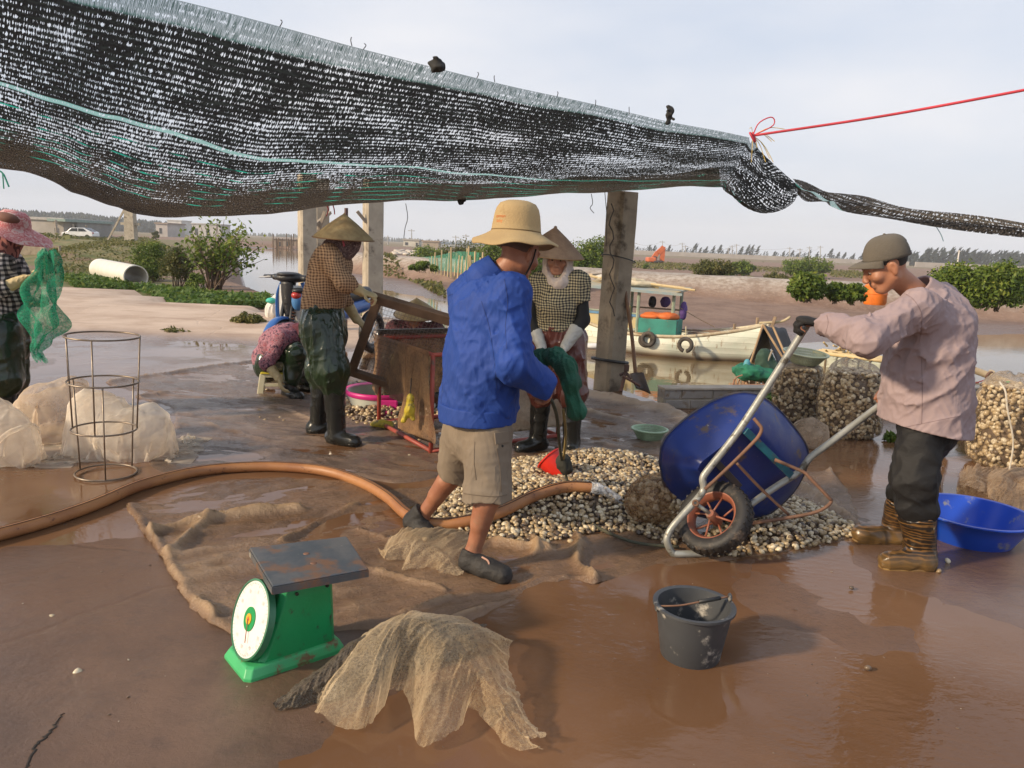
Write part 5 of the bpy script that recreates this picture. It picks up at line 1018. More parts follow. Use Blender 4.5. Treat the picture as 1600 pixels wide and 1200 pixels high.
# ------------------------------------------------------------------ wire cage
def cage():
    c = g(165, 741); c = A(c[0], c[1], 0); m = mat('galvanised_wire', (.30, .25, .2), (.2, .15, .11), 12, .45, .6, bump=.2); t = thing('wire_cage', 'tall cage of four thin metal rings on rods standing by the net bags', 'wire cage', c); Y = c[1]
    R = []
    for (px, py, rx) in ((160, 525, 53.5), (161.5, 596, 51.5), (163, 670, 47.5), (166, 738, 45)): p = at(px, py, Y); R.append((A(p[0], Y, max(p[2], .012)), rx*Y/FPX))
    for (p, r) in R: obj('ring', MB().torus(p, r, .0055, (0.03, .0, 1), 48, 6), m, t, smooth=True)
    def rod(i, j, an): a = R[i][0]+R[i][1]*A(math.cos(an), math.sin(an), 0); b = R[j][0]+R[j][1]*A(math.cos(an), math.sin(an), 0); obj('rod', MB().tube([a, b], .0048, 6), m, t, smooth=True)
    for an in (3.3, -1.35, .35): rod(0, 2, an)
    for an in (3.05, -1.1, .55+.5): rod(1, 3, an)
    rod(0, 1, 3.3)
cage()
# ------------------------------------------------------------------ bucket, basin, baskets, scoop
def vessel(name, c, r0, r1, h, th, m, lab, cat, lip=.012, R=None, n=48, extra=None, z0=0, mats=None):
    t = thing(name, lab, cat, c); prof = [(0, 0), (r0*.97, 0), (r0, .01), (lerp(r0, r1, .5), h*.5), (r1, h*.93), (r1+lip, h*.95), (r1+lip, h*.995), (r1+lip*.4, h), (r1-th, h*.985), (lerp(r0, r1, .5)-th, h*.5), (r0-th, .02), (0, .016)]
    obj('shell', MB().lathe(prof, c, n, R), m, t, smooth=True, angle=50); return t
MBK = mat('grey_rubber', (.06, .064, .07), (.042, .044, .048), 3, .5, dirt=(.42, .39, .34), dsc=12, dth=(.56, .70), rvar=.12)
bc = g(1088, 1047); bc = A(bc[0], bc[1]+.105, -.002); t = vessel('bucket', bc, .108, .136, .205, .006, MBK, 'dark grey mortar bucket with a wire handle standing in the puddle', 'bucket')
hl, hr = bc+A(-.139, -.02, .196), bc+A(.136, .03, .222); hm = MB().tube(spline([hl, lerp(hl, hr, .3)+A(0, -.01, -.004), lerp(hl, hr, .6)+A(0, -.01, .0), hr], 14), .0035, 7)
obj('handle', hm, mat('rusty_wire', (.3, .16, .09), (.2, .1, .06), 10, .6, .3), t, smooth=True); obj('grip', MB().tube([lerp(hl, hr, .56)+A(0, -.01, 0), lerp(hl, hr, .86)+A(0, -.003, 0)], .0075, 10), mat('grip_black', (.02, .02, .02), rough=.5), t, smooth=True)
for p in (hl, hr): obj('lug', MB().ball(p+A(0, 0, -.004), .016, 10, 8, sc=(.5, 1, 1)), MBK, t, smooth=True)
MBS = mat('blue_plastic', (.012, .075, .52), (.01, .06, .45), 2, .28, dirt=(.24, .24, .27), dsc=13, dth=(.57, .7))
ac = g(1538, 860); ac = A(ac[0]+.02, ac[1]+.17, 0); Yb = ac[1]; vessel('basin', ac, .205, .282, .155, .006, MBS, 'large royal blue plastic basin at the right edge of the yard', 'basin', .016, n=64)
def basket(c, r0, r1, h, lab, mcol, R=None):
    t = thing('plastic_basket', lab, 'basket', c, 'round plastic baskets'); q = M_('basket_'+str(len(bpy.data.materials))); s = q.n('ShaderNodeSeparateXYZ'); q.l(q.tc.outputs['UV'], s.inputs[0])
    q.set('Base Color', q.mix(q.rng(q.noise(9, 4), .3, .7), mcol, tuple(v*.6 for v in mcol))).set('Roughness', .4)
    fr = q.math('MULTIPLY', q.rng(q.math('SINE', q.math('MULTIPLY', s.outputs[0], 6.283*70)), .2, .5), q.rng(q.math('SINE', q.math('MULTIPLY', s.outputs[1], 6.283*7)), -.4, 0)); q.alpha(q.math('SUBTRACT', 1., q.math('MULTIPLY', fr, .8)))
    n, m = 49, 12; V = []; uv = []
    for i in range(m):
        s_ = i/(m-1); r = (r0*min(1, s_/.25) if s_ < .25 else lerp(r0, r1, (s_-.25)/.75)); z = 0.003 if s_ < .25 else h*((s_-.25)/.75)**1.15
        for k in range(n): a = 2*math.pi*k/(n-1); V.append((r*math.cos(a), r*math.sin(a), z)); uv.append((k/(n-1), s_))
    V = np.array(V); V = V @ R.T if R is not None else V; obj('bowl', (V+c, gridF(m, n)), q.m, t, smooth=True, uv=np.array(uv), solid=.003)
    obj('rim', MB().lathe([(r1-.006, h-.006), (r1+.012, h-.008), (r1+.013, h+.001), (r1-.004, h+.004), (r1-.006, h-.006)], c, 48, R), mat('basket_rim'+str(len(bpy.data.materials)), mcol, tuple(v*.75 for v in mcol), 8, .4), t, smooth=True); return t
kc_ = g(1016, 692); basket(A(kc_[0], kc_[1]+.07, .012), .085, .132, .085, 'pale green plastic colander lying on the wet sheet left of the wheelbarrow', (.40, .56, .36))
basket(A(sa[0]+.02, sa[1]-.01, .535), .11, .182, .10, 'muddy pale green basket resting on top of a clam sack', (.42, .46, .30), frame((.05, -.10, 1)))
def scoop():
    a, b = at(858, 726, 4.55), at(886, 748, 4.30); t = thing('scoop', 'bright red plastic dipper half buried in the clam heap', 'scoop', (b[0], b[1], 0)); d = nrm(A(.45, -.30, -.42)); R = frame(-d, (0, 1, 0)); m = mat('red_plastic', (.75, .035, .02), (.62, .03, .02), 5, .3, transl=.15, dirt=(.45, .3, .2), dsc=13, dth=(.62, .72))
    c = at(884, 746, 4.38); obj('cup', MB().lathe([(0, 0), (.052, 0), (.055, .005), (.082, .15), (.09, .152), (.09, .16), (.079, .158), (.05, .012), (0, .01)], c, 32, R), m, t, smooth=True, angle=45)
scoop()
# ------------------------------------------------------------------ spring scale
def scale():
    a = g(384, 1074); b = g(541, 1020); d = g(368, 1026); e1 = nrm(b-a); e2 = nrm(A(-e1[1], e1[0], 0)); L1 = np.linalg.norm(b-a); W1 = .215; O = a; t = thing('weighing_scale', 'green spring scale with a white dial and a rusty tilted tray', 'scale', O+e1*L1/2+e2*W1/2)
    P = lambda x, y, z: O+e1*x+e2*y+A(0, 0, z); m = mat('green_enamel', (.012, .30, .095), (.010, .25, .075), 6, .38, bump=.15, bsc=90, dirt=(.05, .05, .03), dsc=24, dth=(.58, .72), rvar=.1); m2 = mat('green_enamel_light', (.06, .42, .15), (.04, .34, .12), 6, .4, dirt=(.16, .09, .04), dsc=15, dth=(.53, .66))
    def loft(sec):
        V = []
        for (x0, x1, y0, y1, z) in sec:
            c = .018
            for (x, y) in ((x0+c, y0), (x1-c, y0), (x1, y0+c), (x1, y1-c), (x1-c, y1), (x0+c, y1), (x0, y1-c), (x0, y0+c)): V.append(P(x, y, z))
        n = len(sec); return MB().add(V, [tuple(range(7, -1, -1))]+[(i*8+k, i*8+(k+1) % 8, (i+1)*8+(k+1) % 8, (i+1)*8+k) for i in range(n-1) for k in range(8)]+[tuple((n-1)*8+k for k in range(8))])
    obj('base', loft([(0, L1, 0, W1, 0), (0, L1, 0, W1, .02), (.012, L1-.012, .012, W1-.012, .045), (.02, L1-.02, .02, W1-.02, .05)]), m2, t, bevel=.003)
    obj('housing', loft([(.055, L1-.025, .025, W1-.025, .046), (.07, L1-.025, .025, W1-.025, .07), (.135, L1-.03, .028, W1-.028, .25), (.14, L1-.035, .03, W1-.03, .272), (.15, L1-.06, .045, W1-.045, .285)]), m, t, bevel=.004)
    obj('neck', loft([(.17, L1-.09, .06, W1-.06, .283), (.17, L1-.09, .06, W1-.06, .315)]), m2, t)
    for x in (.19, L1-.06): obj('bolt', MB().tube([P(x, .03, .262), P(x, .022, .262)], .006, 8), mat('bolt_dark', (.04, .04, .035), metal=.6, rough=.5), t)
    dn = nrm(-e1*.93+A(0, 0, .32)-e2*.0); dc = P(.062, W1/2, .175); Rd = frame(dn, (0, 0, 1)); r = .128
    obj('dial_rim', MB().lathe([(0, -.028), (r*.9, -.028), (r+.004, -.02), (r+.005, .004), (r-.001, .006), (r-.004, 0), (0, 0)], dc, 56, Rd), mat('dial_rim_green', (.05, .2, .1), (.03, .14, .07), 8, .4), t, smooth=True, angle=40)
    q = M_('dial_white'); no = q.noise(26, 4, .6); c = q.mix(q.rng(no, .6, .7, 0, .45), (.74, .72, .69), (.36, .34, .33)); c = q.mix(q.rng(q.noise(8, 5, .7), .5, .75, 0, .5), c, (.62, .48, .42)); q.set('Base Color', c).set('Roughness', .35)
    fc = obj('dial_face', MB().lathe([(0, .003), (r-.003, .002)], dc, 56, Rd), q.m, t); ux, uy = Rd[:, 0], Rd[:, 1]
    rm = MB()
    for k in range(60):
        w = 2*math.pi*k/60; l = .012 if k % 5 == 0 else .006; pa = dc+dn*.0042+(ux*math.cos(w)+uy*math.sin(w))*(r-.008); pb = dc+dn*.0042+(ux*math.cos(w)+uy*math.sin(w))*(r-.008-l); rm.tube([pa, pb], .0006, 4)
    sc_o = obj('dial_graduations', rm, mat('worn_print', (.4, .38, .36)), fc); sc_o['kind'] = 'stuff'
    for k_, tx in enumerate(('0', '10', '20', '30', '40', '50', '60', '70', '80', '90')):
        cu = bpy.data.curves.new('numeral', 'FONT'); cu.body = tx; cu.size = .017; cu.align_x = 'CENTER'; tmp = bpy.data.objects.new('tmp_text', cu); C.objects.link(tmp); me = bpy.data.meshes.new_from_object(tmp.evaluated_get(bpy.context.evaluated_depsgraph_get())); Vt = np.array([v.co for v in me.vertices]); Ft = [list(p.vertices) for p in me.polygons]; bpy.data.objects.remove(tmp)
        yy = nrm(A(0, 0, 1)-dn*dn[2]); xx = np.cross(yy, dn); w = math.pi/2-6.283*k_/10; oo = dc+dn*.0036+(xx*math.cos(w)+yy*math.sin(w))*.094; obj('numeral', (np.array([oo+xx*v[0]+yy*(v[1]-.006) for v in Vt]), Ft), mat('faded_print', (.50, .47, .45), (.66, .63, .6), 30), fc)
    obj('hub_disc', MB().lathe([(0, .006), (.040, .006), (.040, .003)], dc, 32, Rd), mat('hub_green', (.01, .3, .08), rough=.4), t, smooth=True, angle=30)
    obj('hub_badge', MB().lathe([(0, .009), (.018, .009), (.018, .006)], dc, 24, Rd), mat('badge_orange', (.85, .42, .03), rough=.4), t)
    fl = MB()
    for k, (dx, l) in enumerate(((-.007, .011), (0, .017), (.007, .011))):
        c0 = dc+dn*.0098+ux*-.008; tp_ = c0+ux*l*1.1+uy*dx*1.1; w = .004; fl.add([c0, lerp(c0, tp_, .5)+uy*w, tp_, lerp(c0, tp_, .5)-uy*w], [(0, 1, 2, 3)])
    fb = obj('badge_petals', fl, mat('badge_red', (.7, .1, .03)), t)
    obj('pointer', MB().tube([dc+dn*.011, dc+dn*.011-ux*.07-uy*.03], .0016, 5), mat('pointer_red', (.35, .12, .08)), t)
    z = .335; T_ = [g(390, 858, z), g(541, 840, z), g(575, 891, z), g(426, 918, z)]
    q = M_('tray_steel'); c = q.mix(q.rng(q.noise(5, 6, .65), .38, .6), (.085, .10, .115), (.15, .15, .15)); c = q.mix(q.rng(q.noise(7, 5, .6), .5, .62), c, (.22, .12, .07)); c = q.mix(q.rng(q.noise(14, 3), .68, .74), c, (.5, .47, .38)); q.set('Base Color', c).set('Roughness', .42).set('Metallic', .35); q.bump(q.noise(30, 4), .15, .005)
    tr = obj('tray', MB().prism(T_, (0, 0, 1), .006), q.m, t, bevel=.003)
    lip = MB()
    for i in range(4): lip.beam(T_[i]+A(0, 0, -.012), T_[(i+1) % 4]+A(0, 0, -.012), .006, .024)
    obj('tray_lip', lip, q.m, t)
    ct = sum(T_)/4
    for s_ in (-.13, .13): obj('screw', MB().lathe([(0, .009), (.009, .008), (.011, .006)], ct+(T_[3]-T_[0])*s_, 12), mat('screw_rust', (.2, .1, .06), rough=.6), t)
scale()
# ------------------------------------------------------------------ wheelbarrow
def barrow():
    G = g(1062, 873); t = thing('wheelbarrow', 'blue wheelbarrow with grey pipe handles tipped onto its front wheel', 'wheelbarrow', (1.05, 3.5, 0))
    mp_ = mat('chipped_pipe', (.40, .40, .36), (.27, .27, .24), 7, .42, .35, bump=.2, dirt=(.10, .085, .06), dsc=16, dth=(.55, .68)); mru = mat('rusty_rod', (.22, .115, .07), (.13, .07, .045), 12, .8, bump=.4); mteal = mat('teal_bar', (.03, .22, .26), (.02, .1, .16), 9, .5, dirt=(.2, .1, .06), dsc=14)
    Lp = [(1250, 525, 3.615), (1262, 506, 3.62)][::-1]+[(1171, 648, 3.55), (1140, 692, 3.53), (1107, 733, 3.51), (1098, 748, 3.505), (1099, 766, 3.5), (1084, 786, 3.48), (1060, 812, 3.46), (1047, 829, 3.45), (1042, 844, 3.44), (1048, 860, 3.44), (1060, 872, 3.44), (1080, 876, 3.45), (1100, 874, 3.46)]
    Rp = [(1378, 631, 3.80), (1330, 667, 3.78), (1290, 697, 3.76), (1266, 715, 3.75), (1249, 737, 3.74), (1218, 757, 3.72), (1187, 778, 3.70), (1160, 800, 3.68), (1150, 825, 3.66), (1148, 848, 3.62), (1130, 868, 3.55), (1100, 874, 3.46)]
    def fixz(P): return [A(p[0], p[1], max(p[2], .02)) for p in P]
    pl = fixz(spline([at(*p) for p in Lp], 70)); pr = fixz(spline([at(*p) for p in Rp], 60)); fr = MB().tube(pl, .0175, 12)
    obj('handle_pipe', fr, mp_, t, smooth=True); obj('handle_pipe', MB().tube(pr, .0175, 12), mp_, t, smooth=True)
    # tub: rounded bottom panel and wider rim behind it
    rim = [(1031, 722), (1036, 692), (1058, 665), (1100, 634), (1140, 617), (1166, 614), (1192, 621), (1222, 646), (1251, 681), (1262, 705), (1260, 730), (1240, 768), (1206, 800), (1176, 814), (1140, 816), (1095, 806), (1058, 795), (1040, 765)]
    bot = [(1090, 733), (1096, 722), (1110, 711), (1132, 694), (1152, 680), (1168, 671), (1178, 672), (1190, 685), (1208, 706), (1225, 727), (1233, 738), (1228, 748), (1205, 767), (1182, 785), (1164, 793), (1148, 786), (1126, 767), (1103, 748)]
    def Yb(x, y): return 3.555+.0024*(.75*(x-1107)+.65*(y-733))
    n = 72; Rr = np.array(rim+rim[:1], float); Bb = np.array(bot+bot[:1], float); Rr = spline(Rr, n+1)[:n]; Bb = spline(Bb, n+1)[:n]
    Rw = np.array([at(x, y, Yb(x, y)*.4+.6*3.60+.27) for x, y in Rr]); Bw = np.array([at(x, y, Yb(x, y)+.015) for x, y in Bb]); V = []; m = 9
    cb = Bw.mean(0)
    for s_ in (0.02, .35, .7, .9): V.append(cb+(Bw-cb)*s_)
    V.append(Bw)
    for i in range(1, m): s_ = i/(m-1); out = (Bw-cb); V.append(lerp(Bw, Rw, s_)+out*.10*math.sin(math.pi*s_)*(1-s_*.4))
    k = len(V); V = np.vstack(V); F = [(i*n+j, i*n+(j+1) % n, (i+1)*n+(j+1) % n, (i+1)*n+j) for i in range(k-1) for j in range(n)]+[tuple(range(n-1, -1, -1))]
    q = M_('barrow_blue'); c = q.mix(q.rng(q.noise(3, 5), .3, .7), (.010, .028, .17), (.016, .045, .24)); c = q.mix(q.rng(q.noise(7, 7, .72), .56, .68), c, (.12, .08, .055)); c = q.mix(q.rng(q.noise(30, 5, .7), .66, .72), c, (.32, .30, .28)); q.set('Base Color', c).set('Roughness', q.rng(q.noise(6, 4), .3, .7, .3, .55)); q.bump(q.noise(14, 5), .12, .01)
    obj('tub', MB().add(V, F), q.m, t, smooth=True, solid=.004, angle=50)
    obj('tub_rim', MB().tube(list(Rw), .007, 8, closed=True), mat('barrow_rim', (.02, .03, .08), (.1, .08, .07), 10, .5), t, smooth=True)
    def rod(P, m, r, nm): obj(nm, MB().tube(spline([at(*p) for p in P], 26), r, 8), m, t, smooth=True)
    z1 = lambda x, y, Y: (960+x/3.53, 560+y/3.53, Y)
    rod([z1(768, 330, 3.50), z1(790, 355, 3.49), z1(812, 388, 3.48), z1(795, 430, 3.48), z1(758, 472, 3.48), z1(640, 590, 3.49), z1(500, 722, 3.48)], mru, .0085, 'brace_rod')
    rod([z1(672, 575, 3.49), z1(800, 710, 3.55), z1(960, 862, 3.6)], mru, .0075, 'brace_rod')
    rod([z1(885, 558, 3.6), z1(1040, 625, 3.58), z1(1075, 655, 3.57), z1(1180, 765, 3.55), z1(1196, 785, 3.55), z1(1180, 810, 3.54), z1(1120, 845, 3.53), z1(1000, 872, 3.53), z1(740, 912, 3.55)], mru, .0085, 'stand_leg')
    obj('cross_bar', MB().beam(at(*z1(722, 398, 3.535)), at(*z1(975, 645, 3.70)), .036, .014, (0, -1, .2)), mteal, t, bevel=.002)
    obj('cross_bar', MB().beam(at(*z1(560, 570, 3.53)), at(*z1(690, 710, 3.62)), .034, .014, (0, -1, .2)), mat('dark_bar', (.03, .04, .05), (.08, .06, .05), 9, .5), t, bevel=.002)
    # wheel
    ax = nrm(A(-.62, -.46, .64)); fc = at(1110, 803, 3.46); cw = fc-ax*.043; Rw_ = frame(ax, (1, 0, 0)); R0 = .187
    def wob(p, a): return p
    q = M_('barrow_tyre'); c = q.mix(q.rng(q.noise(9, 6, .7), .52, .74), (.020, .018, .017), (.20, .15, .11)); q.set('Base Color', c).set('Roughness', .6); q.bump(q.noise(60, 3), .3, .005)
    w_ = t2 = None
    prof = [(R0*.66, .036), (R0*.70, .043), (R0*.85, .046), (R0*.95, .040), (R0*.995, .026), (R0, 0), (R0*.995, -.026), (R0*.95, -.040), (R0*.85, -.046), (R0*.70, -.043), (R0*.66, -.036), (R0*.66, .036)]
    ty = obj('wheel', MB().lathe(prof, cw, 56, Rw_), q.m, t, smooth=True)
    lug = MB()
    for k in range(34):
        for s_ in (-1, 1):
            a = 6.283*(k+.5*(s_ > 0))/34; rd = Rw_ @ A(math.cos(a), math.sin(a), 0); tg = Rw_ @ A(-math.sin(a), math.cos(a), 0); lug.beam(cw+rd*R0*.985+ax*s_*.006, cw+rd*R0*.955+ax*s_*.038+tg*.010, .011, .014, rd)
    lo_ = obj('tyre_tread', lug, q.m, ty)
    lo_['kind'] = 'stuff'
    mr = mat('rim_orange', (.31, .10, .055), (.21, .075, .045), 9, .5, dirt=(.2, .14, .1), dsc=14)
    obj('rim', MB().lathe([(R0*.64, .036), (R0*.675, .038), (R0*.675, .03), (R0*.6, .012), (R0*.6, -.012), (R0*.675, -.036), (R0*.64, -.036), (R0*.56, -.014), (R0*.56, .014), (R0*.64, .036)], cw, 40, Rw_), mr, ty, smooth=True, angle=40)
    for k in range(8):
        a = 6.283*k/8+.2; rd = Rw_ @ A(math.cos(a), math.sin(a), 0); s_ = 1 if k % 2 else -1
        obj('spoke', MB().tube([cw+ax*.03*s_+rd*.02, cw+rd*R0*.58+ax*.004*s_], .0055, 6), mr, ty, smooth=True)
    obj('hub', MB().lathe([(0, .05), (.02, .05), (.026, .035), (.026, -.035), (.02, -.05), (0, -.05)], cw, 20, Rw_), mr, ty, smooth=True, angle=40)
    obj('axle', MB().tube([at(1086, 786, 3.475), cw+ax*.04], .010, 8), mp_, t, smooth=True); obj('bracket', MB().torus(at(1087, 786, 3.46), .012, .006, (-.3, -.9, .3), 12, 6), mru, t)
barrow()
blob_bag('clam_bag', [e_(1024, 775, 3.86, 40, 36), e_(1052, 805, 3.88, 36, 26), e_(1006, 792, 3.84, 30, 24), e_(1062, 765, 3.95, 40, 46)], 'brown net bag of clams slumping out below the blue wheelbarrow tub', netmat('brown_bag_net', (.42, .23, .10), .25, .5, 80), [((.5, .3, .4), 16, 5, .012)], .009, .014)
def bag_clams():
    n = 900; c = at(1036, 783, 3.88); u = RNG.normal(size=(n, 3)); u /= np.linalg.norm(u, axis=1)[:, None]; P = c+u*A(.185, .10, .125)*(.9+.1*RNG.random((n, 1))); P[:, 2] = np.maximum(P[:, 2], .015); clam_mass('clams_in_bag', P, .036, MCL, tilt=.6, up=u, cv=RNG.beta(1.8, 1.2, n))
bag_clams()
# ------------------------------------------------------------------ red rack with the net hopper
def hanging(name, top, drop, lab, m, seed, nv=26, nu=40, amp=.03, taper=1., cat='net', push=(0, 0), smooth=True, swirl=0.):
    T = spline(top, nu); V = []
    for i in range(nu):
        for j in range(nv):
            v = j/(nv-1); u = i/(nu-1); d_ = drop(u) if callable(drop) else drop; p = T[i]*1.0; cen = T.mean(0); p = lerp(p, A(cen[0], cen[1], p[2]), v*(1-taper)); p[2] -= d_*v
            w = (fbm(u*7+seed, v*1.2, seed, 3)-.45)*2; p = p+A(amp*w*v**.5*2+push[0]*v, -amp*w*v**.5*2+push[1]*v, 0)+A(.02*math.sin(v*5+swirl), 0, 0)*swirl*v; p[2] = max(p[2], .006+.004*j); V.append(p)
    return V, gridF(nu, nv)
Apt, Bpt = g(592, 665), g(673, 711)
def rack():
    e1 = Bpt-Apt; L1 = np.linalg.norm(e1); d1 = e1/L1; d2 = A(-d1[1], d1[0], 0); Wd = 1.08; Cpt, Dpt = Bpt+d2*Wd, Apt+d2*Wd; H = .70; m = mat('red_pipe', (.40, .075, .05), (.30, .06, .045), 8, .5, dirt=(.16, .085, .06), dsc=12, dth=(.56, .7))
    t = thing('sorting_rack', 'red pipe rack hung with brown netting behind the blue-jacketed man', 'rack', (Apt+Cpt)/2)
    z = lambda p, h: A(p[0], p[1], h)
    for p in (Apt, Bpt, Cpt, Dpt): obj('leg', MB().tube([z(p, .0), z(p, H)], .016, 10), m, t, smooth=True)
    for a, b in ((Apt, Bpt), (Bpt, Cpt), (Cpt, Dpt), (Dpt, Apt)): obj('base_rail', MB().tube([z(a, .03), z(b, .03)], .016, 10), m, t, smooth=True); obj('top_rail', MB().tube([z(a, H), z(b, H)], .015, 10), m, t, smooth=True)
    obj('slant_brace', MB().tube([z(lerp(Apt, Bpt, .25), H-.02), z(lerp(Apt, Bpt, .02), .32)], .010, 8), mat('bare_steel', (.18, .12, .09), rough=.6), t, smooth=True)
    mn = netmat('hopper_net', (.36, .21, .105), .55, .85, 70, tl=.25, dirt=(.18, .105, .06)); mn2 = netmat('sack_cloth', (.50, .38, .25), .8, .98, 60, tl=.25, dirt=(.34, .24, .15))
    o_ = d1*0-d2*.02
    def sheet(nm, P0, P1, zt0, zt1, drop, seed, lab, mm, outw, amp=.03, taper=1., nv=30):
        top = [z(lerp(P0, P1, u), lerp(zt0, zt1, u))+outw for u in np.linspace(0, 1, 6)]; V, F = hanging(nm, top, drop, lab, mm, seed, nv, 50, amp, taper); o = obj(nm, (np.array(V), F), mm, smooth=True); tag(o, lab, 'netting'); return o
    sheet('hopper_net', Apt-d1*.02, Bpt+d1*.0, .73, .73, lambda u: .34+.10*math.sin(u*3.1)+.10*(u < .12), 3, 'brown netting stretched across the near left side of the red rack', mn, -d2*.035, .04)
    sheet('hopper_net', lerp(Apt, Bpt, .68), Bpt+d1*.03, .72, .70, .66, 7, 'folded brown netting hanging in long pleats from the red rack\'s near corner', mn, -d2*.06-d1*.0, .085, .7)
    sheet('sack_cloth', Bpt+d2*.28, Cpt+d2*.02, .66, .66, .64, 12, 'beige sacking hanging behind the legs of the checked-shirt woman', mn2, d1*.03, .02)
    sheet('hopper_net', Apt, Dpt, .74, .72, .5, 17, 'brown netting along the far side of the red rack before the seated woman', mn, -d1*.03, .02)
    bar = MB().beam(z(Apt, .745)-d1*.03, z(Dpt, .745), .05, .035); obj('dark_batten', bar, mat('wet_batten', (.07, .045, .03), (.04, .03, .02), 6, .5, bump=.3), t, bevel=.004)
    my = mat('yellow_rag', (.58, .44, .035), (.42, .32, .03), 12, .55, dirt=(.12, .09, .04), dsc=20)
    p = at(641, 632, 5.0); S = SDF(); S.cap(p+A(0, 0, .03), p+A(-.005, 0, -.03), .022, .02); S.cap(p+A(0, 0, -.02), p+A(-.045, 0, -.115), .024, .016); S.cap(p+A(0, 0, -.03), p+A(.022, 0, -.10), .02, .015); S.ell(p+A(0, 0, .055), (.016, .016, .018)); V, F = S.mesh(.005, folds([((.3, .2, 1), 50, 15, .006)]), .006)
    tag(obj('yellow_rag', (V, F), my, smooth=True), 'twisted yellow rag hanging from the netting of the red rack', 'rag'); tag(obj('rag_cord', MB().tube([p+A(0, 0, .06), p+A(.004, 0, .18)], .004, 5), MWIRE), 'dark cord holding the twisted yellow rag', 'cord')
    p = at(597, 664, 5.75); S = SDF(); S.cap(p+A(-.06, 0, 0), p+A(.07, -.02, .01), .03, .026); S.ell(p+A(.0, 0, .01), (.05, .035, .035)); V, F = S.mesh(.005, folds([((1, .2, .1), 40, 12, .007)]), .007); tag(obj('yellow_rag', (V, F), my, smooth=True), 'yellow rag wrapped round the foot of the red rack', 'rag')
    return d1, d2
rack()
def sieve():
    TL, BL = at(591, 467, 5.30), at(549, 581, 5.72); TR = at(770, 520, 5.12); v = TR-TL; BR = BL+v; t = thing('wooden_sieve', 'tilted wooden sieve frame with wire mesh held by the tan checked woman', 'sieve', lerp(BL, BR, .5)); m = mat('sieve_wood', (.20, .125, .08), (.11, .07, .045), 5, .6, bump=.4, bsc=30); n = nrm(np.cross(v, TL-BL))
    q_ = nrm(TL-BL)
    obj('top_rail', MB().beam(TL-nrm(v)*.05, TR, .045, .075, q_), m, t, bevel=.005); obj('bottom_rail', MB().beam(BL-nrm(v)*.1, BR, .045, .06, q_), m, t, bevel=.005); obj('side_rail', MB().beam(TL-q_*.03, BL, .06, .05, n), m, t, bevel=.005); obj('side_rail', MB().beam(TR-q_*.03, BR, .06, .05, n), m, t, bevel=.005)
    w = MB(); a = np.linalg.norm(v); b = np.linalg.norm(TL-BL)
    for i in range(1, 34): w.tube([lerp(TL, TR, i/34), lerp(BL, BR, i/34)], .0013, 3, cap=False)
    for i in range(1, 19): w.tube([lerp(TL, BL, i/19), lerp(TR, BR, i/19)], .0013, 3, cap=False)
    obj('wire_mesh', w, mat('mesh_wire', (.22, .18, .15), (.15, .1, .08), 9, .5, .4), t)['kind'] = 'stuff'
sieve()
def tub_mid():
    c = A(*(at(596, 588, 6.45)*A(1, 1, 0))); r = .30; t = thing('basin', 'white basin with a magenta inside behind the small clam heap', 'basin', c)
    obj('shell', MB().lathe([(0, 0), (r*.8, 0), (r*.97, .13), (r, .17), (r*.96, .172), (r*.78, .02), (0, .015)], c, 40), mat('white_plastic', (.58, .6, .54), (.5, .52, .46), 4, .4), t, smooth=True, angle=40); obj('lining', MB().lathe([(r*.93, .165), (r*1.03, .18), (r*1.035, .15), (r*.99, .13)], c, 40), mat('magenta_plastic', (.72, .03, .28), rough=.4), t, smooth=True)
    hg = MB().box(c+A(.11, -r*.97, .07), (.16, .03, .14)); obj('drip_flap', hg, mat('magenta_plastic2', (.7, .03, .28), rough=.4), t, bevel=.01)
tub_mid()
# ------------------------------------------------------------------ stool
def stool(c, yaw, lab, h=.2, w=.27):
    t = thing('plastic_stool', lab, 'stool', c); R = rotz(yaw); m = mat('cream_plastic', (.72, .68, .48), (.62, .57, .38), 5, .4); my = mat('yellow_plastic', (.75, .62, .06), rough=.4)
    P = lambda x, y, z: c+R @ A(x, y, z)
    for sx in (-1, 1):
        for sy in (-1, 1): obj('leg', MB().beam(P(sx*w*.52, sy*w*.40, 0), P(sx*w*.42, sy*w*.32, h-.01), .055, .02, R @ A(0, 1, 0)), m, t, bevel=.006)
    for sy in (-1, 1): obj('stretcher', MB().beam(P(-w*.46, sy*w*.36, h*.45), P(w*.46, sy*w*.36, h*.45), .016, .03), m, t, bevel=.004); obj('apron', MB().beam(P(-w*.46, sy*w*.33, h-.02), P(w*.46, sy*w*.33, h-.02), .016, .04), m, t, bevel=.004)
    for sx in (-1, 1): obj('apron', MB().beam(P(sx*w*.44, -w*.33, h-.02), P(sx*w*.44, w*.33, h-.02), .016, .04), m, t, bevel=.004)
    obj('seat', MB().box(P(0, 0, h), (w, w*.8, .018), R), my, t, bevel=.008); return t
sc0 = g(428, 616); stool(A(sc0[0], sc0[1]+.08, 0), .25, 'small cream plastic stool with a yellow seat under the crouching woman')
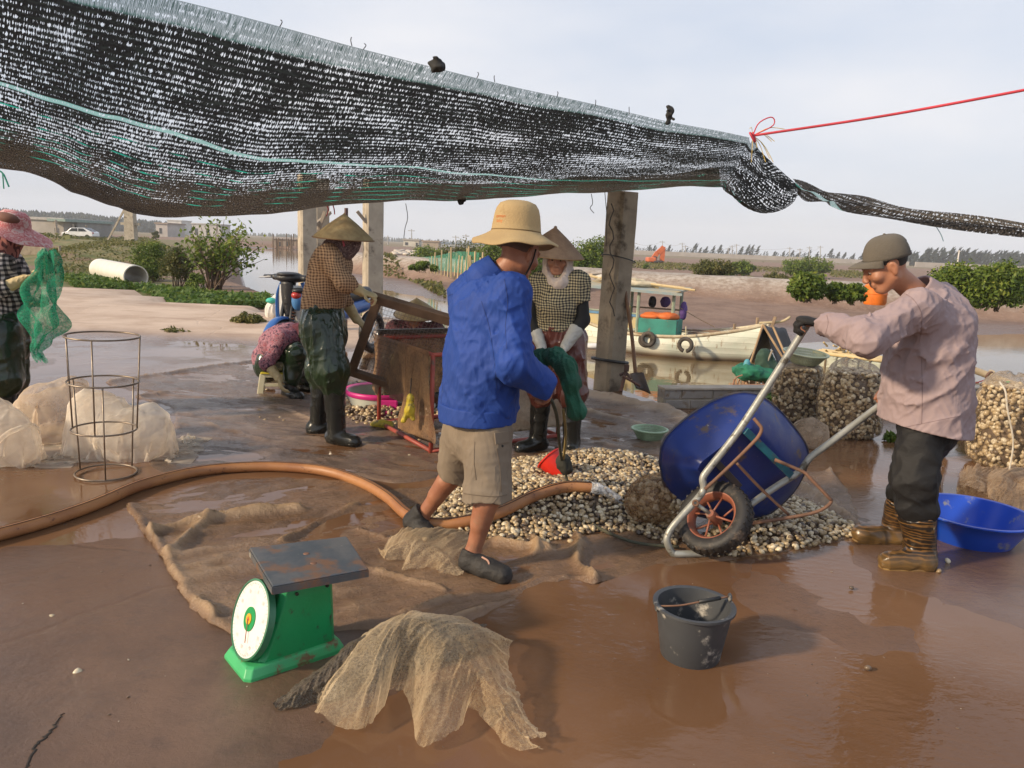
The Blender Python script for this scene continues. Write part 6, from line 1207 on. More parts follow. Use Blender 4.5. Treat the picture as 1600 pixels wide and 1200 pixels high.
# ------------------------------------------------------------------ scooter
def scooter():
    c = at(487, 520, 8.9)*A(1, 1, 0); fwd = nrm(at(438, 500, 8.15)*A(1, 1, 0)-at(583, 500, 10.0)*A(1, 1, 0)); sd = A(-fwd[1], fwd[0], 0); wf = at(440, 500, 8.2)*A(1, 1, 0); wr = at(581, 510, 9.75)*A(1, 1, 0); c = (wf+wr)/2
    t = thing('scooter', 'blue and white motor scooter parked behind the tan checked woman', 'motor scooter', c); P = lambda f, s, z: wf+fwd*f+sd*s+A(0, 0, z)
    bl = mat('scooter_blue', (.02, .12, .42), rough=.3, coat=.4); wh = mat('scooter_white', (.68, .68, .66), rough=.35, coat=.3); rd = mat('scooter_red', (.5, .04, .03), rough=.3); bk = mat('scooter_black', (.025, .025, .027), rough=.45); ch = mat('scooter_chrome', (.5, .5, .5), rough=.3, metal=.9)
    for w in (wf, wr):
        o = obj('wheel', MB().torus(w+A(0, 0, .28), .225, .055, sd, 40, 10), bk, t, smooth=True); obj('rim', MB().torus(w+A(0, 0, .28), .165, .016, sd, 32, 6), ch, o, smooth=True)
        sp = MB()
        for k in range(6): a = k*math.pi/6; v = fwd*math.cos(a)+A(0, 0, math.sin(a)); sp.tube([w+A(0, 0, .28)-v*.165, w+A(0, 0, .28)+v*.165], .008, 5)
        obj('spoke', sp, ch, o)
    for s_ in (-.07, .07): obj('fork', MB().tube([P(0, s_, .28), P(-.14, s_*.8, .78)], .022, 8), bk, t, smooth=True)
    b = MB()
    for k in range(60): pass
    obj('shock_spring', MB().tube([P(-.03, .085, .32)+lerp(A(0, 0, 0), P(-.12, .07, .66)-P(-.03, .085, .32), k/90)+.026*(math.cos(k*.7)*sd+math.sin(k*.7)*fwd) for k in range(91)], .007, 5), mat('spring_brown', (.16, .07, .04), rough=.5), t)
    obj('steering_column', MB().tube([P(-.12, 0, .7), P(-.2, 0, 1.0)], .05, 10), bk, t, smooth=True)
    def shell(nm, pts, w, m, th=.012):
        V = []
        for (f, z, hw) in spline(pts, 14):
            for k in range(9): u = -1+k/4; V.append(P(f-.10*u*u*(hw/.2), u*hw, z))
        return obj(nm, (np.array(V), gridF(14, 9)), m, t, smooth=True, solid=th)
    shell('leg_shield', [(-.10, .92, .14), (-.12, .75, .19), (-.15, .5, .20), (-.22, .32, .15)], .2, wh)
    for s_ in (-1, 1): obj('leg_shield_edge', MB().tube(spline([P(-.20, s_*.13, .95), P(-.21, s_*.20, .78), P(-.24, s_*.215, .5), P(-.30, s_*.16, .30)], 20), .034, 8, sq=.6), bl, t, smooth=True)
    shell('front_cowl', [(-.07, .96, .07), (-.075, .84, .075), (-.09, .70, .065), (-.11, .58, .04)], .2, bk, .02)
    S = SDF(); S.ell(P(-.09, .15, .76), (.07, .075, .11)); V, F = S.mesh(.01); obj('side_cowl', (V, F), mat('scooter_sky_blue', (.07, .22, .48), rough=.3), t, smooth=True); S = SDF(); S.ell(P(-.055, .155, .82), (.055, .06, .045)); V, F = S.mesh(.01); obj('turn_signal', (V, F), rd, t, smooth=True); S = SDF(); S.ell(P(-.085, .16, .87), (.07, .075, .035)); V, F = S.mesh(.01); obj('signal_hood', (V, F), bk, t, smooth=True)
    S = SDF(); S.ell(P(-.16, 0, 1.0), (.17, .13, .055)); S.ell(P(-.13, 0, 1.04), (.13, .12, .025), k=.01); S.cap(P(-.16, -.2, 1.0), P(-.16, .2, 1.0), .035); V, F = S.mesh(.012); obj('handlebar_cover', (V, F), bk, t, smooth=True)
    obj('handlebar', MB().tube(spline([P(-.26, -.36, 1.0), P(-.20, -.16, 1.02), P(-.20, .16, 1.02), P(-.26, .36, 1.0)], 12), .014, 8), bk, t, smooth=True)
    for s_ in (-1, 1): obj('grip', MB().tube([P(-.24, s_*.30, 1.0), P(-.27, s_*.42, .995)], .02, 8), bk, t, smooth=True); obj('brake_lever', MB().tube([P(-.17, s_*.26, 1.0), P(-.18, s_*.42, .985)], .008, 6), ch, t)
    V = []
    for k in range(13): a = math.radians(-20+k*13); 
    fd = MB().tube([wf+A(0, 0, .28)+.29*(fwd*math.cos(a)+A(0, 0, math.sin(a))) for a in np.linspace(.3, 2.6, 14)], .055, 10, sq=.35); obj('front_fender', fd, bl, t, smooth=True)
    S = SDF(); Lw = np.linalg.norm(wf-wr); S.cap(P(-.45, 0, .36), P(-.75, 0, .42), .09, .1, k=.06); S.cap(P(-.75, 0, .5), P(-Lw, 0, .62), .12, .10, k=.06); V, F = S.mesh(.014); obj('body', (V, F), bl, t, smooth=True)
    S = SDF(); S.cap(P(-.55, 0, .72), P(-Lw-.05, 0, .76), .10, .09); V, F = S.mesh(.014); obj('seat', (V, F), bk, t, smooth=True)
    obj('rear_rack', MB().tube(spline([P(-Lw+.1, -.1, .68), P(-Lw-.2, -.11, .74), P(-Lw-.32, 0, .74), P(-Lw-.2, .11, .74), P(-Lw+.1, .1, .68)], 20), .012, 6), ch, t, smooth=True); obj('engine', MB().box(P(-.7, 0, .3), (.2, .3, .18), rotz(math.atan2(fwd[1], fwd[0]))), bk, t, bevel=.04)
    obj('side_stand', MB().tube([P(-.65, .1, .25), P(-.7, .28, 0)], .012, 6), bk, t)
scooter()
def white_sack():
    p = g(424, 503); S = SDF(); S.ell(p+A(0, .1, .17), (.13, .12, .18)); S.ell(p+A(.05, .1, .36), (.08, .07, .1), k=.06); S.cuts.append((A(0, 0, .0), A(0, 0, -1))); V, F = S.mesh(.012, folds([((.2, .1, 1), 18, 6, .02)]), .02); t = thing('plastic_sack', 'white plastic sack with green plastic inside left of the scooter', 'sack', p)
    obj('sack_skin', (V, F), mat('white_sack', (.66, .63, .58), (.5, .46, .42), 4, .5, dirt=(.5, .2, .16), dsc=7, dth=(.62, .7)), t, smooth=True); S = SDF(); S.ell(p+A(-.01, .03, .36), (.085, .07, .05)); V, F = S.mesh(.01, folds([((1, .1, .3), 30, 9, .008)]), .008); obj('green_plastic', (V, F), mat('teal_plastic', (.05, .45, .34), rough=.4), t, smooth=True)
white_sack()
# ------------------------------------------------------------------ boat
def boat():
    S0, B0 = A(1.25, 17.25, 0), A(4.98, 15.42, 0); d = nrm(B0-S0); n = A(d[1], -d[0], 0); n = n if n[1] < 0 else -n; Lb = np.linalg.norm(B0-S0); t = thing('fishing_boat', 'weathered pale wooden fishing boat with a small canopy lying on the mud', 'boat', ((S0+B0)/2)*A(1, 1, 0)+A(0, 0, WATER_Z))
    P = lambda s, w, z: S0+d*(s*Lb)-n*w+A(0, 0, z)                                   # w > 0: away from the viewer
    hw = lambda s: .16+.62*max(0, math.sin(math.pi*min(1, max(0, .10+.80*s))))**.8*(1-.62*sstep(.72, 1.02, s)); gz2 = lambda s: -.285+.45*abs(2*s-.95)**2.4*(1.0 if s < .5 else .75)
    ns, m = 46, 15; V = []; hull = []
    for i in range(ns):
        s = i/(ns-1); w = hw(s); zt = gz2(s); zk = -.98+.25*sstep(.8, 1, s)+.3*sstep(.15, 0, s); sh = s
        for j in range(m):
            a = math.pi*j/(m-1); cw = -math.cos(a); k = abs(cw)**.62*(1 if cw > 0 else -1); z = zt+(zk-zt)*math.sin(a)**.8; ex = .09*sstep(.75, 1, s)*(z-zk)/(zt-zk+1e-6); V.append(P(s+ex*.5, k*w, z))
    q = M_('boat_paint'); z_ = q.n('ShaderNodeSeparateXYZ'); q.l(q.tc.outputs['Object'], z_.inputs[0]); c = q.mix(q.rng(q.noise(1.6, 6, .7), .35, .65), (.74, .72, .60), (.62, .66, .54)); c = q.mix(q.rng(q.noise(6, 7, .75, q.vec((1, 1, .35))), .57, .68), c, (.34, .22, .12)); c = q.mix(q.rng(z_.outputs[2], .02, .16, 1, 0), c, (.13, .085, .05))
    pl = q.math('SINE', q.math('MULTIPLY', z_.outputs[2], 52.)); c = q.mix(q.rng(pl, .93, .99, 0, .4), c, (.2, .17, .11)); q.set('Base Color', c).set('Roughness', .7); q.bump(q.math('ADD', q.math('MULTIPLY', pl, .3), q.noise(9, 5)), .4, .012)
    Ft = gridF(ns, m); obj('hull', (np.array(V), np.vstack([Ft])), q.m, t, smooth=True, solid=.04)
    wd = mat('boat_wood', (.34, .24, .15), (.2, .14, .09), 5, .8, bump=.4); gr = MB()
    for sg in (-1, 1): gr.tube([P(s+.045*sstep(.75, 1, s), sg*hw(s)*1.01, gz2(s)+.01) for s in np.linspace(0, 1, 40)], .03, 6, sq=1.3)
    obj('gunwale', gr, mat('gunwale_paint', (.55, .5, .36), (.36, .26, .16), 5, .8, bump=.4), t, smooth=True)
    dk = [P(s, sg*hw(s)*.93, gz2(s)-.10) for s in np.linspace(.03, .97, 24) for sg in (-1, 1)]; obj('deck', (np.array(dk), gridF(24, 2)), wd, t)
    th_ = MB()
    for s in (.66, .78, .88): th_.beam(P(s, -hw(s), gz2(s)-.02), P(s, hw(s), gz2(s)-.02), .12, .04)
    obj('thwart', th_, wd, t); b = MB()
    for k in range(14): p = P(random.uniform(.64, .92), random.uniform(-.25, .3), gz2(.75)+random.uniform(.0, .06)); a = random.uniform(-.5, .5); b.beam(p-d*.25-n*a*.1, p+d*.25+n*a*.1, .03, .02)
    obj('deck_clutter', b, mat('clutter_wood', (.3, .2, .13), (.16, .11, .08), 2, .8), t)['kind'] = 'stuff'
    obj('stem_post', MB().beam(P(1.06, 0, gz2(1)-.1), P(1.075, 0, gz2(1)+.16), .05, .06), wd, t, bevel=.008)
    obj('bow_fork', MB().tube(spline([P(1.0, .05, gz2(1)), P(1.1, .1, gz2(1)+.06), P(1.14, .13, gz2(1)+.17)], 6), .03, 6), mat('pale_stick', (.55, .45, .28), rough=.8), t, smooth=True)
    for s in (.90, 1.0): obj('bollard', MB().tube([P(s, -hw(s)*.9, gz2(s)), P(s, -hw(s)*.9, gz2(s)+.13)], .03, 6), wd, t)
    # canopy
    gp = mat('canopy_post', (.34, .38, .28), (.2, .26, .2), 5, .7); r0, r1 = .10, .625
    for (s, w, hgt) in ((.27, -.62, .68), (.43, -.62, .66), (.31, .5, .7), (.58, .5, .66), (.60, -.48, .62), (.12, -.4, .66)): obj('canopy_post', MB().tube([P(s, w, gz2(s)-.1), P(s, w, hgt)], .035, 6), gp, t)
    obj('canopy_roof', MB().add([P(r0, -.75, .66), P(r1, -.72, .60), P(r1, .62, .66), P(r0, .62, .72), P(r0, -.75, .70), P(r1, -.72, .64), P(r1, .62, .70), P(r0, .62, .76)], [(3, 2, 1, 0), (4, 5, 6, 7), (0, 1, 5, 4), (1, 2, 6, 5), (2, 3, 7, 6), (3, 0, 4, 7)]), mat('canopy_boards', (.46, .35, .17), (.22, .30, .34), 1.3, .8, bump=.4), t)
    obj('canopy_edge', MB().beam(P(r0-.02, -.77, .665), P(r1+.03, -.74, .605), .05, .05), mat('canopy_edge_blue', (.16, .28, .34), (.3, .3, .26), 4, .7), t); obj('rail', MB().tube([P(.15, .5, .2), P(.6, .5, .2)], .02, 6), wd, t); obj('rail', MB().tube([P(.15, -.62, .16), P(.43, -.62, .14)], .02, 6), gp, t)
    obj('cabin_panel', MB().beam(P(.14, -.60, -.03), P(.44, -.60, -.04), .03, .26), mat('yellow_panel', (.56, .43, .19), (.44, .38, .24), 3, .7), t); obj('cabin_stripe', MB().beam(P(.14, -.62, .11), P(.44, -.62, .10), .03, .05), mat('blue_stripe', (.12, .26, .42), rough=.6), t)
    q = mat('locker_green', (.035, .24, .19), (.025, .16, .13), 4, .6, dirt=(.2, .14, .09), dsc=8, dth=(.58, .7)); lk = MB().beam(P(.44, -.42, -.10), P(.635, -.42, -.10), .5, .34); obj('locker', lk, q, t, bevel=.01)
    # load (each its own thing)
    def soft(nm, es, lab, col, cat, am=.02):
        S = SDF()
        for c_, r_ in es: S.ell(c_, r_, k=.05)
        V, F = S.mesh(.018, folds([((1, -.4, .2), 14, 5, am)]), am); tag(obj(nm, (V, F), mat(nm+'_cloth', col, tuple(v*.7 for v in col), 4, .7), smooth=True), lab, cat)
    soft('orange_tarp', [(P(.50, -.5, .11), (.26, .2, .08)), (P(.58, -.48, .12), (.22, .18, .09))], 'bright orange folded tarp lying on the boat\'s green locker', (.72, .17, .04), 'tarp')
    soft('purple_cloth', [(P(.50, .42, .36), (.11, .06, .12))], 'purple cloth hanging inside the boat canopy', (.10, .05, .2), 'cloth'); soft('purple_jacket', [(P(.63, -.1, .24), (.08, .07, .2))], 'purple jacket hung on the rear corner post of the boat canopy', (.12, .06, .26), 'cloth'); soft('dark_cloth', [(P(.43, .42, .34), (.09, .05, .13))], 'dark cloth hanging inside the boat canopy', (.03, .03, .03), 'cloth'); soft('hanging_towel', [(P(.31, -.65, .12), (.05, .04, .22))], 'pale towel hanging from the canopy rail of the boat', (.6, .52, .36), 'towel', .015); soft('olive_towel', [(P(.385, -.65, .14), (.05, .04, .18))], 'olive towel hanging beside the pale one on the boat', (.3, .28, .12), 'towel', .015); soft('blue_jug', [(P(.22, .2, .18), (.1, .1, .13))], 'dark blue jug standing in the boat under the canopy', (.04, .12, .17), 'jug', .0)
    soft('pale_sack', [(P(.30, -.1, .80), (.5, .14, .07))], 'long pale bundle on the roof of the boat canopy', (.66, .56, .38), 'bundle'); soft('pale_sack', [(P(.40, -.35, .76), (.42, .1, .06))], 'pale bundle on the boat roof, nearer the front edge', (.7, .6, .42), 'bundle'); soft('white_sack_roll', [(P(.2, .1, .82), (.3, .16, .08))], 'white sack heaped on the boat roof beside the leaning post', (.7, .62, .5), 'bundle')
    for k, (a, b) in enumerate(((.35, .70), (.1, .5), (.25, .62), (.05, .6))): tag(obj('bamboo_pole', MB().tube([P(a, -.2+.14*k, .80+.05*(k % 2)), P(b, -.45+.25*k, .70)], .025, 6), mat('bamboo_pole', (.55, .42, .22), (.42, .32, .17), 6, .6)), ['bamboo pole slanting over the front of the boat roof', 'long bamboo pole lying lengthwise on the boat roof\'s near side', 'bamboo pole lying across the middle of the boat roof', 'bamboo pole lying along the back of the boat roof'][k], 'pole', 'poles on the boat roof')
    # tyre fenders
    rub = mat('fender_rubber', (.04, .036, .032), (.09, .07, .055), 7, .8)
    def near_side(s, z): return P(s, -hw(s)-.08, z)
    def tyre(px, py, Y, R_, arc, lab): p = at(px, py, Y); ths = np.linspace(*arc, 30); b = MB().tube([p+R_*A(math.cos(a)*d[0], math.cos(a)*d[1], math.sin(a)) for a in ths], .042, 8, closed=(arc[1]-arc[0] > 6.28)); tag(obj('tyre_fender', b, rub, smooth=True), lab, 'tyre', 'tyre fenders on the boat'); return p
    p = tyre(1013, 530, 15.55, .125, (0, 6.2832), 'whole black tyre fender hanging on the boat side left of a cut one'); tyre(1009, 531, 15.66, .125, (0, 6.2832), 'second tyre fender pressed behind the whole one on the boat side'); p2 = tyre(1071, 539, 15.05, .125, (-1.35, 4.45), 'cut open black tyre fender hanging nearest the boat\'s bow')
    tag(obj('fender_rope', MB().tube([p+A(0, 0, .12), P(.40, -hw(.4), gz2(.4)+.03)], .012, 5), wd), 'short rope holding the whole tyre fender', 'rope'); tag(obj('fender_rope', MB().tube([p2+A(0, 0, .12), p2+A(0, .1, .36)], .012, 5), mat('pale_rope', (.55, .48, .3))), 'pale rope holding the cut tyre fender', 'rope'); tag(obj('mooring_line', MB().tube(spline([P(.62, -.2, .3), P(.70, 0, .1), P(.78, .2, -.08)], 8), .008, 4), wd), 'thin line running from the canopy to the bow deck', 'rope')
boat()
yd = MB(); c_ = onland(940, 452, -.3); tag(obj('yellow_float', MB().ball(c_+A(0, 0, .2), .3, 12, 8, sc=(1.3, .7, .6)), mat('yellow_foam', (.72, .45, .06), rough=.6), smooth=True), 'yellow float lying on the mud left of the leaning post', 'float'); a_, b_ = onland(922, 448, -.3), onland(945, 447, -.3); tag(obj('plank', MB().beam(a_+A(0, 0, .3), b_+A(0, 0, .3), .14, .06), mb_), 'pale plank on the mud above the yellow float', 'plank')
c_ = g(928, 541, -.55); tag(obj('foam_scrap', MB().ball(c_, .22, 10, 6, sc=(1.3, .6, .3)), mat('white_foam', (.78, .76, .72), rough=.7), smooth=True), 'white foam scrap on the mud left of the leaning post', 'scrap')
# ------------------------------------------------------------------ rafts behind the wall
def raft_one():
    Y = 11.4; W_ = WATER_Z; c = at(1195, 590, Y)*A(1, 1, 0)+A(0, 0, W_); t = thing('raft', 'small raft with a rack of sticks moored behind the block wall', 'raft', c); m = mat('raft_bamboo', (.42, .28, .15), (.28, .18, .1), 6, .7); b = MB()
    for k in range(7): b.tube([at(1140, 600, Y-.25+.12*k)*A(1, 1, 0)+A(0, 0, W_+.08), at(1252, 604, Y-.25+.12*k)*A(1, 1, 0)+A(0, 0, W_+.08)], .06, 7)
    obj('pole_deck', b, m, t)
    fr = MB(); fr.tube([at(1145, 602, Y-.3), at(1238, 600, Y-.3)], .012, 5); fr.tube([at(1147, 592, Y-.3), at(1145, 614, Y-.3)], .012, 5); fr.tube(spline([at(1144, 604, Y-.3), at(1149, 591, Y-.3), at(1160, 586, Y-.3)], 8), .012, 5); fr.tube([at(1143, 617, Y-.3), at(1240, 617, Y-.3)], .015, 5)
    obj('stick_rail', fr, mat('reddish_stick', (.35, .14, .08), (.25, .16, .1), 4, .7), t); fs = MB(); r = random.Random(5)
    for k in range(60): x = r.uniform(1150, 1228); fs.tube([at(x, 606, Y-.2+r.uniform(0, .3)), at(x+r.uniform(-5, 5), r.uniform(582, 598), Y-.2+r.uniform(0, .3))], .010, 4)
    tag(obj('stick_pile', fs, mat('stick_pile', (.34, .18, .1), (.5, .33, .2), 9, .8)), kind='stuff')
    S = SDF(); z = lambda x, y, rx, ry: S.ell(at(x, y, Y), (rx*Y/FPX, .25, ry*Y/FPX), k=.08); z(1168, 578, 20, 8); z(1190, 585, 24, 9); z(1208, 592, 16, 9); z(1160, 584, 12, 8); V, F = S.mesh(.02, folds([((.8, .2, -.4), 9, 3, .04), ((1, 0, .3), 24, 8, .015)]), .05); tag(obj('green_net_pile', (V, F), mat('green_netting', (.015, .17, .09), (.01, .10, .06), 8, .8, bump=.5), smooth=True), 'dark green net heaped on the small raft behind the wall', 'net')
    S = SDF(); S.ell(at(1194, 565, Y+.2), (.14, .12, .2)); S.ell(at(1204, 575, Y+.2), (.2, .15, .1), k=.08); V, F = S.mesh(.02, folds([((.5, .2, -.8), 12, 4, .03)]), .03); tag(obj('dark_green_bundle', (V, F), mat('bundle_green', (.03, .07, .045), (.02, .045, .03), 6, .8), smooth=True), 'upright dark green bundle under the black tarp on the raft', 'bundle')
    tag(obj('teal_float', MB().ball(at(1167, 570, Y), .07, 10, 8, sc=(.8, .8, 1.3)), mat('teal_float', (.08, .3, .36)), smooth=True), 'small teal float on top of the green net heap', 'float'); tag(obj('white_board', MB().box(at(1182, 575, Y+.25), (.25, .04, .1)), mat('white_board', (.7, .68, .66))), 'white board behind the green net heap on the raft', 'board')
    # black tarp tent
    T = thing('tarp_shelter', 'black tarp pitched like a tent over the raft beside the boat\'s bow', 'tarp', c+A(.2, .8, 0)); Yt = 12.2; bl = mat('black_tarp', (.022, .022, .024), (.04, .04, .042), 3, .6, bump=.4, bsc=20)
    def panel(a, b, cc, dd, sag): n = 10; return np.array([lerp(lerp(a, b, u), lerp(dd, cc, u), v)-A(0, 0, sag*math.sin(math.pi*u)*math.sin(math.pi*v))+A(0, 0, .012*math.sin(u*17+v*9)) for u in np.linspace(0, 1, n) for v in np.linspace(0, 1, n)]), gridF(n, n)
    r0, r1 = at(1194, 510, Yt-.2), at(1228, 513, Yt+.55); obj('left_panel', panel(r0, r1, at(1206, 544, Yt+.7), at(1167, 570, Yt-.25), .03), bl, T, smooth=True, solid=.01); obj('right_panel', panel(r0, r1, at(1254, 590, Yt+.5), at(1220, 552, Yt-.35)-A(0, 0, .25), .03), bl, T, smooth=True, solid=.01)
    for (a, b) in (((1192, 507), (1224, 560)), ((1208, 511), (1226, 552)), ((1192, 507), (1165, 590))): obj('tent_pole', MB().tube([at(*a, Yt-.28), at(*b, Yt-.5)], .018, 6), m, T)
    tag(obj('upright_stick', MB().tube([at(1198, 568, Y+.1), at(1207, 547, Y+.1)], .016, 6), MW), 'short dark stick standing on the raft under the tarp', 'stick')
raft_one()
def raft_two():
    a, b = at(1270, 548, 15.6)*A(1, 1, 0), at(1392, 556, 14.6)*A(1, 1, 0); z0 = WATER_Z; d = nrm(b-a); t = thing('raft', 'flat raft of white foam blocks tied with rope, half hidden by the capped man', 'raft', (a+b)/2+A(0, 0, z0)); n = A(-d[1], d[0], 0)
    for k in range(4): p = a+d*(.2+.42*k); obj('foam_block', MB().beam(p+A(0, 0, z0+.1), p+d*.40+A(0, 0, z0+.1), .7, .24), mat('foam_block%d' % 0, (.52, .52, .42), (.36, .38, .3), 4, .8, dirt=(.2, .15, .1), dsc=6), t, bevel=.03)
    for k in range(3): p = a+d*(.4+.42*k); obj('lashing', MB().beam(p+n*.37+A(0, 0, z0+.1), p-n*.37+A(0, 0, z0+.1), .03, .27), mat('lashing', (.16, .11, .06)), t)
    b2 = MB()
    for k in range(4): b2.tube([a+d*.1+n*(.25-.16*k)+A(0, 0, z0+.26), a+d*1.9+n*(.2-.16*k)+A(0, 0, z0+.26)], .04, 6)
    obj('bamboo_deck', b2, mat('pale_bamboo', (.62, .48, .26), (.5, .38, .2), 6, .6), t, smooth=True); b3 = MB(); r = random.Random(2)
    for k in range(26): p = a+d*r.uniform(.3, .9)+n*r.uniform(-.2, .25)+A(0, 0, z0+r.uniform(.26, .42)); b3.tube([p, p+A(r.uniform(-.16, .16), r.uniform(-.1, .1), r.uniform(-.03, .14))], .02, 5)
    tag(obj('rope_tangle', b3, mat('rope_tan', (.5, .36, .17))), kind='stuff')
raft_two()
def big_bamboo():
    a, b = at(1508, 573, 9.0), at(1668, 632, 7.9); d = nrm(b-a); t = thing('bamboo_pole', 'thick pale bamboo pole slanting over the block wall at the right edge', 'pole', a); m = mat('bamboo_thick', (.55, .42, .25), (.45, .33, .19), 5, .5); obj('culm', MB().tube([a, b], .042, 12), m, t, smooth=True)
    for k in (.05, .3, .58, .85): obj('node', MB().torus(lerp(a, b, k), .042, .006, d, 20, 6), mat('bamboo_node', (.38, .26, .14)), t)
    obj('lashing', MB().torus(at(1546, 588, 8.7), .05, .014, d, 20, 6), mat('brown_lash', (.25, .13, .08)), t)
    tag(obj('bamboo_stub', MB().tube([at(1538, 607, 8.9), at(1550, 580, 8.8)], .035, 7), m), 'short tied bamboo stub under the thick bamboo pole', 'stub'); tag(obj('bamboo_stub', MB().tube([at(1512, 604, 8.9), at(1528, 601, 8.9)], .04, 7), m), 'pale bamboo end on the wall behind the capped man\'s hip', 'stub'); tag(obj('thin_line', MB().tube([at(1500, 606, 8.8), at(1545, 592, 8.8)], .006, 4), MRED), 'thin red line tied to the bamboo by the wall', 'line')
    S = SDF(); S.cap(at(1572, 604, 7.6), at(1650, 626, 7.4), .055, .07); V, F = S.mesh(.012, folds([(tuple(d), 22, 6, .012)]), .012); tag(obj('green_tarp_roll', (V, F), mat('bright_green_tarp', (.06, .55, .10), rough=.45), smooth=True), 'bright green plastic roll below the bamboo pole at the right edge', 'tarp roll'); tag(obj('twig', MB().tube([at(1505, 668, 6.6), at(1535, 656, 6.9)], .012, 5), mb_), 'thin pale stick lying among the weeds by the wall', 'stick'); o = g(1497, 640); tag(obj('dark_stone', MB().ball(o+A(.12, 0, .1), .1, 10, 7, sc=(1.2, .8, .8)), mat('dark_stone', (.08, .08, .08), rough=.8), smooth=True), 'dark stone in the weeds at the wall behind the capped man', 'stone')
big_bamboo()
# ================================================================== PEOPLE
MSK = mat('skin', (.40, .185, .105), (.33, .14, .078), 7, .5, bump=.12, bsc=120, sss=.08); MSKD = mat('skin_leg', (.36, .155, .085), (.26, .10, .055), 9, .5, bump=.15, bsc=90, dirt=(.28, .15, .09), dsc=14, dth=(.55, .75)); MHAIR = mat('dark_hair', (.02, .016, .014), rough=.7, bump=.5, bsc=150)
MGLV = mat('rubber_glove', (.62, .50, .27), (.52, .40, .2), 8, .5, bump=.2, dirt=(.3, .22, .13), dsc=10, dth=(.6, .78)); MGLVG = mat('grey_glove', (.50, .50, .46), (.40, .39, .35), 8, .45, dirt=(.25, .2, .16), dsc=20, dth=(.62, .75)); MGLVB = mat('black_glove', (.014, .013, .013), rough=.85, bump=.3, bsc=200)
MBOOT = mat('black_boot', (.012, .013, .012), (.02, .02, .018), 4, .22, bump=.15, bsc=14, dirt=(.09, .07, .05), dsc=9, dth=(.64, .8)); MGRW = mat('green_waders', (.008, .021, .008), (.013, .03, .010), 4, .25, bump=.35, bsc=22, coat=.3, dirt=(.05, .05, .03), dsc=12, dth=(.66, .8)); MBRW = mat('brown_waders', (.085, .022, .016), (.12, .032, .022), 6, .25, bump=.4, bsc=26, coat=.25)
def checks(name, light, mid, dark, T, hdir, rough=.85, mid2=None):
    q = M_(name); v = q.n('ShaderNodeVectorMath', operation='DOT_PRODUCT'); q.l(q.tc.outputs['Object'], v.inputs[0]); v.inputs[1].default_value = tuple(nrm(hdir)); z = q.n('ShaderNodeSeparateXYZ'); q.l(q.tc.outputs['Object'], z.inputs[0]); wb = q.math('MULTIPLY', q.math('SUBTRACT', q.noise(6, 2), .5), .05)
    a = q.rng(q.math('SINE', q.math('MULTIPLY', q.math('ADD', v.outputs['Value'], wb), 6.283/T)), -.25, .25); b = q.rng(q.math('SINE', q.math('MULTIPLY', q.math('ADD', z.outputs[2], wb), 6.283/T)), -.25, .25)
    c = q.mix(a, q.mix(b, light, mid), q.mix(b, mid2 or mid, dark)); q.set('Base Color', c).set('Roughness', rough); q.bump(q.noise(60, 4), .25, .006); return q.m
def floral(name, base, cols, sc, rough=.85):
    q = M_(name); n = q.noise(sc, 3, .6, dist=1.); st = [(0, cols[0]), (.40, cols[0]), (.46, base), (.52, cols[1]), (.58, base), (.64, cols[2]), (1, cols[2])]; q.set('Base Color', ramp(q.nt, st, n)).set('Roughness', rough); q.bump(q.noise(40, 4), .25, .006); return q.m
def body_parts(S, J, s, hands=True):
    """skin body: trunk, limbs, head and hands in one surface"""
    pc = (J['hipL']+J['hipR'])/2; sc_ = (J['shL']+J['shR'])/2; sd = nrm(J['shR']-J['shL']); up = nrm(J['neck']-pc)
    S.ecap(pc+up*.03, sc_-up*.10, .112*s, .13*s, sd, .7, .05); S.cap(J['shL']-up*.01, J['shR']-up*.01, .05*s, k=.06); S.cap(J['neck']-up*.03, J['head']-J['hu']*.05-J['hf']*.015, .056*s, .05*s, .04)
    for k in 'LR':
        S.cap(J['sh'+k], J['el'+k], .047*s, .038*s, .03); S.cap(J['el'+k], J['wr'+k], .038*s, .025*s, .025); S.cap(lerp(J['hip'+k], pc, .25), J['kn'+k], .060*s, .052*s, .04)
        kn, an = J['kn'+k], J['an'+k]; S.cap(kn, an, .050*s, .034*s, .03); ax = nrm(an-kn); bk = J['back']-ax*np.dot(J['back'], ax); S.cap(lerp(kn, an, .18)+bk*.018, lerp(kn, an, .48)+bk*.016, .044*s, .034*s, .03)
        S.cap(J['heel'+k]+A(0, 0, .0), J['toe'+k], .036*s, .026*s, .03); S.cap(an, J['heel'+k], .034*s, .034*s, .02)
    head_parts(S, J, s)
    for k in 'LR': hand_parts(S, J, k, s, 1.)
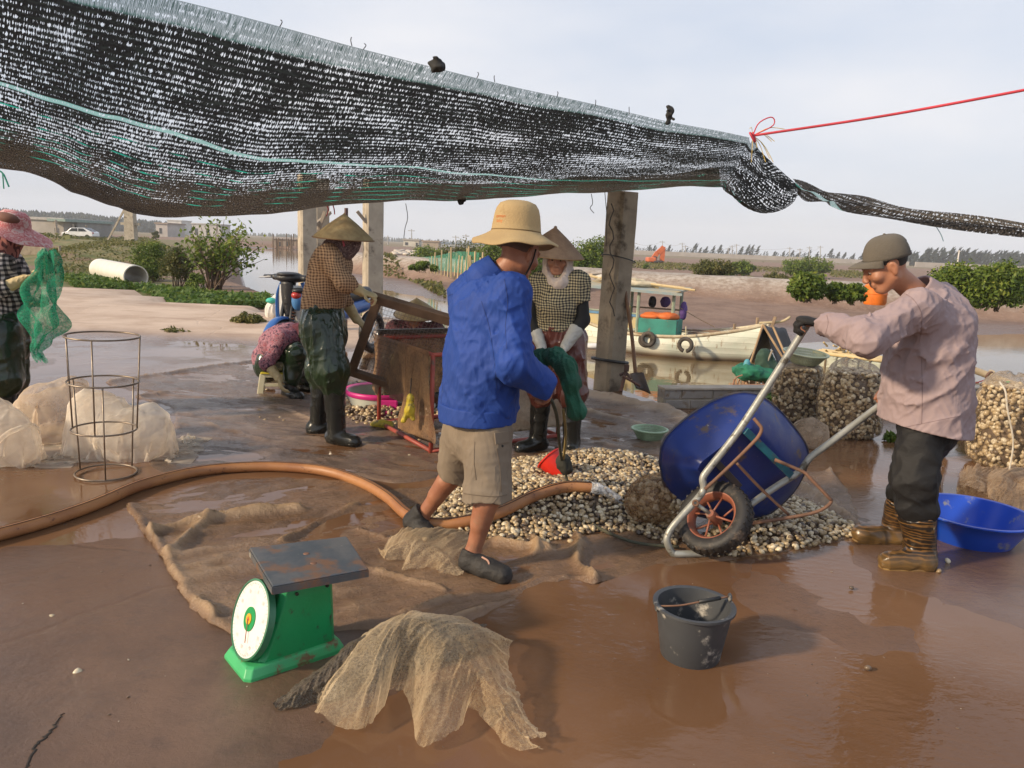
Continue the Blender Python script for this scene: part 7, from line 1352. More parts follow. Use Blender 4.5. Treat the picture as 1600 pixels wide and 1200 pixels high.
def head_parts(S, J, s):
    c, f, u = J['head'], J['hf'], J['hu']; r = np.cross(f, u); R = np.stack([r, f, u], 1); P = lambda a, b, d: c+(r*a+f*b+u*d)*s
    S.ell(P(0, -.012, .028), A(.074, .094, .088)*s, R); S.ell(P(0, .022, -.032), A(.058, .066, .082)*s, R, .03); S.ell(P(0, .058, -.096), A(.028, .026, .020)*s, R, .03)
    for a in (-1, 1):
        S.cap(P(a*.052, .0, -.06), P(a*.024, .055, -.098), .018*s, .014*s, .03); S.ell(P(a*.043, .062, -.028), A(.024, .022, .02)*s, R, .025); S.ell(P(a*.030, .083, .006), A(.015, .012, .010)*s, R, .008)
        S.ell(P(a*.031, .094, .003), A(.017, .010, .011)*s, R, .012, True); S.cap(P(a*.014, .089, .024), P(a*.046, .074, .022), .009*s, .008*s, .012); S.ell(P(a*.013, .104, -.036), A(.010, .010, .008)*s, R, .008)
        Re = R @ rotz(a*.35); S.ell(P(a*.076, -.008, -.012), A(.009, .019, .029)*s, Re, .006); S.ell(P(a*.086, -.001, -.006), A(.007, .010, .016)*s, Re, .004, True); S.ell(P(a*.077, -.006, -.038), A(.007, .010, .011)*s, Re, .008)
    S.cap(P(0, .086, .016), P(0, .108, -.030), .0075*s, .0115*s, .014); S.cap(P(-.018, .085, -.060), P(.018, .085, -.060), .009*s, .009*s, .008); S.cap(P(-.015, .083, -.071), P(.015, .083, -.071), .010*s, .010*s, .008); S.cap(P(-.022, .098, -.0655), P(.022, .098, -.0655), .0035*s, .0035*s, .005, True)
def hand_parts(S, J, k, s, g_):
    w = J['wr'+k]; d, n, t, cu = J['hd'+k]; d = nrm(d); n = nrm(np.asarray(n)-d*np.dot(n, d)); sgn = t; t = np.cross(d, n)*sgn; h = s*1.0
    S.ecap(w+d*.008*h, w+d*.078*h, .030*h*g_, .037*h*g_, t, .42, .018)
    for i, (o, L_) in enumerate(((.029, .92), (.0095, 1.0), (-.010, .95), (-.028, .78))):
        p = w+(d*.084+t*o)*h; a = 0.; v = d+t*o*2.2
        for j, l in enumerate((.044, .028, .022)):
            a += cu[i] if hasattr(cu, '__len__') else cu*(.62, 1.0, .7)[j]*(1+.06*i); v = nrm(d*math.cos(a)+n*math.sin(a)+t*o*(1.8-.6*j)); e = p+v*l*L_*h; S.cap(p, e, (.0092-.0009*j)*h*(g_*.5+.5), (.0086-.0009*j)*h*(g_*.5+.5), .004); p = e
    p = w+(d*.024+t*.026)*h; v = nrm(d*.55+t*.75+n*.35); e = p+v*.046*h; S.cap(p, e, .0125*h, .0105*h, .008); v2 = nrm(d*.85+t*.15+n*.55); S.cap(e, e+v2*.034*h, .0105*h, .0085*h, .004)
def glove(J, k, s, m, root, cuff=.20, cr=.045, nm='glove'):
    S = SDF(); hand_parts(S, J, k, s*1.05, 1.22); w, e = J['wr'+k], J['el'+k]; d = nrm(e-w); S.cap(w-d*.01, w+d*cuff, .036*s, cr*s, .02, cut=((w+d*cuff, d),)); V, F = S.mesh(.0045, folds([(tuple(np.cross(d, (0.2, .3, .9))), 46, 12, .004)]), .004); return obj(nm, (V, F), m, root, smooth=True)
def garment(nm, prims, m, root, fold, amp, res=.0065, cuts=()):
    S = SDF()
    for p in prims:
        kw = p[-1] if isinstance(p[-1], dict) else {}; a = p[:-1] if kw or isinstance(p[-1], dict) else p
        getattr(S, a[0])(*a[1:], **kw)
    S.cuts = list(cuts); V, F = S.mesh(res, folds(fold) if fold else None, amp); return obj(nm, (V, F), m, root, smooth=True)
def boot_prims(J, k, s, top, r0=.062, r1=.05):
    kn, an = J['kn'+k], J['an'+k]; a = lerp(an, kn, top); d = nrm(kn-an); h, t = J['heel'+k], J['toe'+k]
    return [('cap', an, a, r1*s, r0*s, dict(k=.03, cut=((a, d),))), ('cap', an, h, .05*s, .046*s, dict(k=.03)), ('cap', h, t, .046*s, .040*s, dict(k=.035)), ('cap', lerp(h, t, .55), lerp(h, t, .92), .046*s, .044*s, dict(k=.03))]
def finish(J, flat=True):
    for k in 'LR':
        if 'heel'+k not in J: fd = nrm((J['front'] if 'foot'+k not in J else J['foot'+k])*A(1, 1, 0)); J['heel'+k] = A(J['an'+k][0], J['an'+k][1], .042)-fd*.035; J['toe'+k] = A(J['an'+k][0], J['an'+k][1], .032)+fd*.155
    J['back'] = -J['front']; J['hu'] = nrm(J['hu']-nrm(J['hf'])*np.dot(J['hu'], nrm(J['hf']))); J['hf'] = nrm(J['hf']); return J
def make_body(J, s, root, m=MSK, res=.0055):
    S = SDF(); body_parts(S, J, s); V, F = S.mesh(res); return obj('body', (V, F), m, root, smooth=True)
def eyes(J, s, root):
    c, f, u = J['head'], J['hf'], J['hu']; r = np.cross(f, u); R = np.stack([r, f, u], 1)
    for a in (-1, 1):
        p = c+(r*a*.031+f*.0775+u*.003)*s; obj('eye', MB().ball(p, .0112*s, 12, 8, R), mat('eye_white', (.30, .24, .2), rough=.3), root, smooth=True)['label'] = 'dark eye'; obj('eyebrow', MB().tube([c+(r*a*.014+f*.094+u*.027)*s, c+(r*a*.03+f*.088+u*.032)*s, c+(r*a*.046+f*.078+u*.028)*s], .0028, 6), MHAIR, root); q_ = p+f*.006*s-u*.003*s; obj('pupil', MB().ball(q_, .0065*s, 10, 6, R), mat('pupil', (.02, .012, .01), rough=.2), root, smooth=True)
def cone_hat(apex, axis, R_, H_, root, m, mi=None, nm='conical_hat', o_top=False):
    Rt = frame(axis, (1, 0, 0)); prof = [(R_, -H_), (R_*.97, -H_+.006)]+[(R_*(1-t)**1.04, -H_+.006+(H_-.006)*(t+.05*math.sin(math.pi*t))) for t in np.linspace(.06, .97, 16)]+[(.004, .002), (0, .003)]
    inner = [(R_-.001, -H_), (R_*.93, -H_+.010)]+[(R_*(1-t)*.97, -H_+.004+H_*t*.97) for t in np.linspace(.12, .98, 8)]
    b = MB().lathe(prof, apex, 64, Rt); o = obj(nm, b, m, root, smooth=True); obj('hat_lining', MB().lathe(inner[::-1], apex, 48, Rt), mi or m, o, smooth=True); rb = MB().torus(np.asarray(apex)-nrm(axis)*(H_-.003), R_-.001, .0045, axis, 64, 6); obj('hat_rim', rb, mat('hat_rim_straw', (.34, .2, .09), rough=.6), o, smooth=True); return o
def strawmat(name, a, b):
    q = M_(name); z = q.n('ShaderNodeSeparateXYZ'); c = q.mix(q.rng(q.noise(14, 6, .7), .35, .65), a, b); c = q.mix(q.rng(q.noise(5, 4), .55, .7, 0, .5), c, tuple(v*.55 for v in b)); q.set('Base Color', c).set('Roughness', .65); q.bump(q.noise(160, 4, .6, q.vec((1, 1, 3))), .35, .004); return q.m
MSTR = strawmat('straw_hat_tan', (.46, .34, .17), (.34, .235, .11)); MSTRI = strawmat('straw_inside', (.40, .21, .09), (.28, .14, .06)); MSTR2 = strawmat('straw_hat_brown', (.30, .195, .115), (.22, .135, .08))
from mathutils.bvhtree import BVHTree
def on_surf(o, px, py, bv={}):
    """point and normal of a garment under a photo position (used to lay seams and buttons on it)"""
    if o.name not in bv: bv[o.name] = BVHTree.FromPolygons([v.co+Vector(rootloc(o)) for v in o.data.vertices], [list(p.vertices) for p in o.data.polygons])
    h = bv[o.name].ray_cast(Vector((0, 0, CAMH)), Vector(ray(px, py)).normalized())
    if h[0] is None: return None, None
    n = np.array(h[1]); n = -n if n@ray(px, py) > 0 else n; return np.array(h[0]), n
def stitch(o, lines, m, r, nm):
    for L_ in lines:
        P = []
        for (x, y) in spline(L_, 40):
            p, n = on_surf(o, x, y)
            if p is not None and (not P or np.linalg.norm(p-P[-1]) < .06): P.append(p+n*r*.35)
        if len(P) > 3: obj(nm, MB().tube(P, r, 5), m, o, smooth=True)
# ------------------------------------------------------------------ man in the blue jacket
def man_blue():
    s = 1.0; J = dict(hipL=at(722, 662, 3.50), hipR=at(772, 666, 3.28), knL=at(708, 742, 3.60), knR=at(765, 775, 3.20), anL=at(660, 806, 3.66), anR=at(739, 862, 3.215), shL=at(734, 458, 3.52), shR=at(800, 456, 3.24), elL=at(795, 545, 3.78), wrL=at(828, 553, 3.80), elR=at(806, 572, 3.16), wrR=at(856, 604, 3.26), neck=at(775, 424, 3.40), head=at(812, 392, 3.40), hf=A(.64, .68, -.40), hu=A(.24, .2, 1.), front=A(.76, .65, 0))
    J['heelL'] = at(645, 815, 3.66); J['toeL'] = at(676, 842, 3.56); J['heelR'] = at(733, 886, 3.20); J['heelR'][2] = .04; J['toeR'] = at(786, 893, 3.10); J['toeR'][2] = .03
    J['hdL'] = (A(.9, -.1, -.18), A(.1, -.2, -1), -1, .75); J['hdR'] = (A(-.35, .3, -.22), A(.1, .6, -.5), 1, .9); J['hdR'] = (A(.05, .35, -.28), A(-.6, .5, -.2), 1, .8); finish(J)
    t = thing('person', 'man in a bright blue jacket, khaki shorts and tan bucket hat, holding a green net', 'person', A(.0, 3.3, 0)); b = make_body(J, s, t, MSKD, .0045)
    mj = mat('blue_cotton', (.007, .047, .27), (.006, .038, .215), 2.5, .75, bump=.15, bsc=90, wr=.24); sd = nrm(J['shR']-J['shL']); pc = (J['hipL']+J['hipR'])/2; sc_ = (J['shL']+J['shR'])/2; up = nrm(J['neck']-pc)
    cuff = lambda k, u: (lerp(J['el'+k], J['wr'+k], u), J['wr'+k]-J['el'+k])
    hem = at(745, 655, 3.38)
    pr = [('ecap', hem+A(0, 0, .0), sc_-up*.12, .188, .184, sd, .80, dict(k=.05, cut=((hem-A(0, 0, .0), -(A(.05, 0, 1.))),))), ('ecap', lerp(hem, sc_, .16), lerp(hem, sc_, .5), .186, .188, sd, .80, dict(k=.05)), ('cap', J['shL']-up*.015, J['shR']-up*.015, .072, .072, dict(k=.07))]
    for k in 'LR': c = cuff(k, .93); pr += [('cap', J['sh'+k], J['el'+k], .076, .068, dict(k=.05)), ('cap', J['el'+k], c[0], .066, .052, dict(k=.03, cut=(c,)))]
    jk = garment('jacket', pr, mj, t, [((.55, .2, -.8), 9, 3, .017), ((-.3, .1, 1), 13, 3, .012), ((.9, .1, .3), 20, 6, .006), ((.2, .3, -.9), 40, 9, .005), ((-.5, .2, -.8), 34, 8, .004)], .02, .0055, cuts=((hem+A(0, 0, .03), (.05, 0, -1)),))
    wb = garment('waistband', [('ecap', hem+A(0, 0, .015), hem+A(0, 0, .068), .203, .203, sd, .83, dict(k=.01, cut=((hem+A(0, 0, .0), (0.05, 0, -1)), (hem+A(0, 0, .075), (0, 0, 1)))))], mj, jk, [((0, 0, 1), 30, 5, .004)], .005, .005)
    nk = J['neck']; na = nrm(J['head']-nk); garment('collar', [('cap', nk-na*.055, nk+na*.022, .094, .076, dict(k=.01, cut=((nk+na*.022, na),))), ('cap', nk-na*.02, nk+na*.08, .064, .062, dict(sub=True, k=.004))], mj, jk, None, 0, .005)
    for k in 'LR': c = cuff(k, .93); d = nrm(c[1]); garment('cuff', [('cap', c[0]-d*.05, c[0], .058, .056, dict(k=.01, cut=((c[0]+d*.004, d), (c[0]-d*.05, -d))))], mj, jk, [(tuple(d), 40, 10, .004)], .004, .005)
    sb = nrm(A(-.76, -.65, 0)); seam = MB()
    msh = mat('khaki_shorts', (.215, .168, .12), (.17, .132, .095), 4, .85, wr=.35, bsc=80, dirt=(.2, .14, .09), dsc=6, dth=(.58, .75)); hR = at(762, 776, 3.22); hL = at(712, 742, 3.58)
    ex = lambda a, b: a+(b-a)*1.25
    garment('shorts', [('ecap', pc-A(0, 0, .04), pc+A(0, 0, .03), .152, .148, sd, .80, dict(k=.05, cut=((pc+A(0, 0, .06), (0, 0, 1)),))), ('cap', lerp(J['hipR'], pc, .25)-A(0, 0, .03), ex(J['hipR'], hR), .106, .110, dict(k=.05, cut=((hR, A(.05, 0, -1)),))), ('cap', lerp(J['hipL'], pc, .25)-A(0, 0, .03), ex(J['hipL'], hL), .104, .100, dict(k=.05, cut=((hL, A(-.35, .1, -1)),)))], msh, t, [((0, .1, 1), 12, 3, .010), ((.6, .1, -.6), 18, 5, .006), ((.9, .2, .1), 30, 9, .003)], .012, .006)
    SH = C.objects['shorts']; cc_, nn_ = on_surf(SH, 784, 684); R = frame(nn_, (0, 0, 1)); obj('pocket_flap', MB().box(cc_, (.05, .075, .006), R), msh, t, bevel=.002); q_, _ = on_surf(SH, 785, 697); obj('button', MB().ball(q_, .006, 8, 6), MBLK, t)
    msm = mat('blue_seam', (.005, .03, .18)); stitch(jk, [[(700, 462), (730, 452), (760, 446), (782, 440)], [(788, 436), (793, 470), (790, 510), (792, 545)], [(690, 560), (692, 600), (688, 640)], [(752, 470), (764, 510), (772, 560), (776, 610)], [(700, 470), (702, 520), (706, 570)]], msm, .0013, 'seam'); stitch(SH, [[(776, 700), (781, 730), (783, 768)], [(742, 690), (741, 720), (744, 750)], [(725, 771), (748, 774), (775, 776), (792, 773)]], mat('khaki_seam', (.14, .10, .065)), .0018, 'seam')
    for k in 'LR':
        h, to, an = J['heel'+k], J['toe'+k], J['an'+k]; d = nrm(an-h); top = lerp(h, J['kn'+k], .15 if k == 'R' else .22); pr = [('cap', h, to, .046, .036, dict(k=.03)), ('cap', lerp(h, to, .5), lerp(h, to, .95), .047, .038, dict(k=.03)), ('cap', h, top, .047, .046, dict(k=.02, cut=((top, d),)))]
        garment('shoe', pr, mat('black_shoe', (.014, .013, .013), (.03, .026, .023), 9, .7, bump=.5, bsc=70), t, [((.8, .1, .3), 40, 10, .004)], .004, .0045, cuts=((A(0, 0, .0), A(0, 0, -1)),))
    hl = A(*lerp(J['heelR'], J['toeR'], .38)); obj('shoe_tie', MB().tube(spline([hl+A(.0, -.02, .055), hl+A(.03, -.045, .045), hl+A(.035, -.062, .0)], 8), .005, 5), mat('pink_tie', (.5, .28, .2), rough=.7), t)
    # bucket hat
    mh = mat('hat_canvas', (.42, .30, .145), (.36, .25, .12), 5, .85, bump=.3, bsc=140, dirt=(.3, .2, .09), dsc=9, dth=(.58, .72)); hc = at(806, 368, 3.39); axis = nrm(A(.035, .06, 1.)); Rt = frame(axis, (1, 0, 0))
    def wob(p, a): r = math.hypot(p[0], p[1]); k = max(0, (r-.115)/.1); p[2] += k*(.016*math.cos(2*a+.7)+.01*math.sin(3*a)+.006*math.sin(7*a)); return p
    pf = [(.190, -.044), (.191, -.040), (.165, -.024), (.135, -.004), (.112, .012), (.109, .016), (.105, .05), (.099, .09), (.092, .115), (.078, .136), (.05, .147), (0, .149)]
    ht = obj('bucket_hat', MB().lathe(pf, hc, 72, Rt, wob), mh, t, smooth=True, solid=.003); band = MB().lathe([(.1105, .014), (.1115, .014), (.1105, .021)], hc, 64, Rt); obj('hat_band', band, mat('hat_seam', (.24, .16, .07), rough=.9), ht, smooth=True)
    # embroidered worn lettering on the left of the crown
    for i, (tx, zz) in enumerate((('cerman', .066), ('baby', .046))):
        cu = bpy.data.curves.new('lettering', 'FONT'); cu.body = tx; cu.size = .021; cu.align_x = 'CENTER'; tmp = bpy.data.objects.new('tmp_text', cu); C.objects.link(tmp); dg = bpy.context.evaluated_depsgraph_get(); me = bpy.data.meshes.new_from_object(tmp.evaluated_get(dg)); Vt = np.array([v.co for v in me.vertices]); Ft = [list(p.vertices) for p in me.polygons]; bpy.data.objects.remove(tmp)
        if len(Vt):
            a0 = -2.36; rad = .1085-.1*(zz-.016)*.9+.003; an = a0+Vt[:, 0]/rad; z = zz+Vt[:, 1]; rr = .1085-(z-.016)*.115+.0022; Pp = np.stack([rr*np.cos(an), rr*np.sin(an), z], 1) @ Rt.T+hc; obj('lettering', (Pp, Ft), mat('orange_thread', (.62, .16, .03), rough=.8), ht)
    cs = J['head']; r = np.cross(J['hf'], J['hu']); obj('chin_cord', MB().tube(spline([cs+r*.080+J['hf']*.012+J['hu']*.02, cs+r*.077+J['hf']*.02-J['hu']*.04, cs+r*.05+J['hf']*.03-J['hu']*.105, cs+J['hf']*.035-J['hu']*.125], 12), .0035, 6), MBLK, ht, smooth=True)
    S = SDF(); R = np.stack([r, J['hf'], J['hu']], 1); S.ell(cs-J['hf']*.018+J['hu']*.03, A(.0765, .093, .085), R, cut=((cs+J['hf']*.0, J['hf']*1.), (cs-J['hu']*.02, -J['hu']))); V, F = S.mesh(.005, lambda x, y, z: .002*(vnoise(x*200, y*200, z*200)-.5), .002); obj('hair', (V, F), mat('shaved_hair', (.07, .045, .035), (.12, .065, .045), 30, .8), t, smooth=True)
    # the green net he holds, its ropes
    S = SDF(); P = [(842, 556, 3.74), (868, 558, 3.62), (884, 572, 3.55), (893, 600, 3.52), (897, 626, 3.52), (904, 642, 3.52), (893, 648, 3.52)]; rr = [.03, .04, .042, .036, .03, .034, .022]; P = [at(*p) for p in P]
    for i in range(len(P)-1): S.cap(P[i], P[i+1], rr[i], rr[i+1], .03)
    S.cap(P[0], at(852, 590, 3.6), .03, .022, .03); V, F = S.mesh(.005, folds([((.35, .1, -1), 34, 4, .012), ((.3, .2, -1), 70, 10, .004)]), .013); tag(obj('green_net', (V, F), mat('dark_green_net', (.010, .10, .055), (.006, .055, .03), 9, .75, bump=.6, bsc=150), smooth=True), 'bunched dark green net held in the blue-jacketed man\'s hands', 'net')
    mro = mat('muddy_rope', (.05, .055, .035), (.09, .08, .05), 14, .8, bump=.6, bsc=120); rp = [at(862, 625, 3.35), at(870, 650, 3.5), at(874, 690, 3.75), at(877, 716, 4.0)]; k_ = at(880, 722, 4.05); rp2 = [k_, at(886, 750, 4.15), at(895, 785, 4.0), at(908, 806, 3.88)]
    fl = [g(x, y)+A(0, 0, .025) for x, y in ((935, 832), (975, 850), (1010, 858), (1060, 862))]
    tr = thing('rope', 'dark muddy rope trailing from the green net over the clams', 'rope', k_*A(1, 1, 0)); obj('strand', MB().tube(spline(rp+rp2+fl, 60), .0085, 7), mro, tr, smooth=True); S = SDF(); S.ell(k_, (.04, .035, .05)); S.ell(k_+A(.02, 0, -.04), (.035, .03, .035)); V, F = S.mesh(.006, folds([((.3, .2, 1), 50, 20, .008)]), .008); obj('knot', (V, F), mat('knot_dark', (.03, .03, .022), rough=.8), tr, smooth=True); obj('strand', MB().tube(spline([at(880, 640, 3.55), at(884, 680, 3.8), k_], 14), .007, 6), mat('yellow_cord', (.3, .22, .08), rough=.8), tr, smooth=True)
man_blue()
# ------------------------------------------------------------------ man with the wheelbarrow
def man_pink():
    s = 1.0; J = dict(hipL=at(1442, 655, 3.50), hipR=at(1462, 652, 3.70), knL=at(1428, 752, 3.44), knR=at(1424, 745, 3.72), anL=at(1437, 858, 3.46), anR=at(1400, 820, 3.80), shL=at(1432, 484, 3.41), shR=at(1470, 476, 3.74), elL=at(1352, 528, 3.30), wrL=at(1290, 507, 3.52), elR=at(1428, 570, 3.98), wrR=at(1390, 602, 3.86), neck=at(1434, 452, 3.57), head=at(1383, 413, 3.54), hf=A(-.84, .13, -.50), hu=A(-.48, -.02, .86), front=A(-.92, .38, 0))
    J['heelL'] = at(1444, 880, 3.43); J['heelL'][2] = .042; J['toeL'] = at(1388, 880, 3.42); J['toeL'][2] = .036; J['heelR'] = at(1398, 838, 3.78); J['toeR'] = at(1345, 842, 3.76); J['toeR'][2] = max(J['toeR'][2], .035)
    J['hdL'] = (A(-.8, .28, .12), A(-.35, .2, -.9), -1, 1.05); J['hdR'] = (A(-.5, -.25, -.75), A(-.1, -.9, .3), -1, 1.0); finish(J)
    t = thing('person', 'man in a dusty pink shirt, grey cap and striped rubber boots tipping the wheelbarrow', 'person', A(1.95, 3.55, 0)); make_body(J, s, t, MSK, .0042); eyes(J, s, t)
    m = mat('pink_cotton', (.335, .255, .258), (.285, .214, .218), 3, .85, wr=.2, bsc=100, dirt=(.28, .19, .17), dsc=4, dth=(.6, .8)); sd = nrm(J['shR']-J['shL']); pc = (J['hipL']+J['hipR'])/2; sc_ = (J['shL']+J['shR'])/2; up = nrm(J['neck']-pc); hem = at(1444, 668, 3.58)
    fr = J['front']
    pr = [('ecap', hem-A(0, 0, .06), sc_-up*.12, .205, .178, sd, .98, dict(k=.05, cut=((hem, A(-.16, 0, -1)),))), ('ecap', lerp(hem, sc_, .45), sc_-up*.10, .185, .178, sd, .84, dict(k=.05)), ('cap', J['shL']-up*.015, J['shR']-up*.015, .074, .074, dict(k=.08))]
    for k, u in (('L', .96), ('R', .93)): c0 = lerp(J['el'+k], J['wr'+k], u); dd = J['wr'+k]-J['el'+k]; pr += [('cap', J['sh'+k], J['el'+k], .082, .068, dict(k=.06)), ('cap', J['el'+k], c0, .066, .050, dict(k=.04, cut=((c0, dd),)))]
    sh = garment('shirt', pr, m, t, [((-.75, .1, -.6), 10, 3, .016), ((-.3, .2, -1), 14, 3, .011), ((.95, .1, .25), 20, 5, .007), ((-.6, .2, -.7), 38, 9, .005), ((.5, .2, -.8), 34, 8, .004)], .02, .0055, cuts=((hem, A(-.16, 0, -1)),))
    nk = J['neck']; na = nrm(J['head']-nk+A(.02, 0, .05)); garment('collar', [('cap', nk-na*.05, nk+na*.022, .098, .074, dict(k=.01, cut=((nk+na*.02, na),))), ('cap', nk-na*.02, nk+na*.08, .064, .062, dict(sub=True, k=.004))], m, sh, None, 0, .005)
    stitch(sh, [[(1436, 447), (1455, 452), (1478, 466), (1492, 480)], [(1405, 455), (1425, 466), (1438, 486), (1440, 512), (1436, 535)], [(1440, 560), (1441, 610), (1440, 662)], [(1292, 492), (1294, 505), (1290, 522)], [(1384, 672), (1410, 668), (1440, 662), (1500, 650)]], mat('pink_seam', (.23, .16, .165)), .0013, 'seam')
    mt = mat('black_trousers', (.011, .011, .012), (.018, .017, .017), 4, .7, bump=.3, bsc=60, dirt=(.05, .043, .036), dsc=10, dth=(.66, .82), spec=.3); tp = lambda k, u: lerp(J['kn'+k], J['an'+k], u)
    pr = [('ecap', pc-A(0, 0, .05), pc+A(0, 0, .06), .150, .142, sd, .85, dict(k=.05))]
    for k, u in (('L', .40), ('R', .35)): e = tp(k, u); dd = J['an'+k]-J['kn'+k]; pr += [('cap', lerp(J['hip'+k], pc, .12)-A(0, 0, .01), J['kn'+k], .102, .092, dict(k=.05)), ('cap', J['kn'+k], e, .088, .080, dict(k=.04, cut=((e+nrm(dd)*.03, dd),))), ('ell', tp(k, u*.9), A(.094, .088, .05), dict(k=.03))]
    garment('trousers', pr, mt, t, [((.2, .1, -1), 11, 3, .012), ((.9, .1, .35), 15, 4, .012), ((.8, .1, -.5), 28, 8, .005)], .018, .006)
    q = M_('striped_boot'); w = q.n('ShaderNodeTexWave'); w.inputs['Scale'].default_value = 13; w.bands_direction = 'Z'; w.inputs['Distortion'].default_value = 14; w.inputs['Detail'].default_value = 3; q.l(q.vec((.35, .35, 1.3)), w.inputs['Vector']); c = q.mix(q.rng(w.outputs[1], .5, .9), (.018, .012, .008), (.15, .075, .022)); c = q.mix(q.rng(q.noise(6, 5, .65), .56, .76, 0, .8), c, (.13, .068, .034)); z = q.n('ShaderNodeSeparateXYZ'); q.l(q.tc.outputs['Object'], z.inputs[0]); c = q.mix(q.rng(z.outputs[2], .03, .11, .75, 0), c, (.17, .10, .035)); q.set('Base Color', c).set('Roughness', .3); q.bump(q.noise(26, 4), .3, .008)
    for k in 'LR':
        bo = garment('boot', boot_prims(J, k, 1.06, .52, .078, .062), q.m, t, [((.9, .2, .2), 14, 4, .010), ((.3, .2, -1), 30, 8, .004)], .012, .0055, cuts=((A(0, 0, .002), A(0, 0, -1)),) if k == 'L' else ())
        h, to = J['heel'+k], J['toe'+k]; ax = nrm(to-h); garment('sole', [('cap', h-A(0, 0, .028), to-A(0, 0, .022), .05, .043, dict(k=.01))], mat('boot_sole', (.28, .17, .05), (.16, .09, .035), 12, .6, bump=.4), bo, None, 0, .0055, cuts=((A(0, 0, .001), A(0, 0, -1)), (lerp(h, to, .5)-A(0, 0, .022), A(0, 0, 1) if k == 'L' else np.cross(np.cross(ax, (0, 0, 1)), ax))))
        if k == 'L':
            bc_ = lerp(J['anL'], J['knL'], .40)+A(.022, -.074, -.0); obj('boot_badge', MB().torus(bc_, .017, .0016, (-.05, -1, .1), 28, 5, .62), mat('badge_cream', (.6, .5, .3)), bo)
            cu = bpy.data.curves.new('badge_lettering', 'FONT'); cu.body = 'LNS'; cu.size = .015; cu.align_x = 'CENTER'; tmp = bpy.data.objects.new('tmp_text', cu); C.objects.link(tmp); me = bpy.data.meshes.new_from_object(tmp.evaluated_get(bpy.context.evaluated_depsgraph_get())); Vt = np.array([v.co for v in me.vertices]); Ft = [list(p.vertices) for p in me.polygons]; bpy.data.objects.remove(tmp)
            if len(Vt): obj('badge_lettering', (np.stack([bc_[0]+Vt[:, 0], bc_[1]-.001+0*Vt[:, 0], bc_[2]-.005+Vt[:, 1]], 1), Ft), mat('badge_cream2', (.6, .5, .3)), bo)
    glove(J, 'L', 1.02, MGLVB, t, .03, .037)
    # cap
    c, f, u = J['head'], J['hf'], J['hu']; r = np.cross(f, u); u2 = nrm(u*.96-f*.26); f2 = nrm(np.cross(u2, r)); f2 = f2 if f2@f > 0 else -f2; R = np.stack([r, f2, u2], 1); mc = mat('grey_cap', (.125, .108, .085), (.10, .086, .068), 8, .9, bump=.3, bsc=160); cc = c+u2*.030-f*.012
    V = []; n, mm = 40, 12
    for i in range(mm+1):
        e = math.pi/2*i/mm
        for k in range(n): a = 2*math.pi*k/n; q_ = math.cos(e)**.62; V.append(cc+r*(.083*q_*math.cos(a))+f2*(.103*q_*math.sin(a))+u2*(-.006+.106*math.sin(e)**1.05))
    F = [(i*n+k, i*n+(k+1) % n, (i+1)*n+(k+1) % n, (i+1)*n+k) for i in range(mm) for k in range(n) if not (i < 5 and abs(((2*math.pi*(k+.5)/n)-1.5*math.pi)) < .42 and i > 0)]
    cp = obj('cap', (np.array(V), F), mc, t, smooth=True, solid=.003); V = []
    for i in range(9):
        v = i/8
        for k in range(21): a = math.radians(24+132*k/20); rr = 1+v*.66*max(0, math.sin(math.pi*k/20))**.75; V.append(cc+r*(.084*math.cos(a)*(1+.02*v))+f2*(.104*math.sin(a)*rr)+u2*(-.002-.002*v-.026*v*math.cos(a)**2-.012*v*v))
    obj('cap_visor', (np.array(V), gridF(9, 21)), mc, cp, smooth=True, solid=.004); obj('cap_button', MB().ball(cc+u2*.102, .007, 8, 6), mc, cp, smooth=True)
    S = SDF(); R0 = np.stack([r, f, u], 1); S.ell(c-f*.014+u*.028, A(.076, .0945, .088), R0, cut=((c+f*.03, f), (c-u*.030, -u)))
    for a in (-1, 1): S.ell(c+r*a*.08-f*.006-u*.014, (.03, .03, .04), k=.008, sub=True)
    V, F = S.mesh(.0045, lambda x, y, z: .0025*(vnoise(x*170, y*170, z*170)-.5), .003); obj('hair', (V, F), MHAIR, t, smooth=True)
man_pink()
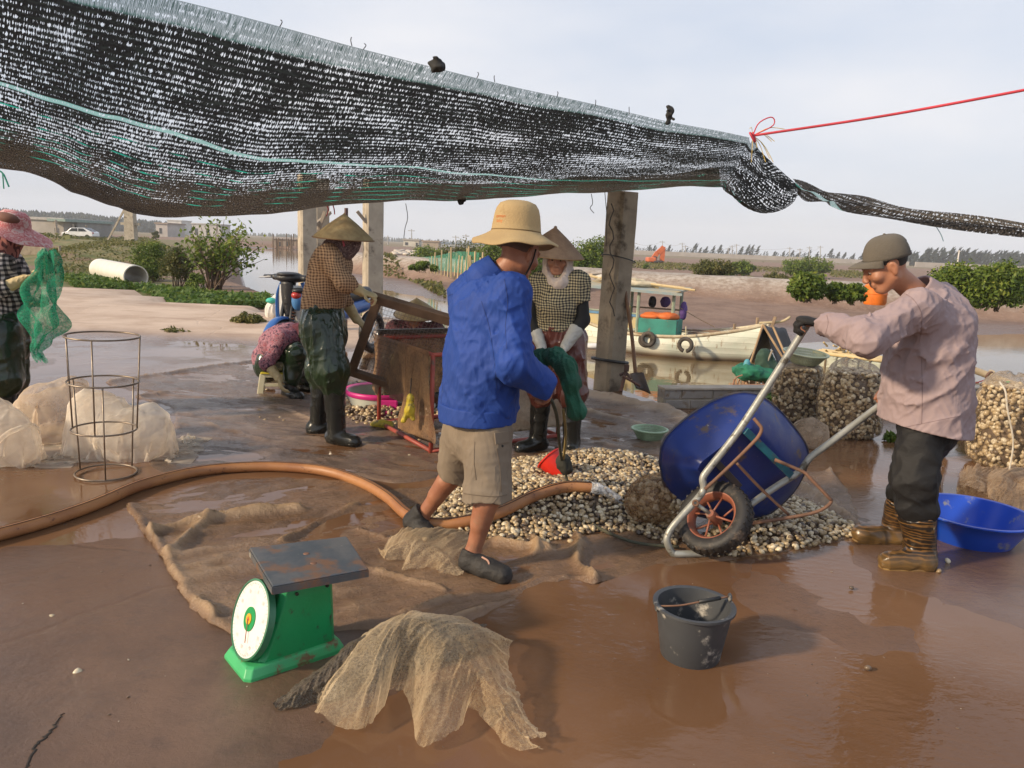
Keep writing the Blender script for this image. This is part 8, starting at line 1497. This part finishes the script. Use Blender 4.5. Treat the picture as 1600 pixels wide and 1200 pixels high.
# ------------------------------------------------------------------ woman in the tan checked shirt
def woman_tan():
    s = .93; J = dict(hipL=at(512, 510, 5.48), hipR=at(498, 510, 5.28), knL=at(503, 595, 5.50), knR=at(522, 598, 5.24), anL=at(497, 668, 5.50), anR=at(526, 678, 5.24), shL=at(528, 396, 5.50), shR=at(512, 398, 5.22), elL=at(530, 455, 5.55), wrL=at(556, 497, 5.62), elR=at(538, 441, 5.13), wrR=at(563, 455, 5.22), neck=at(524, 388, 5.36), head=at(540, 373, 5.35), hf=A(.90, -.12, -.42), hu=A(.3, 0, 1.), front=A(.97, -.22, 0)); J['footL'] = A(1, .1, 0); J['footR'] = A(.95, -.35, 0)
    J['hdR'] = (A(.9, .15, -.28), A(.1, .2, -1), -1, .95); J['hdL'] = (A(.7, .1, -.65), A(-.5, .2, -.8), 1, .8); finish(J); t = thing('person', 'woman in a tan checked shirt, green waders and conical straw hat holding the sieve', 'person', A(-1.3, 5.37, 0)); make_body(J, s, t, MSK, .006)
    m = checks('tan_check', (.52, .345, .20), (.36, .215, .12), (.12, .066, .036), .0185, (.9, .35, .1)); sd = nrm(J['shR']-J['shL']); pc = (J['hipL']+J['hipR'])/2; sc_ = (J['shL']+J['shR'])/2; up = nrm(J['neck']-pc); hem = at(504, 480, 5.38)
    pr = [('ecap', hem, sc_-up*.10, .155, .155, sd, .95, dict(k=.05, cut=((hem-A(0, 0, .0), A(0, 0, -1)),))), ('cap', J['shL']-up*.01, J['shR']-up*.01, .066, .066, dict(k=.07))]
    for k in 'LR': c0 = lerp(J['el'+k], J['wr'+k], .5); dd = J['wr'+k]-J['el'+k]; pr += [('cap', J['sh'+k], J['el'+k], .068, .060, dict(k=.05)), ('cap', J['el'+k], c0, .058, .05, dict(k=.03, cut=((c0, dd),)))]
    garment('shirt', pr, m, t, [((.4, .1, -.9), 11, 3, .012), ((.9, .1, .3), 16, 4, .008)], .013, .007); glove(J, 'R', s, MGLV, t, .17, .052); glove(J, 'L', s, MGLV, t, .22, .054)
    tp = lambda k, u: lerp(J['kn'+k], J['an'+k], u); pr = [('ecap', pc-A(0, 0, .06), hem+A(0, 0, .01), .165, .145, sd, .95, dict(k=.05, cut=((hem+A(0, 0, .02), A(0, 0, 1)),)))]
    for k in 'LR': pr += [('cap', J['hip'+k], lerp(J['hip'+k], J['kn'+k], .8), .125, .118, dict(k=.06)), ('cap', lerp(J['hip'+k], J['kn'+k], .8), tp(k, .12), .115, .075, dict(k=.05))]
    garment('waders', pr, MGRW, t, [((.1, .1, -1), 17, 2.2, .014), ((.2, .1, 1), 34, 4, .008), ((.9, .1, .3), 18, 5, .005)], .022, .007)
    for k in 'LR': garment('boot', boot_prims(J, k, 1.0, .92, .076, .060), MBOOT, t, [((.9, .1, .3), 16, 5, .007)], .008, .006, cuts=((A(0, 0, .001), A(0, 0, -1)),))
    S = SDF(); c, f, u = J['head'], J['hf'], J['hu']; R = np.stack([np.cross(f, u), f, u], 1); S.ell(c+f*.01-u*.02, A(.085, .105, .115), R, k=.03); S.cap(c-u*.07, J['neck']-up*.03, .085, .10, .05); V, F = S.mesh(.006, folds([((.5, .1, -.8), 22, 6, .009)]), .01); obj('head_scarf', (V, F), floral('scarf_dark', (.16, .10, .09), ((.28, .18, .16), (.06, .035, .04), (.34, .26, .23)), 55), t, smooth=True)
    h = cone_hat(at(538, 333, 5.34), A(.04, -.03, 1), .212, .178, t, MSTR, MSTRI); obj('chin_ribbon', MB().tube(spline([at(537, 366, 5.22), at(536, 375, 5.2), at(538, 385, 5.2)], 6), .008, 5), mat('ribbon_red', (.45, .06, .08)), h)
woman_tan()
# ------------------------------------------------------------------ woman in the checked shirt with the white scarf
def woman_check():
    s = .93; J = dict(hipL=at(893, 530, 5.26), hipR=at(850, 530, 5.34), knL=at(894, 615, 5.18), knR=at(846, 612, 5.26), anL=at(893, 694, 5.16), anR=at(840, 688, 5.30), shL=at(905, 440, 5.22), shR=at(843, 442, 5.30), elL=at(910, 500, 5.20), wrL=at(884, 540, 5.08), elR=at(830, 496, 5.30), wrR=at(846, 542, 5.14), neck=at(874, 430, 5.28), head=at(872, 401, 5.24), hf=A(-.18, -.93, -.30), hu=A(-.02, -.28, 1.), front=A(-.2, -.98, 0)); J['footL'] = A(.1, -1, 0); J['footR'] = A(-.8, -.6, 0)
    J['hdL'] = (A(-.45, -.15, -.85), A(-.6, -.2, .2), -1, .45); J['hdR'] = (A(.3, -.3, -.8), A(.6, -.2, .1), 1, .5); finish(J); t = thing('person', 'woman in a black and cream checked shirt with white scarf, grey gloves and conical hat', 'person', A(.28, 5.25, 0)); make_body(J, s, t, mat('skin_lightened', (.46, .225, .14), (.40, .185, .11), 7, .5, sss=.05), .0055); eyes(J, s, t)  # skin colour lightened to make up for the shade on her face
    m = checks('cream_check', (.50, .42, .24), (.16, .14, .09), (.012, .012, .012), .0185, (1, -.15, .05), mid2=(.2, .17, .12)); sd = nrm(J['shR']-J['shL']); pc = (J['hipL']+J['hipR'])/2; sc_ = (J['shL']+J['shR'])/2; up = nrm(J['neck']-pc); hem = at(870, 514, 5.27)
    pr = [('ecap', hem-A(0, 0, .0), sc_-up*.10, .150, .150, sd, .85, dict(k=.05, cut=((hem, A(0, 0, -1)),))), ('cap', J['shL']-up*.012, J['shR']-up*.012, .066, .066, dict(k=.07)), ('ell', sc_-up*.17+A(-.02, -.07, 0), A(.12, .09, .08), dict(k=.06))]
    for k, u in (('L', .52), ('R', .50)): e = lerp(J['sh'+k], J['el'+k], u); pr += [('cap', J['sh'+k], e, .068, .066, dict(k=.05, cut=((e, J['el'+k]-J['sh'+k]),)))]
    sh = garment('shirt', pr, m, t, [((.2, .3, -.9), 12, 3, .009), ((.9, .1, .3), 16, 4, .007)], .011, .0065); garment('collar', [('cap', J['neck']-up*.05, J['neck']-up*.005, .10, .088, dict(k=.01, cut=((J['neck']-up*.0, up),)))], m, sh, None, 0, .006)
    for i, (x, y) in enumerate(((858, 455), (853, 470), (849, 503))): obj('button', MB().ball(at(x, y, 5.27-.135), .0065, 8, 6), MBLK, sh)
    for k in 'LR': e = lerp(J['sh'+k], J['el'+k], .4); c0 = lerp(J['el'+k], J['wr'+k], .5); garment('arm_sleeve', [('cap', e, J['el'+k], .053, .047, dict(k=.03)), ('cap', J['el'+k], c0, .046, .042, dict(k=.03))], mat('black_sleeve', (.012, .012, .012), rough=.8), t, [((.9, .1, .3), 24, 7, .004)], .005, .006)
    glove(J, 'L', s, MGLVG, t, .15, .056); glove(J, 'R', s, MGLVG, t, .12, .052)
    pr = [('ecap', pc-A(0, 0, .05), hem+A(0, 0, .02), .165, .14, sd, .9, dict(k=.05, cut=((hem+A(0, 0, .015), A(0, 0, 1)),)))]
    for k in 'LR': pr += [('cap', J['hip'+k], J['kn'+k], .115, .095, dict(k=.05)), ('cap', J['kn'+k], lerp(J['kn'+k], J['an'+k], .14), .09, .07, dict(k=.04))]
    garment('waders', pr, MBRW, t, [((.1, .1, -1), 13, 2.5, .016), ((.2, .1, 1), 26, 5, .008), ((.9, .1, .3), 18, 5, .006)], .02, .007)
    for k in 'LR': garment('boot', boot_prims(J, k, 1.0, .95, .074, .058), MBOOT, t, [((.9, .1, .3), 16, 5, .006)], .008, .006, cuts=((A(0, 0, .001), A(0, 0, -1)),))
    c, f, u = J['head'], J['hf'], J['hu']; r = np.cross(f, u); R = np.stack([r, f, u], 1); S = SDF(); S.ell(c-f*.012-u*.01, A(.097, .104, .118), R, k=.03); S.cap(c-u*.10+f*.0, J['neck']-up*.05+A(0, -.06, 0), .092, .085, .05); S.cap(c-u*.125+f*.03, J['neck']-up*.055+A(-.01, -.115, 0), .060, .018, .03); S.cap(c-u*.11-f*.02, J['neck']-up*.03+r*.09, .06, .04, .05); S.cap(c-u*.11-f*.02, J['neck']-up*.03-r*.09, .06, .04, .05)
    S.ell(c+f*.12-u*.026, A(.080, .115, .100), R, k=.006, sub=True); V, F = S.mesh(.005, folds([((.6, .1, -.8), 26, 6, .008), ((-.6, .1, -.8), 30, 7, .005)]), .009); obj('head_scarf', (V, F), mat('white_scarf', (.60, .51, .44), (.52, .43, .37), 8, .85, bump=.2), t, smooth=True)
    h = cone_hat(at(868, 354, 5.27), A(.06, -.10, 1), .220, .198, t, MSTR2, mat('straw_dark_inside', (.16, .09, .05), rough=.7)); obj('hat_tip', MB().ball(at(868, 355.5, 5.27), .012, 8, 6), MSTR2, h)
woman_check()
# ------------------------------------------------------------------ woman in the pink sun hat at the left edge
def woman_pink():
    s = .95; J = dict(hipL=at(12, 520, 5.80), hipR=at(2, 520, 5.56), knL=at(16, 592, 5.78), knR=at(8, 594, 5.54), anL=at(16, 640, 5.78), anR=at(8, 650, 5.52), shL=at(18, 408, 5.82), shR=at(4, 412, 5.48), elL=at(30, 470, 5.75), wrL=at(52, 472, 5.66), elR=at(-14, 458, 5.38), wrR=at(36, 437, 5.44), neck=at(8, 395, 5.66), head=at(14, 368, 5.64), hf=A(.90, -.15, -.34), hu=A(.25, 0, 1.), front=A(.97, -.25, 0)); J['hdR'] = (A(.95, .1, .12), A(.2, .6, .75), -1, 1.2); J['hdL'] = (A(.9, -.2, -.1), A(.2, -.3, .9), 1, 1.0); finish(J)
    t = thing('person', 'woman in a floppy pink sun hat and dark checked shirt holding green netting', 'person', A(-3.75, 5.66, 0)); make_body(J, s, t, MSK, .007)
    m = checks('black_white_check', (.55, .52, .5), (.12, .115, .12), (.012, .012, .016), .034, (.95, .3, .1)); sd = nrm(J['shR']-J['shL']); pc = (J['hipL']+J['hipR'])/2; sc_ = (J['shL']+J['shR'])/2; up = nrm(J['neck']-pc); hem = at(6, 488, 5.66)
    pr = [('ecap', hem-A(0, 0, .04), sc_-up*.10, .165, .155, sd, .95, dict(k=.05)), ('cap', J['shL']-up*.01, J['shR']-up*.01, .066, .066, dict(k=.07))]
    for k in 'LR': c0 = lerp(J['el'+k], J['wr'+k], .55); dd = J['wr'+k]-J['el'+k]; pr += [('cap', J['sh'+k], J['el'+k], .068, .062, dict(k=.05)), ('cap', J['el'+k], c0, .06, .052, dict(k=.03, cut=((c0, dd),)))]
    garment('shirt', pr, m, t, [((.4, .1, -.9), 11, 3, .012), ((.9, .1, .3), 16, 4, .008)], .013, .008); glove(J, 'R', s, MGLV, t, .17, .052); glove(J, 'L', s, MGLV, t, .16, .05)
    pr = [('ecap', pc-A(0, 0, .06), hem+A(0, 0, .0), .18, .165, sd, .95, dict(k=.05))]
    for k in 'LR': pr += [('cap', J['hip'+k], J['kn'+k], .128, .118, dict(k=.06)), ('cap', J['kn'+k], lerp(J['kn'+k], J['an'+k], .25), .105, .075, dict(k=.04))]
    garment('waders', pr, MGRW, t, [((.1, .1, -1), 12, 2.5, .018), ((.9, .1, .3), 18, 5, .008)], .022, .008)
    for k in 'LR': garment('boot', boot_prims(J, k, 1.0, .92, .074, .058), MBOOT, t, [((.9, .1, .3), 16, 5, .006)], .008, .007, cuts=((A(0, 0, .001), A(0, 0, -1)),))
    c, f, u = J['head'], J['hf'], J['hu']; r = np.cross(f, u); R = np.stack([r, f, u], 1); S = SDF(); S.ell(c-f*.0-u*.015, A(.088, .106, .118), R, k=.03); S.cap(c-u*.09, J['neck']-up*.04, .075, .09, .05); S.cap(J['neck']+A(.02, -.04, -.02), J['neck']+A(.10, -.08, -.14), .05, .03, .05); S.ell(c+f*.10+u*.02, A(.06, .035, .04), R, k=.015, sub=True); V, F = S.mesh(.006, folds([((.2, .1, -1), 26, 5, .01)]), .01); q = M_('striped_scarf'); w = q.math('SINE', q.math('MULTIPLY', q.noise(6, 2, .4, q.vec((2.2, 2.2, .5))), 60)); q.set('Base Color', q.mix(q.rng(w, -.2, .4), (.40, .16, .14), (.10, .03, .035))).set('Roughness', .85); obj('head_scarf', (V, F), q.m, t, smooth=True)
    mh = floral('pink_floral', (.58, .27, .27), ((.62, .45, .42), (.45, .10, .10), (.60, .33, .32)), 26); mp = mat('pink_cloth', (.52, .20, .19), (.44, .16, .15), 6, .85, bump=.2); hc = at(20, 357, 5.62); Rt = frame(nrm(A(.22, -.05, 1)), (1, 0, 0))
    def wob(p, a): r_ = math.hypot(p[0], p[1]); k = max(0, (r_-.11)/.12); p[2] += -k*(.022*math.cos(a)+.012*math.cos(2*a+.5)+.008*math.sin(5*a)); p[0] += k*.05*max(0, math.cos(a)); return p
    ht = obj('sun_hat', MB().lathe([(.225, -.042), (.215, -.036), (.17, -.012), (.13, .008), (.115, .016), (.112, .05), (.10, .095), (.07, .125), (0, .135)], hc, 64, Rt, wob), mh, t, smooth=True); obj('brim_underside', MB().lathe([(.112, .008), (.13, .002), (.17, -.019), (.213, -.042), (.225, -.0425)], hc, 64, Rt, wob), mp, ht, smooth=True); S = SDF(); S.ell(hc+Rt @ A(-.0, -.06, .075), A(.085, .06, .045), Rt); V, F = S.mesh(.007); obj('hat_panel', (V, F), mat('brown_mesh_panel', (.22, .10, .07), rough=.8), ht, smooth=True)
    # netting she holds
    path = spline([at(70, 392, 5.42), at(74, 412, 5.40), at(70, 440, 5.40), at(66, 475, 5.42), at(72, 505, 5.42), at(64, 530, 5.42), at(56, 548, 5.42), at(66, 563, 5.42)], 70); wd = spline([[.05], [.10], [.11], [.14], [.15], [.08], [.035], [.045]], 70)[:, 0]; Vn = []; nv = 40
    for i in range(70):
        for k in range(nv): a = 2*math.pi*k/(nv-1); rr = wd[i]*(.75+.35*math.sin(3*a+i*.13)+.25*math.sin(5*a-i*.21)); Vn.append(path[i]+A(math.cos(a)*rr, math.sin(a)*rr*.6, .02*math.sin(a*4+i*.2)))
    tag(obj('green_netting', (np.array(Vn), gridF(70, nv)), netmat('green_gauze', (.02, .40, .23), .34, .72, 50, tl=.4, dirt=(.01, .26, .15)), smooth=True), 'bright green netting hanging from the pink-hatted woman\'s gloves', 'netting'); V, F = hanging('x', [at(70, 394, 5.40), at(80, 391, 5.38), at(84, 396, 5.36)], .16, '', None, 3, 20, 20, .03); tag(obj('green_netting', (np.array(V), F), netmat('green_gauze2', (.02, .40, .23), .5, .8, 50, tl=.4), smooth=True), 'upper flap of green netting above the pink-hatted woman\'s fist', 'netting')
woman_pink()
# ------------------------------------------------------------------ crouching woman and the seated one
def woman_crouch():
    s = .93; J = dict(hipL=at(424, 562, 7.12), hipR=at(422, 566, 6.92), knL=at(470, 545, 7.14), knR=at(464, 552, 6.78), anL=at(474, 606, 7.10), anR=at(452, 604, 6.74), shL=at(470, 520, 7.05), shR=at(440, 530, 6.76), elL=at(500, 560, 7.1), wrL=at(524, 566, 6.98), elR=at(418, 568, 6.66), wrR=at(434, 590, 6.62), neck=at(466, 518, 6.90), head=at(484, 520, 6.88), hf=A(.72, -.2, -.62), hu=A(.6, -.1, .75), front=A(.9, -.35, 0)); J['hdR'] = (A(.35, -.05, -.9), A(.8, .3, -.1), -1, .4); J['hdL'] = (A(.9, -.2, -.1), A(.1, .1, -1), 1, .4); J['footR'] = A(.75, -.65, 0); finish(J)
    t = thing('person', 'crouching woman in a pink floral blouse and rubber gloves on the small stool', 'person', A(-2.2, 6.95, 0)); make_body(J, s, t, MSK, .007); m = floral('pink_floral_blouse', (.24, .085, .12), ((.05, .025, .05), (.40, .22, .26), (.32, .07, .09)), 30); sd = nrm(J['shR']-J['shL']); pc = (J['hipL']+J['hipR'])/2; sc_ = (J['shL']+J['shR'])/2; up = nrm(J['neck']-pc)
    pr = [('ecap', pc+A(0, 0, .03), sc_-up*.06, .165, .165, sd, .95, dict(k=.06)), ('ell', lerp(pc, sc_, .5)+A(-.02, 0, .05), A(.17, .18, .15), dict(k=.06)), ('cap', J['shL'], J['shR'], .07, .07, dict(k=.07))]
    for k in 'LR': c0 = lerp(J['el'+k], J['wr'+k], .25); dd = J['wr'+k]-J['el'+k]; pr += [('cap', J['sh'+k], J['el'+k], .072, .060, dict(k=.05)), ('cap', J['el'+k], c0, .058, .055, dict(k=.03, cut=((c0, dd),)))]
    garment('blouse', pr, m, t, [((.6, .1, -.7), 12, 3, .012), ((.9, .1, .3), 18, 5, .007)], .014, .008); glove(J, 'R', s, MGLV, t, .19, .052); glove(J, 'L', s, MGLV, t, .18, .05); pr = [('ecap', pc-A(0, 0, .03), pc+A(.04, 0, .05), .17, .165, sd, .9, dict(k=.05))]
    for k in 'LR': pr += [('cap', J['hip'+k], J['kn'+k], .115, .10, dict(k=.05)), ('cap', J['kn'+k], lerp(J['kn'+k], J['an'+k], .8), .095, .075, dict(k=.05))]
    garment('waders', pr, MGRW, t, [((.5, .1, -.8), 14, 3, .014), ((.9, .1, .3), 20, 5, .008)], .018, .008)
    for k in 'LR': garment('boot', boot_prims(J, k, 1.0, .4, .066, .058), MBOOT, t, [((.9, .1, .3), 16, 5, .006)], .008, .007, cuts=((A(0, 0, .001), A(0, 0, -1)),))
    c, f, u = J['head'], J['hf'], J['hu']; R = np.stack([np.cross(f, u), f, u], 1); S = SDF(); S.ell(c, A(.085, .10, .115), R); S.cap(c-u*.06, J['neck'], .07, .08, .05); V, F = S.mesh(.007, folds([((.5, .1, -.8), 22, 6, .008)]), .01); obj('head_scarf', (V, F), mat('maroon_scarf', (.14, .03, .05), (.09, .02, .03), 9, .85), t, smooth=True)
woman_crouch()
def woman_seated():
    s = .93; b = at(650, 600, 6.75)*A(1, 1, 0); x0, y0 = b[0], b[1]; J = dict(hipL=A(x0+.09, y0+.1, .2), hipR=A(x0-.09, y0+.1, .2), knL=A(x0+.2, y0-.22, .42), knR=A(x0-.2, y0-.22, .42), anL=A(x0+.17, y0-.28, .09), anR=A(x0-.17, y0-.28, .09), shL=at(680, 516, 6.72), shR=at(617, 514, 6.72), elL=at(690, 560, 6.6), wrL=A(x0+.15, y0-.3, .45), elR=at(602, 556, 6.6), wrR=A(x0-.16, y0-.32, .45), neck=at(648, 515, 6.74), head=at(648, 500, 6.70), hf=A(.05, -.86, -.5), hu=A(0, -.4, 1.), front=A(0, -1, 0)); J['hdL'] = (A(-.3, -.8, -.3), A(0, -.2, -1), -1, .6); J['hdR'] = (A(.3, -.8, -.3), A(0, -.2, -1), 1, .6); finish(J)
    t = thing('person', 'seated woman in a dark red patterned jacket and conical hat behind the sieve mesh', 'person', b); make_body(J, s, t, MSK, .008); sd = nrm(J['shR']-J['shL']); pc = (J['hipL']+J['hipR'])/2; sc_ = (J['shL']+J['shR'])/2; up = nrm(J['neck']-pc); m = floral('dark_red_floral', (.055, .02, .025), ((.03, .012, .016), (.17, .045, .055), (.25, .10, .10)), 40)
    pr = [('ecap', pc, sc_-up*.09, .165, .16, sd, .8, dict(k=.05)), ('cap', J['shL'], J['shR'], .068, .068, dict(k=.06))]
    for k in 'LR': pr += [('cap', J['sh'+k], J['el'+k], .07, .062, dict(k=.05)), ('cap', J['el'+k], lerp(J['el'+k], J['wr'+k], .7), .06, .05, dict(k=.03))]
    garment('jacket', pr, m, t, [((.3, .1, -.9), 13, 4, .010)], .012, .008); glove(J, 'L', s, MGLV, t, .14, .05); glove(J, 'R', s, MGLV, t, .14, .05); pr = [('ecap', pc-A(0, 0, .04), pc+A(0, 0, .08), .16, .15, sd, .85, dict(k=.05))]
    for k in 'LR': pr += [('cap', J['hip'+k], J['kn'+k], .10, .09, dict(k=.05)), ('cap', J['kn'+k], J['an'+k], .085, .065, dict(k=.05))]
    garment('waders', pr, MGRW, t, [((.3, .2, -.9), 14, 4, .012)], .014, .009)
    for k in 'LR': garment('boot', boot_prims(J, k, 1.0, .4, .064, .058), MBOOT, t, None, 0, .008, cuts=((A(0, 0, .001), A(0, 0, -1)),))
    c, f, u = J['head'], J['hf'], J['hu']; R = np.stack([np.cross(f, u), f, u], 1); S = SDF(); S.ell(c-u*.01, A(.082, .10, .112), R); S.cap(c-u*.06, J['neck']-up*.02, .08, .10, .05); S.ell(c+f*.10+u*.01, A(.055, .045, .03), R, k=.01, sub=True); V, F = S.mesh(.006, folds([((.5, .1, -.8), 24, 6, .008)]), .01); obj('head_scarf', (V, F), floral('red_scarf', (.20, .06, .06), ((.10, .02, .03), (.35, .16, .15), (.28, .09, .09)), 50), t, smooth=True); cone_hat(at(651, 465, 6.70), A(.0, -.22, 1), .205, .155, t, MSTR, MSTRI)
    stool(b+A(0, .12, 0), .1, 'low cream stool under the seated woman behind the rack', .15, .26)
woman_seated()
# ------------------------------------------------------------------ haze: even, thin air over the plain
def haze():
    b = MB().box((0, 0, 30), (3700, 3700, 66)); q = bpy.data.materials.new('haze_air'); q.use_nodes = True; nt = q.node_tree; nt.nodes.clear(); o = nt.nodes.new('ShaderNodeOutputMaterial'); v = nt.nodes.new('ShaderNodeVolumePrincipled')
    v.inputs['Color'].default_value = (.90, .94, 1, 1); v.inputs['Density'].default_value = .00055; v.inputs['Anisotropy'].default_value = 0; nt.links.new(v.outputs[0], o.inputs['Volume']); tag(obj('haze', b, q), kind='stuff')
haze()
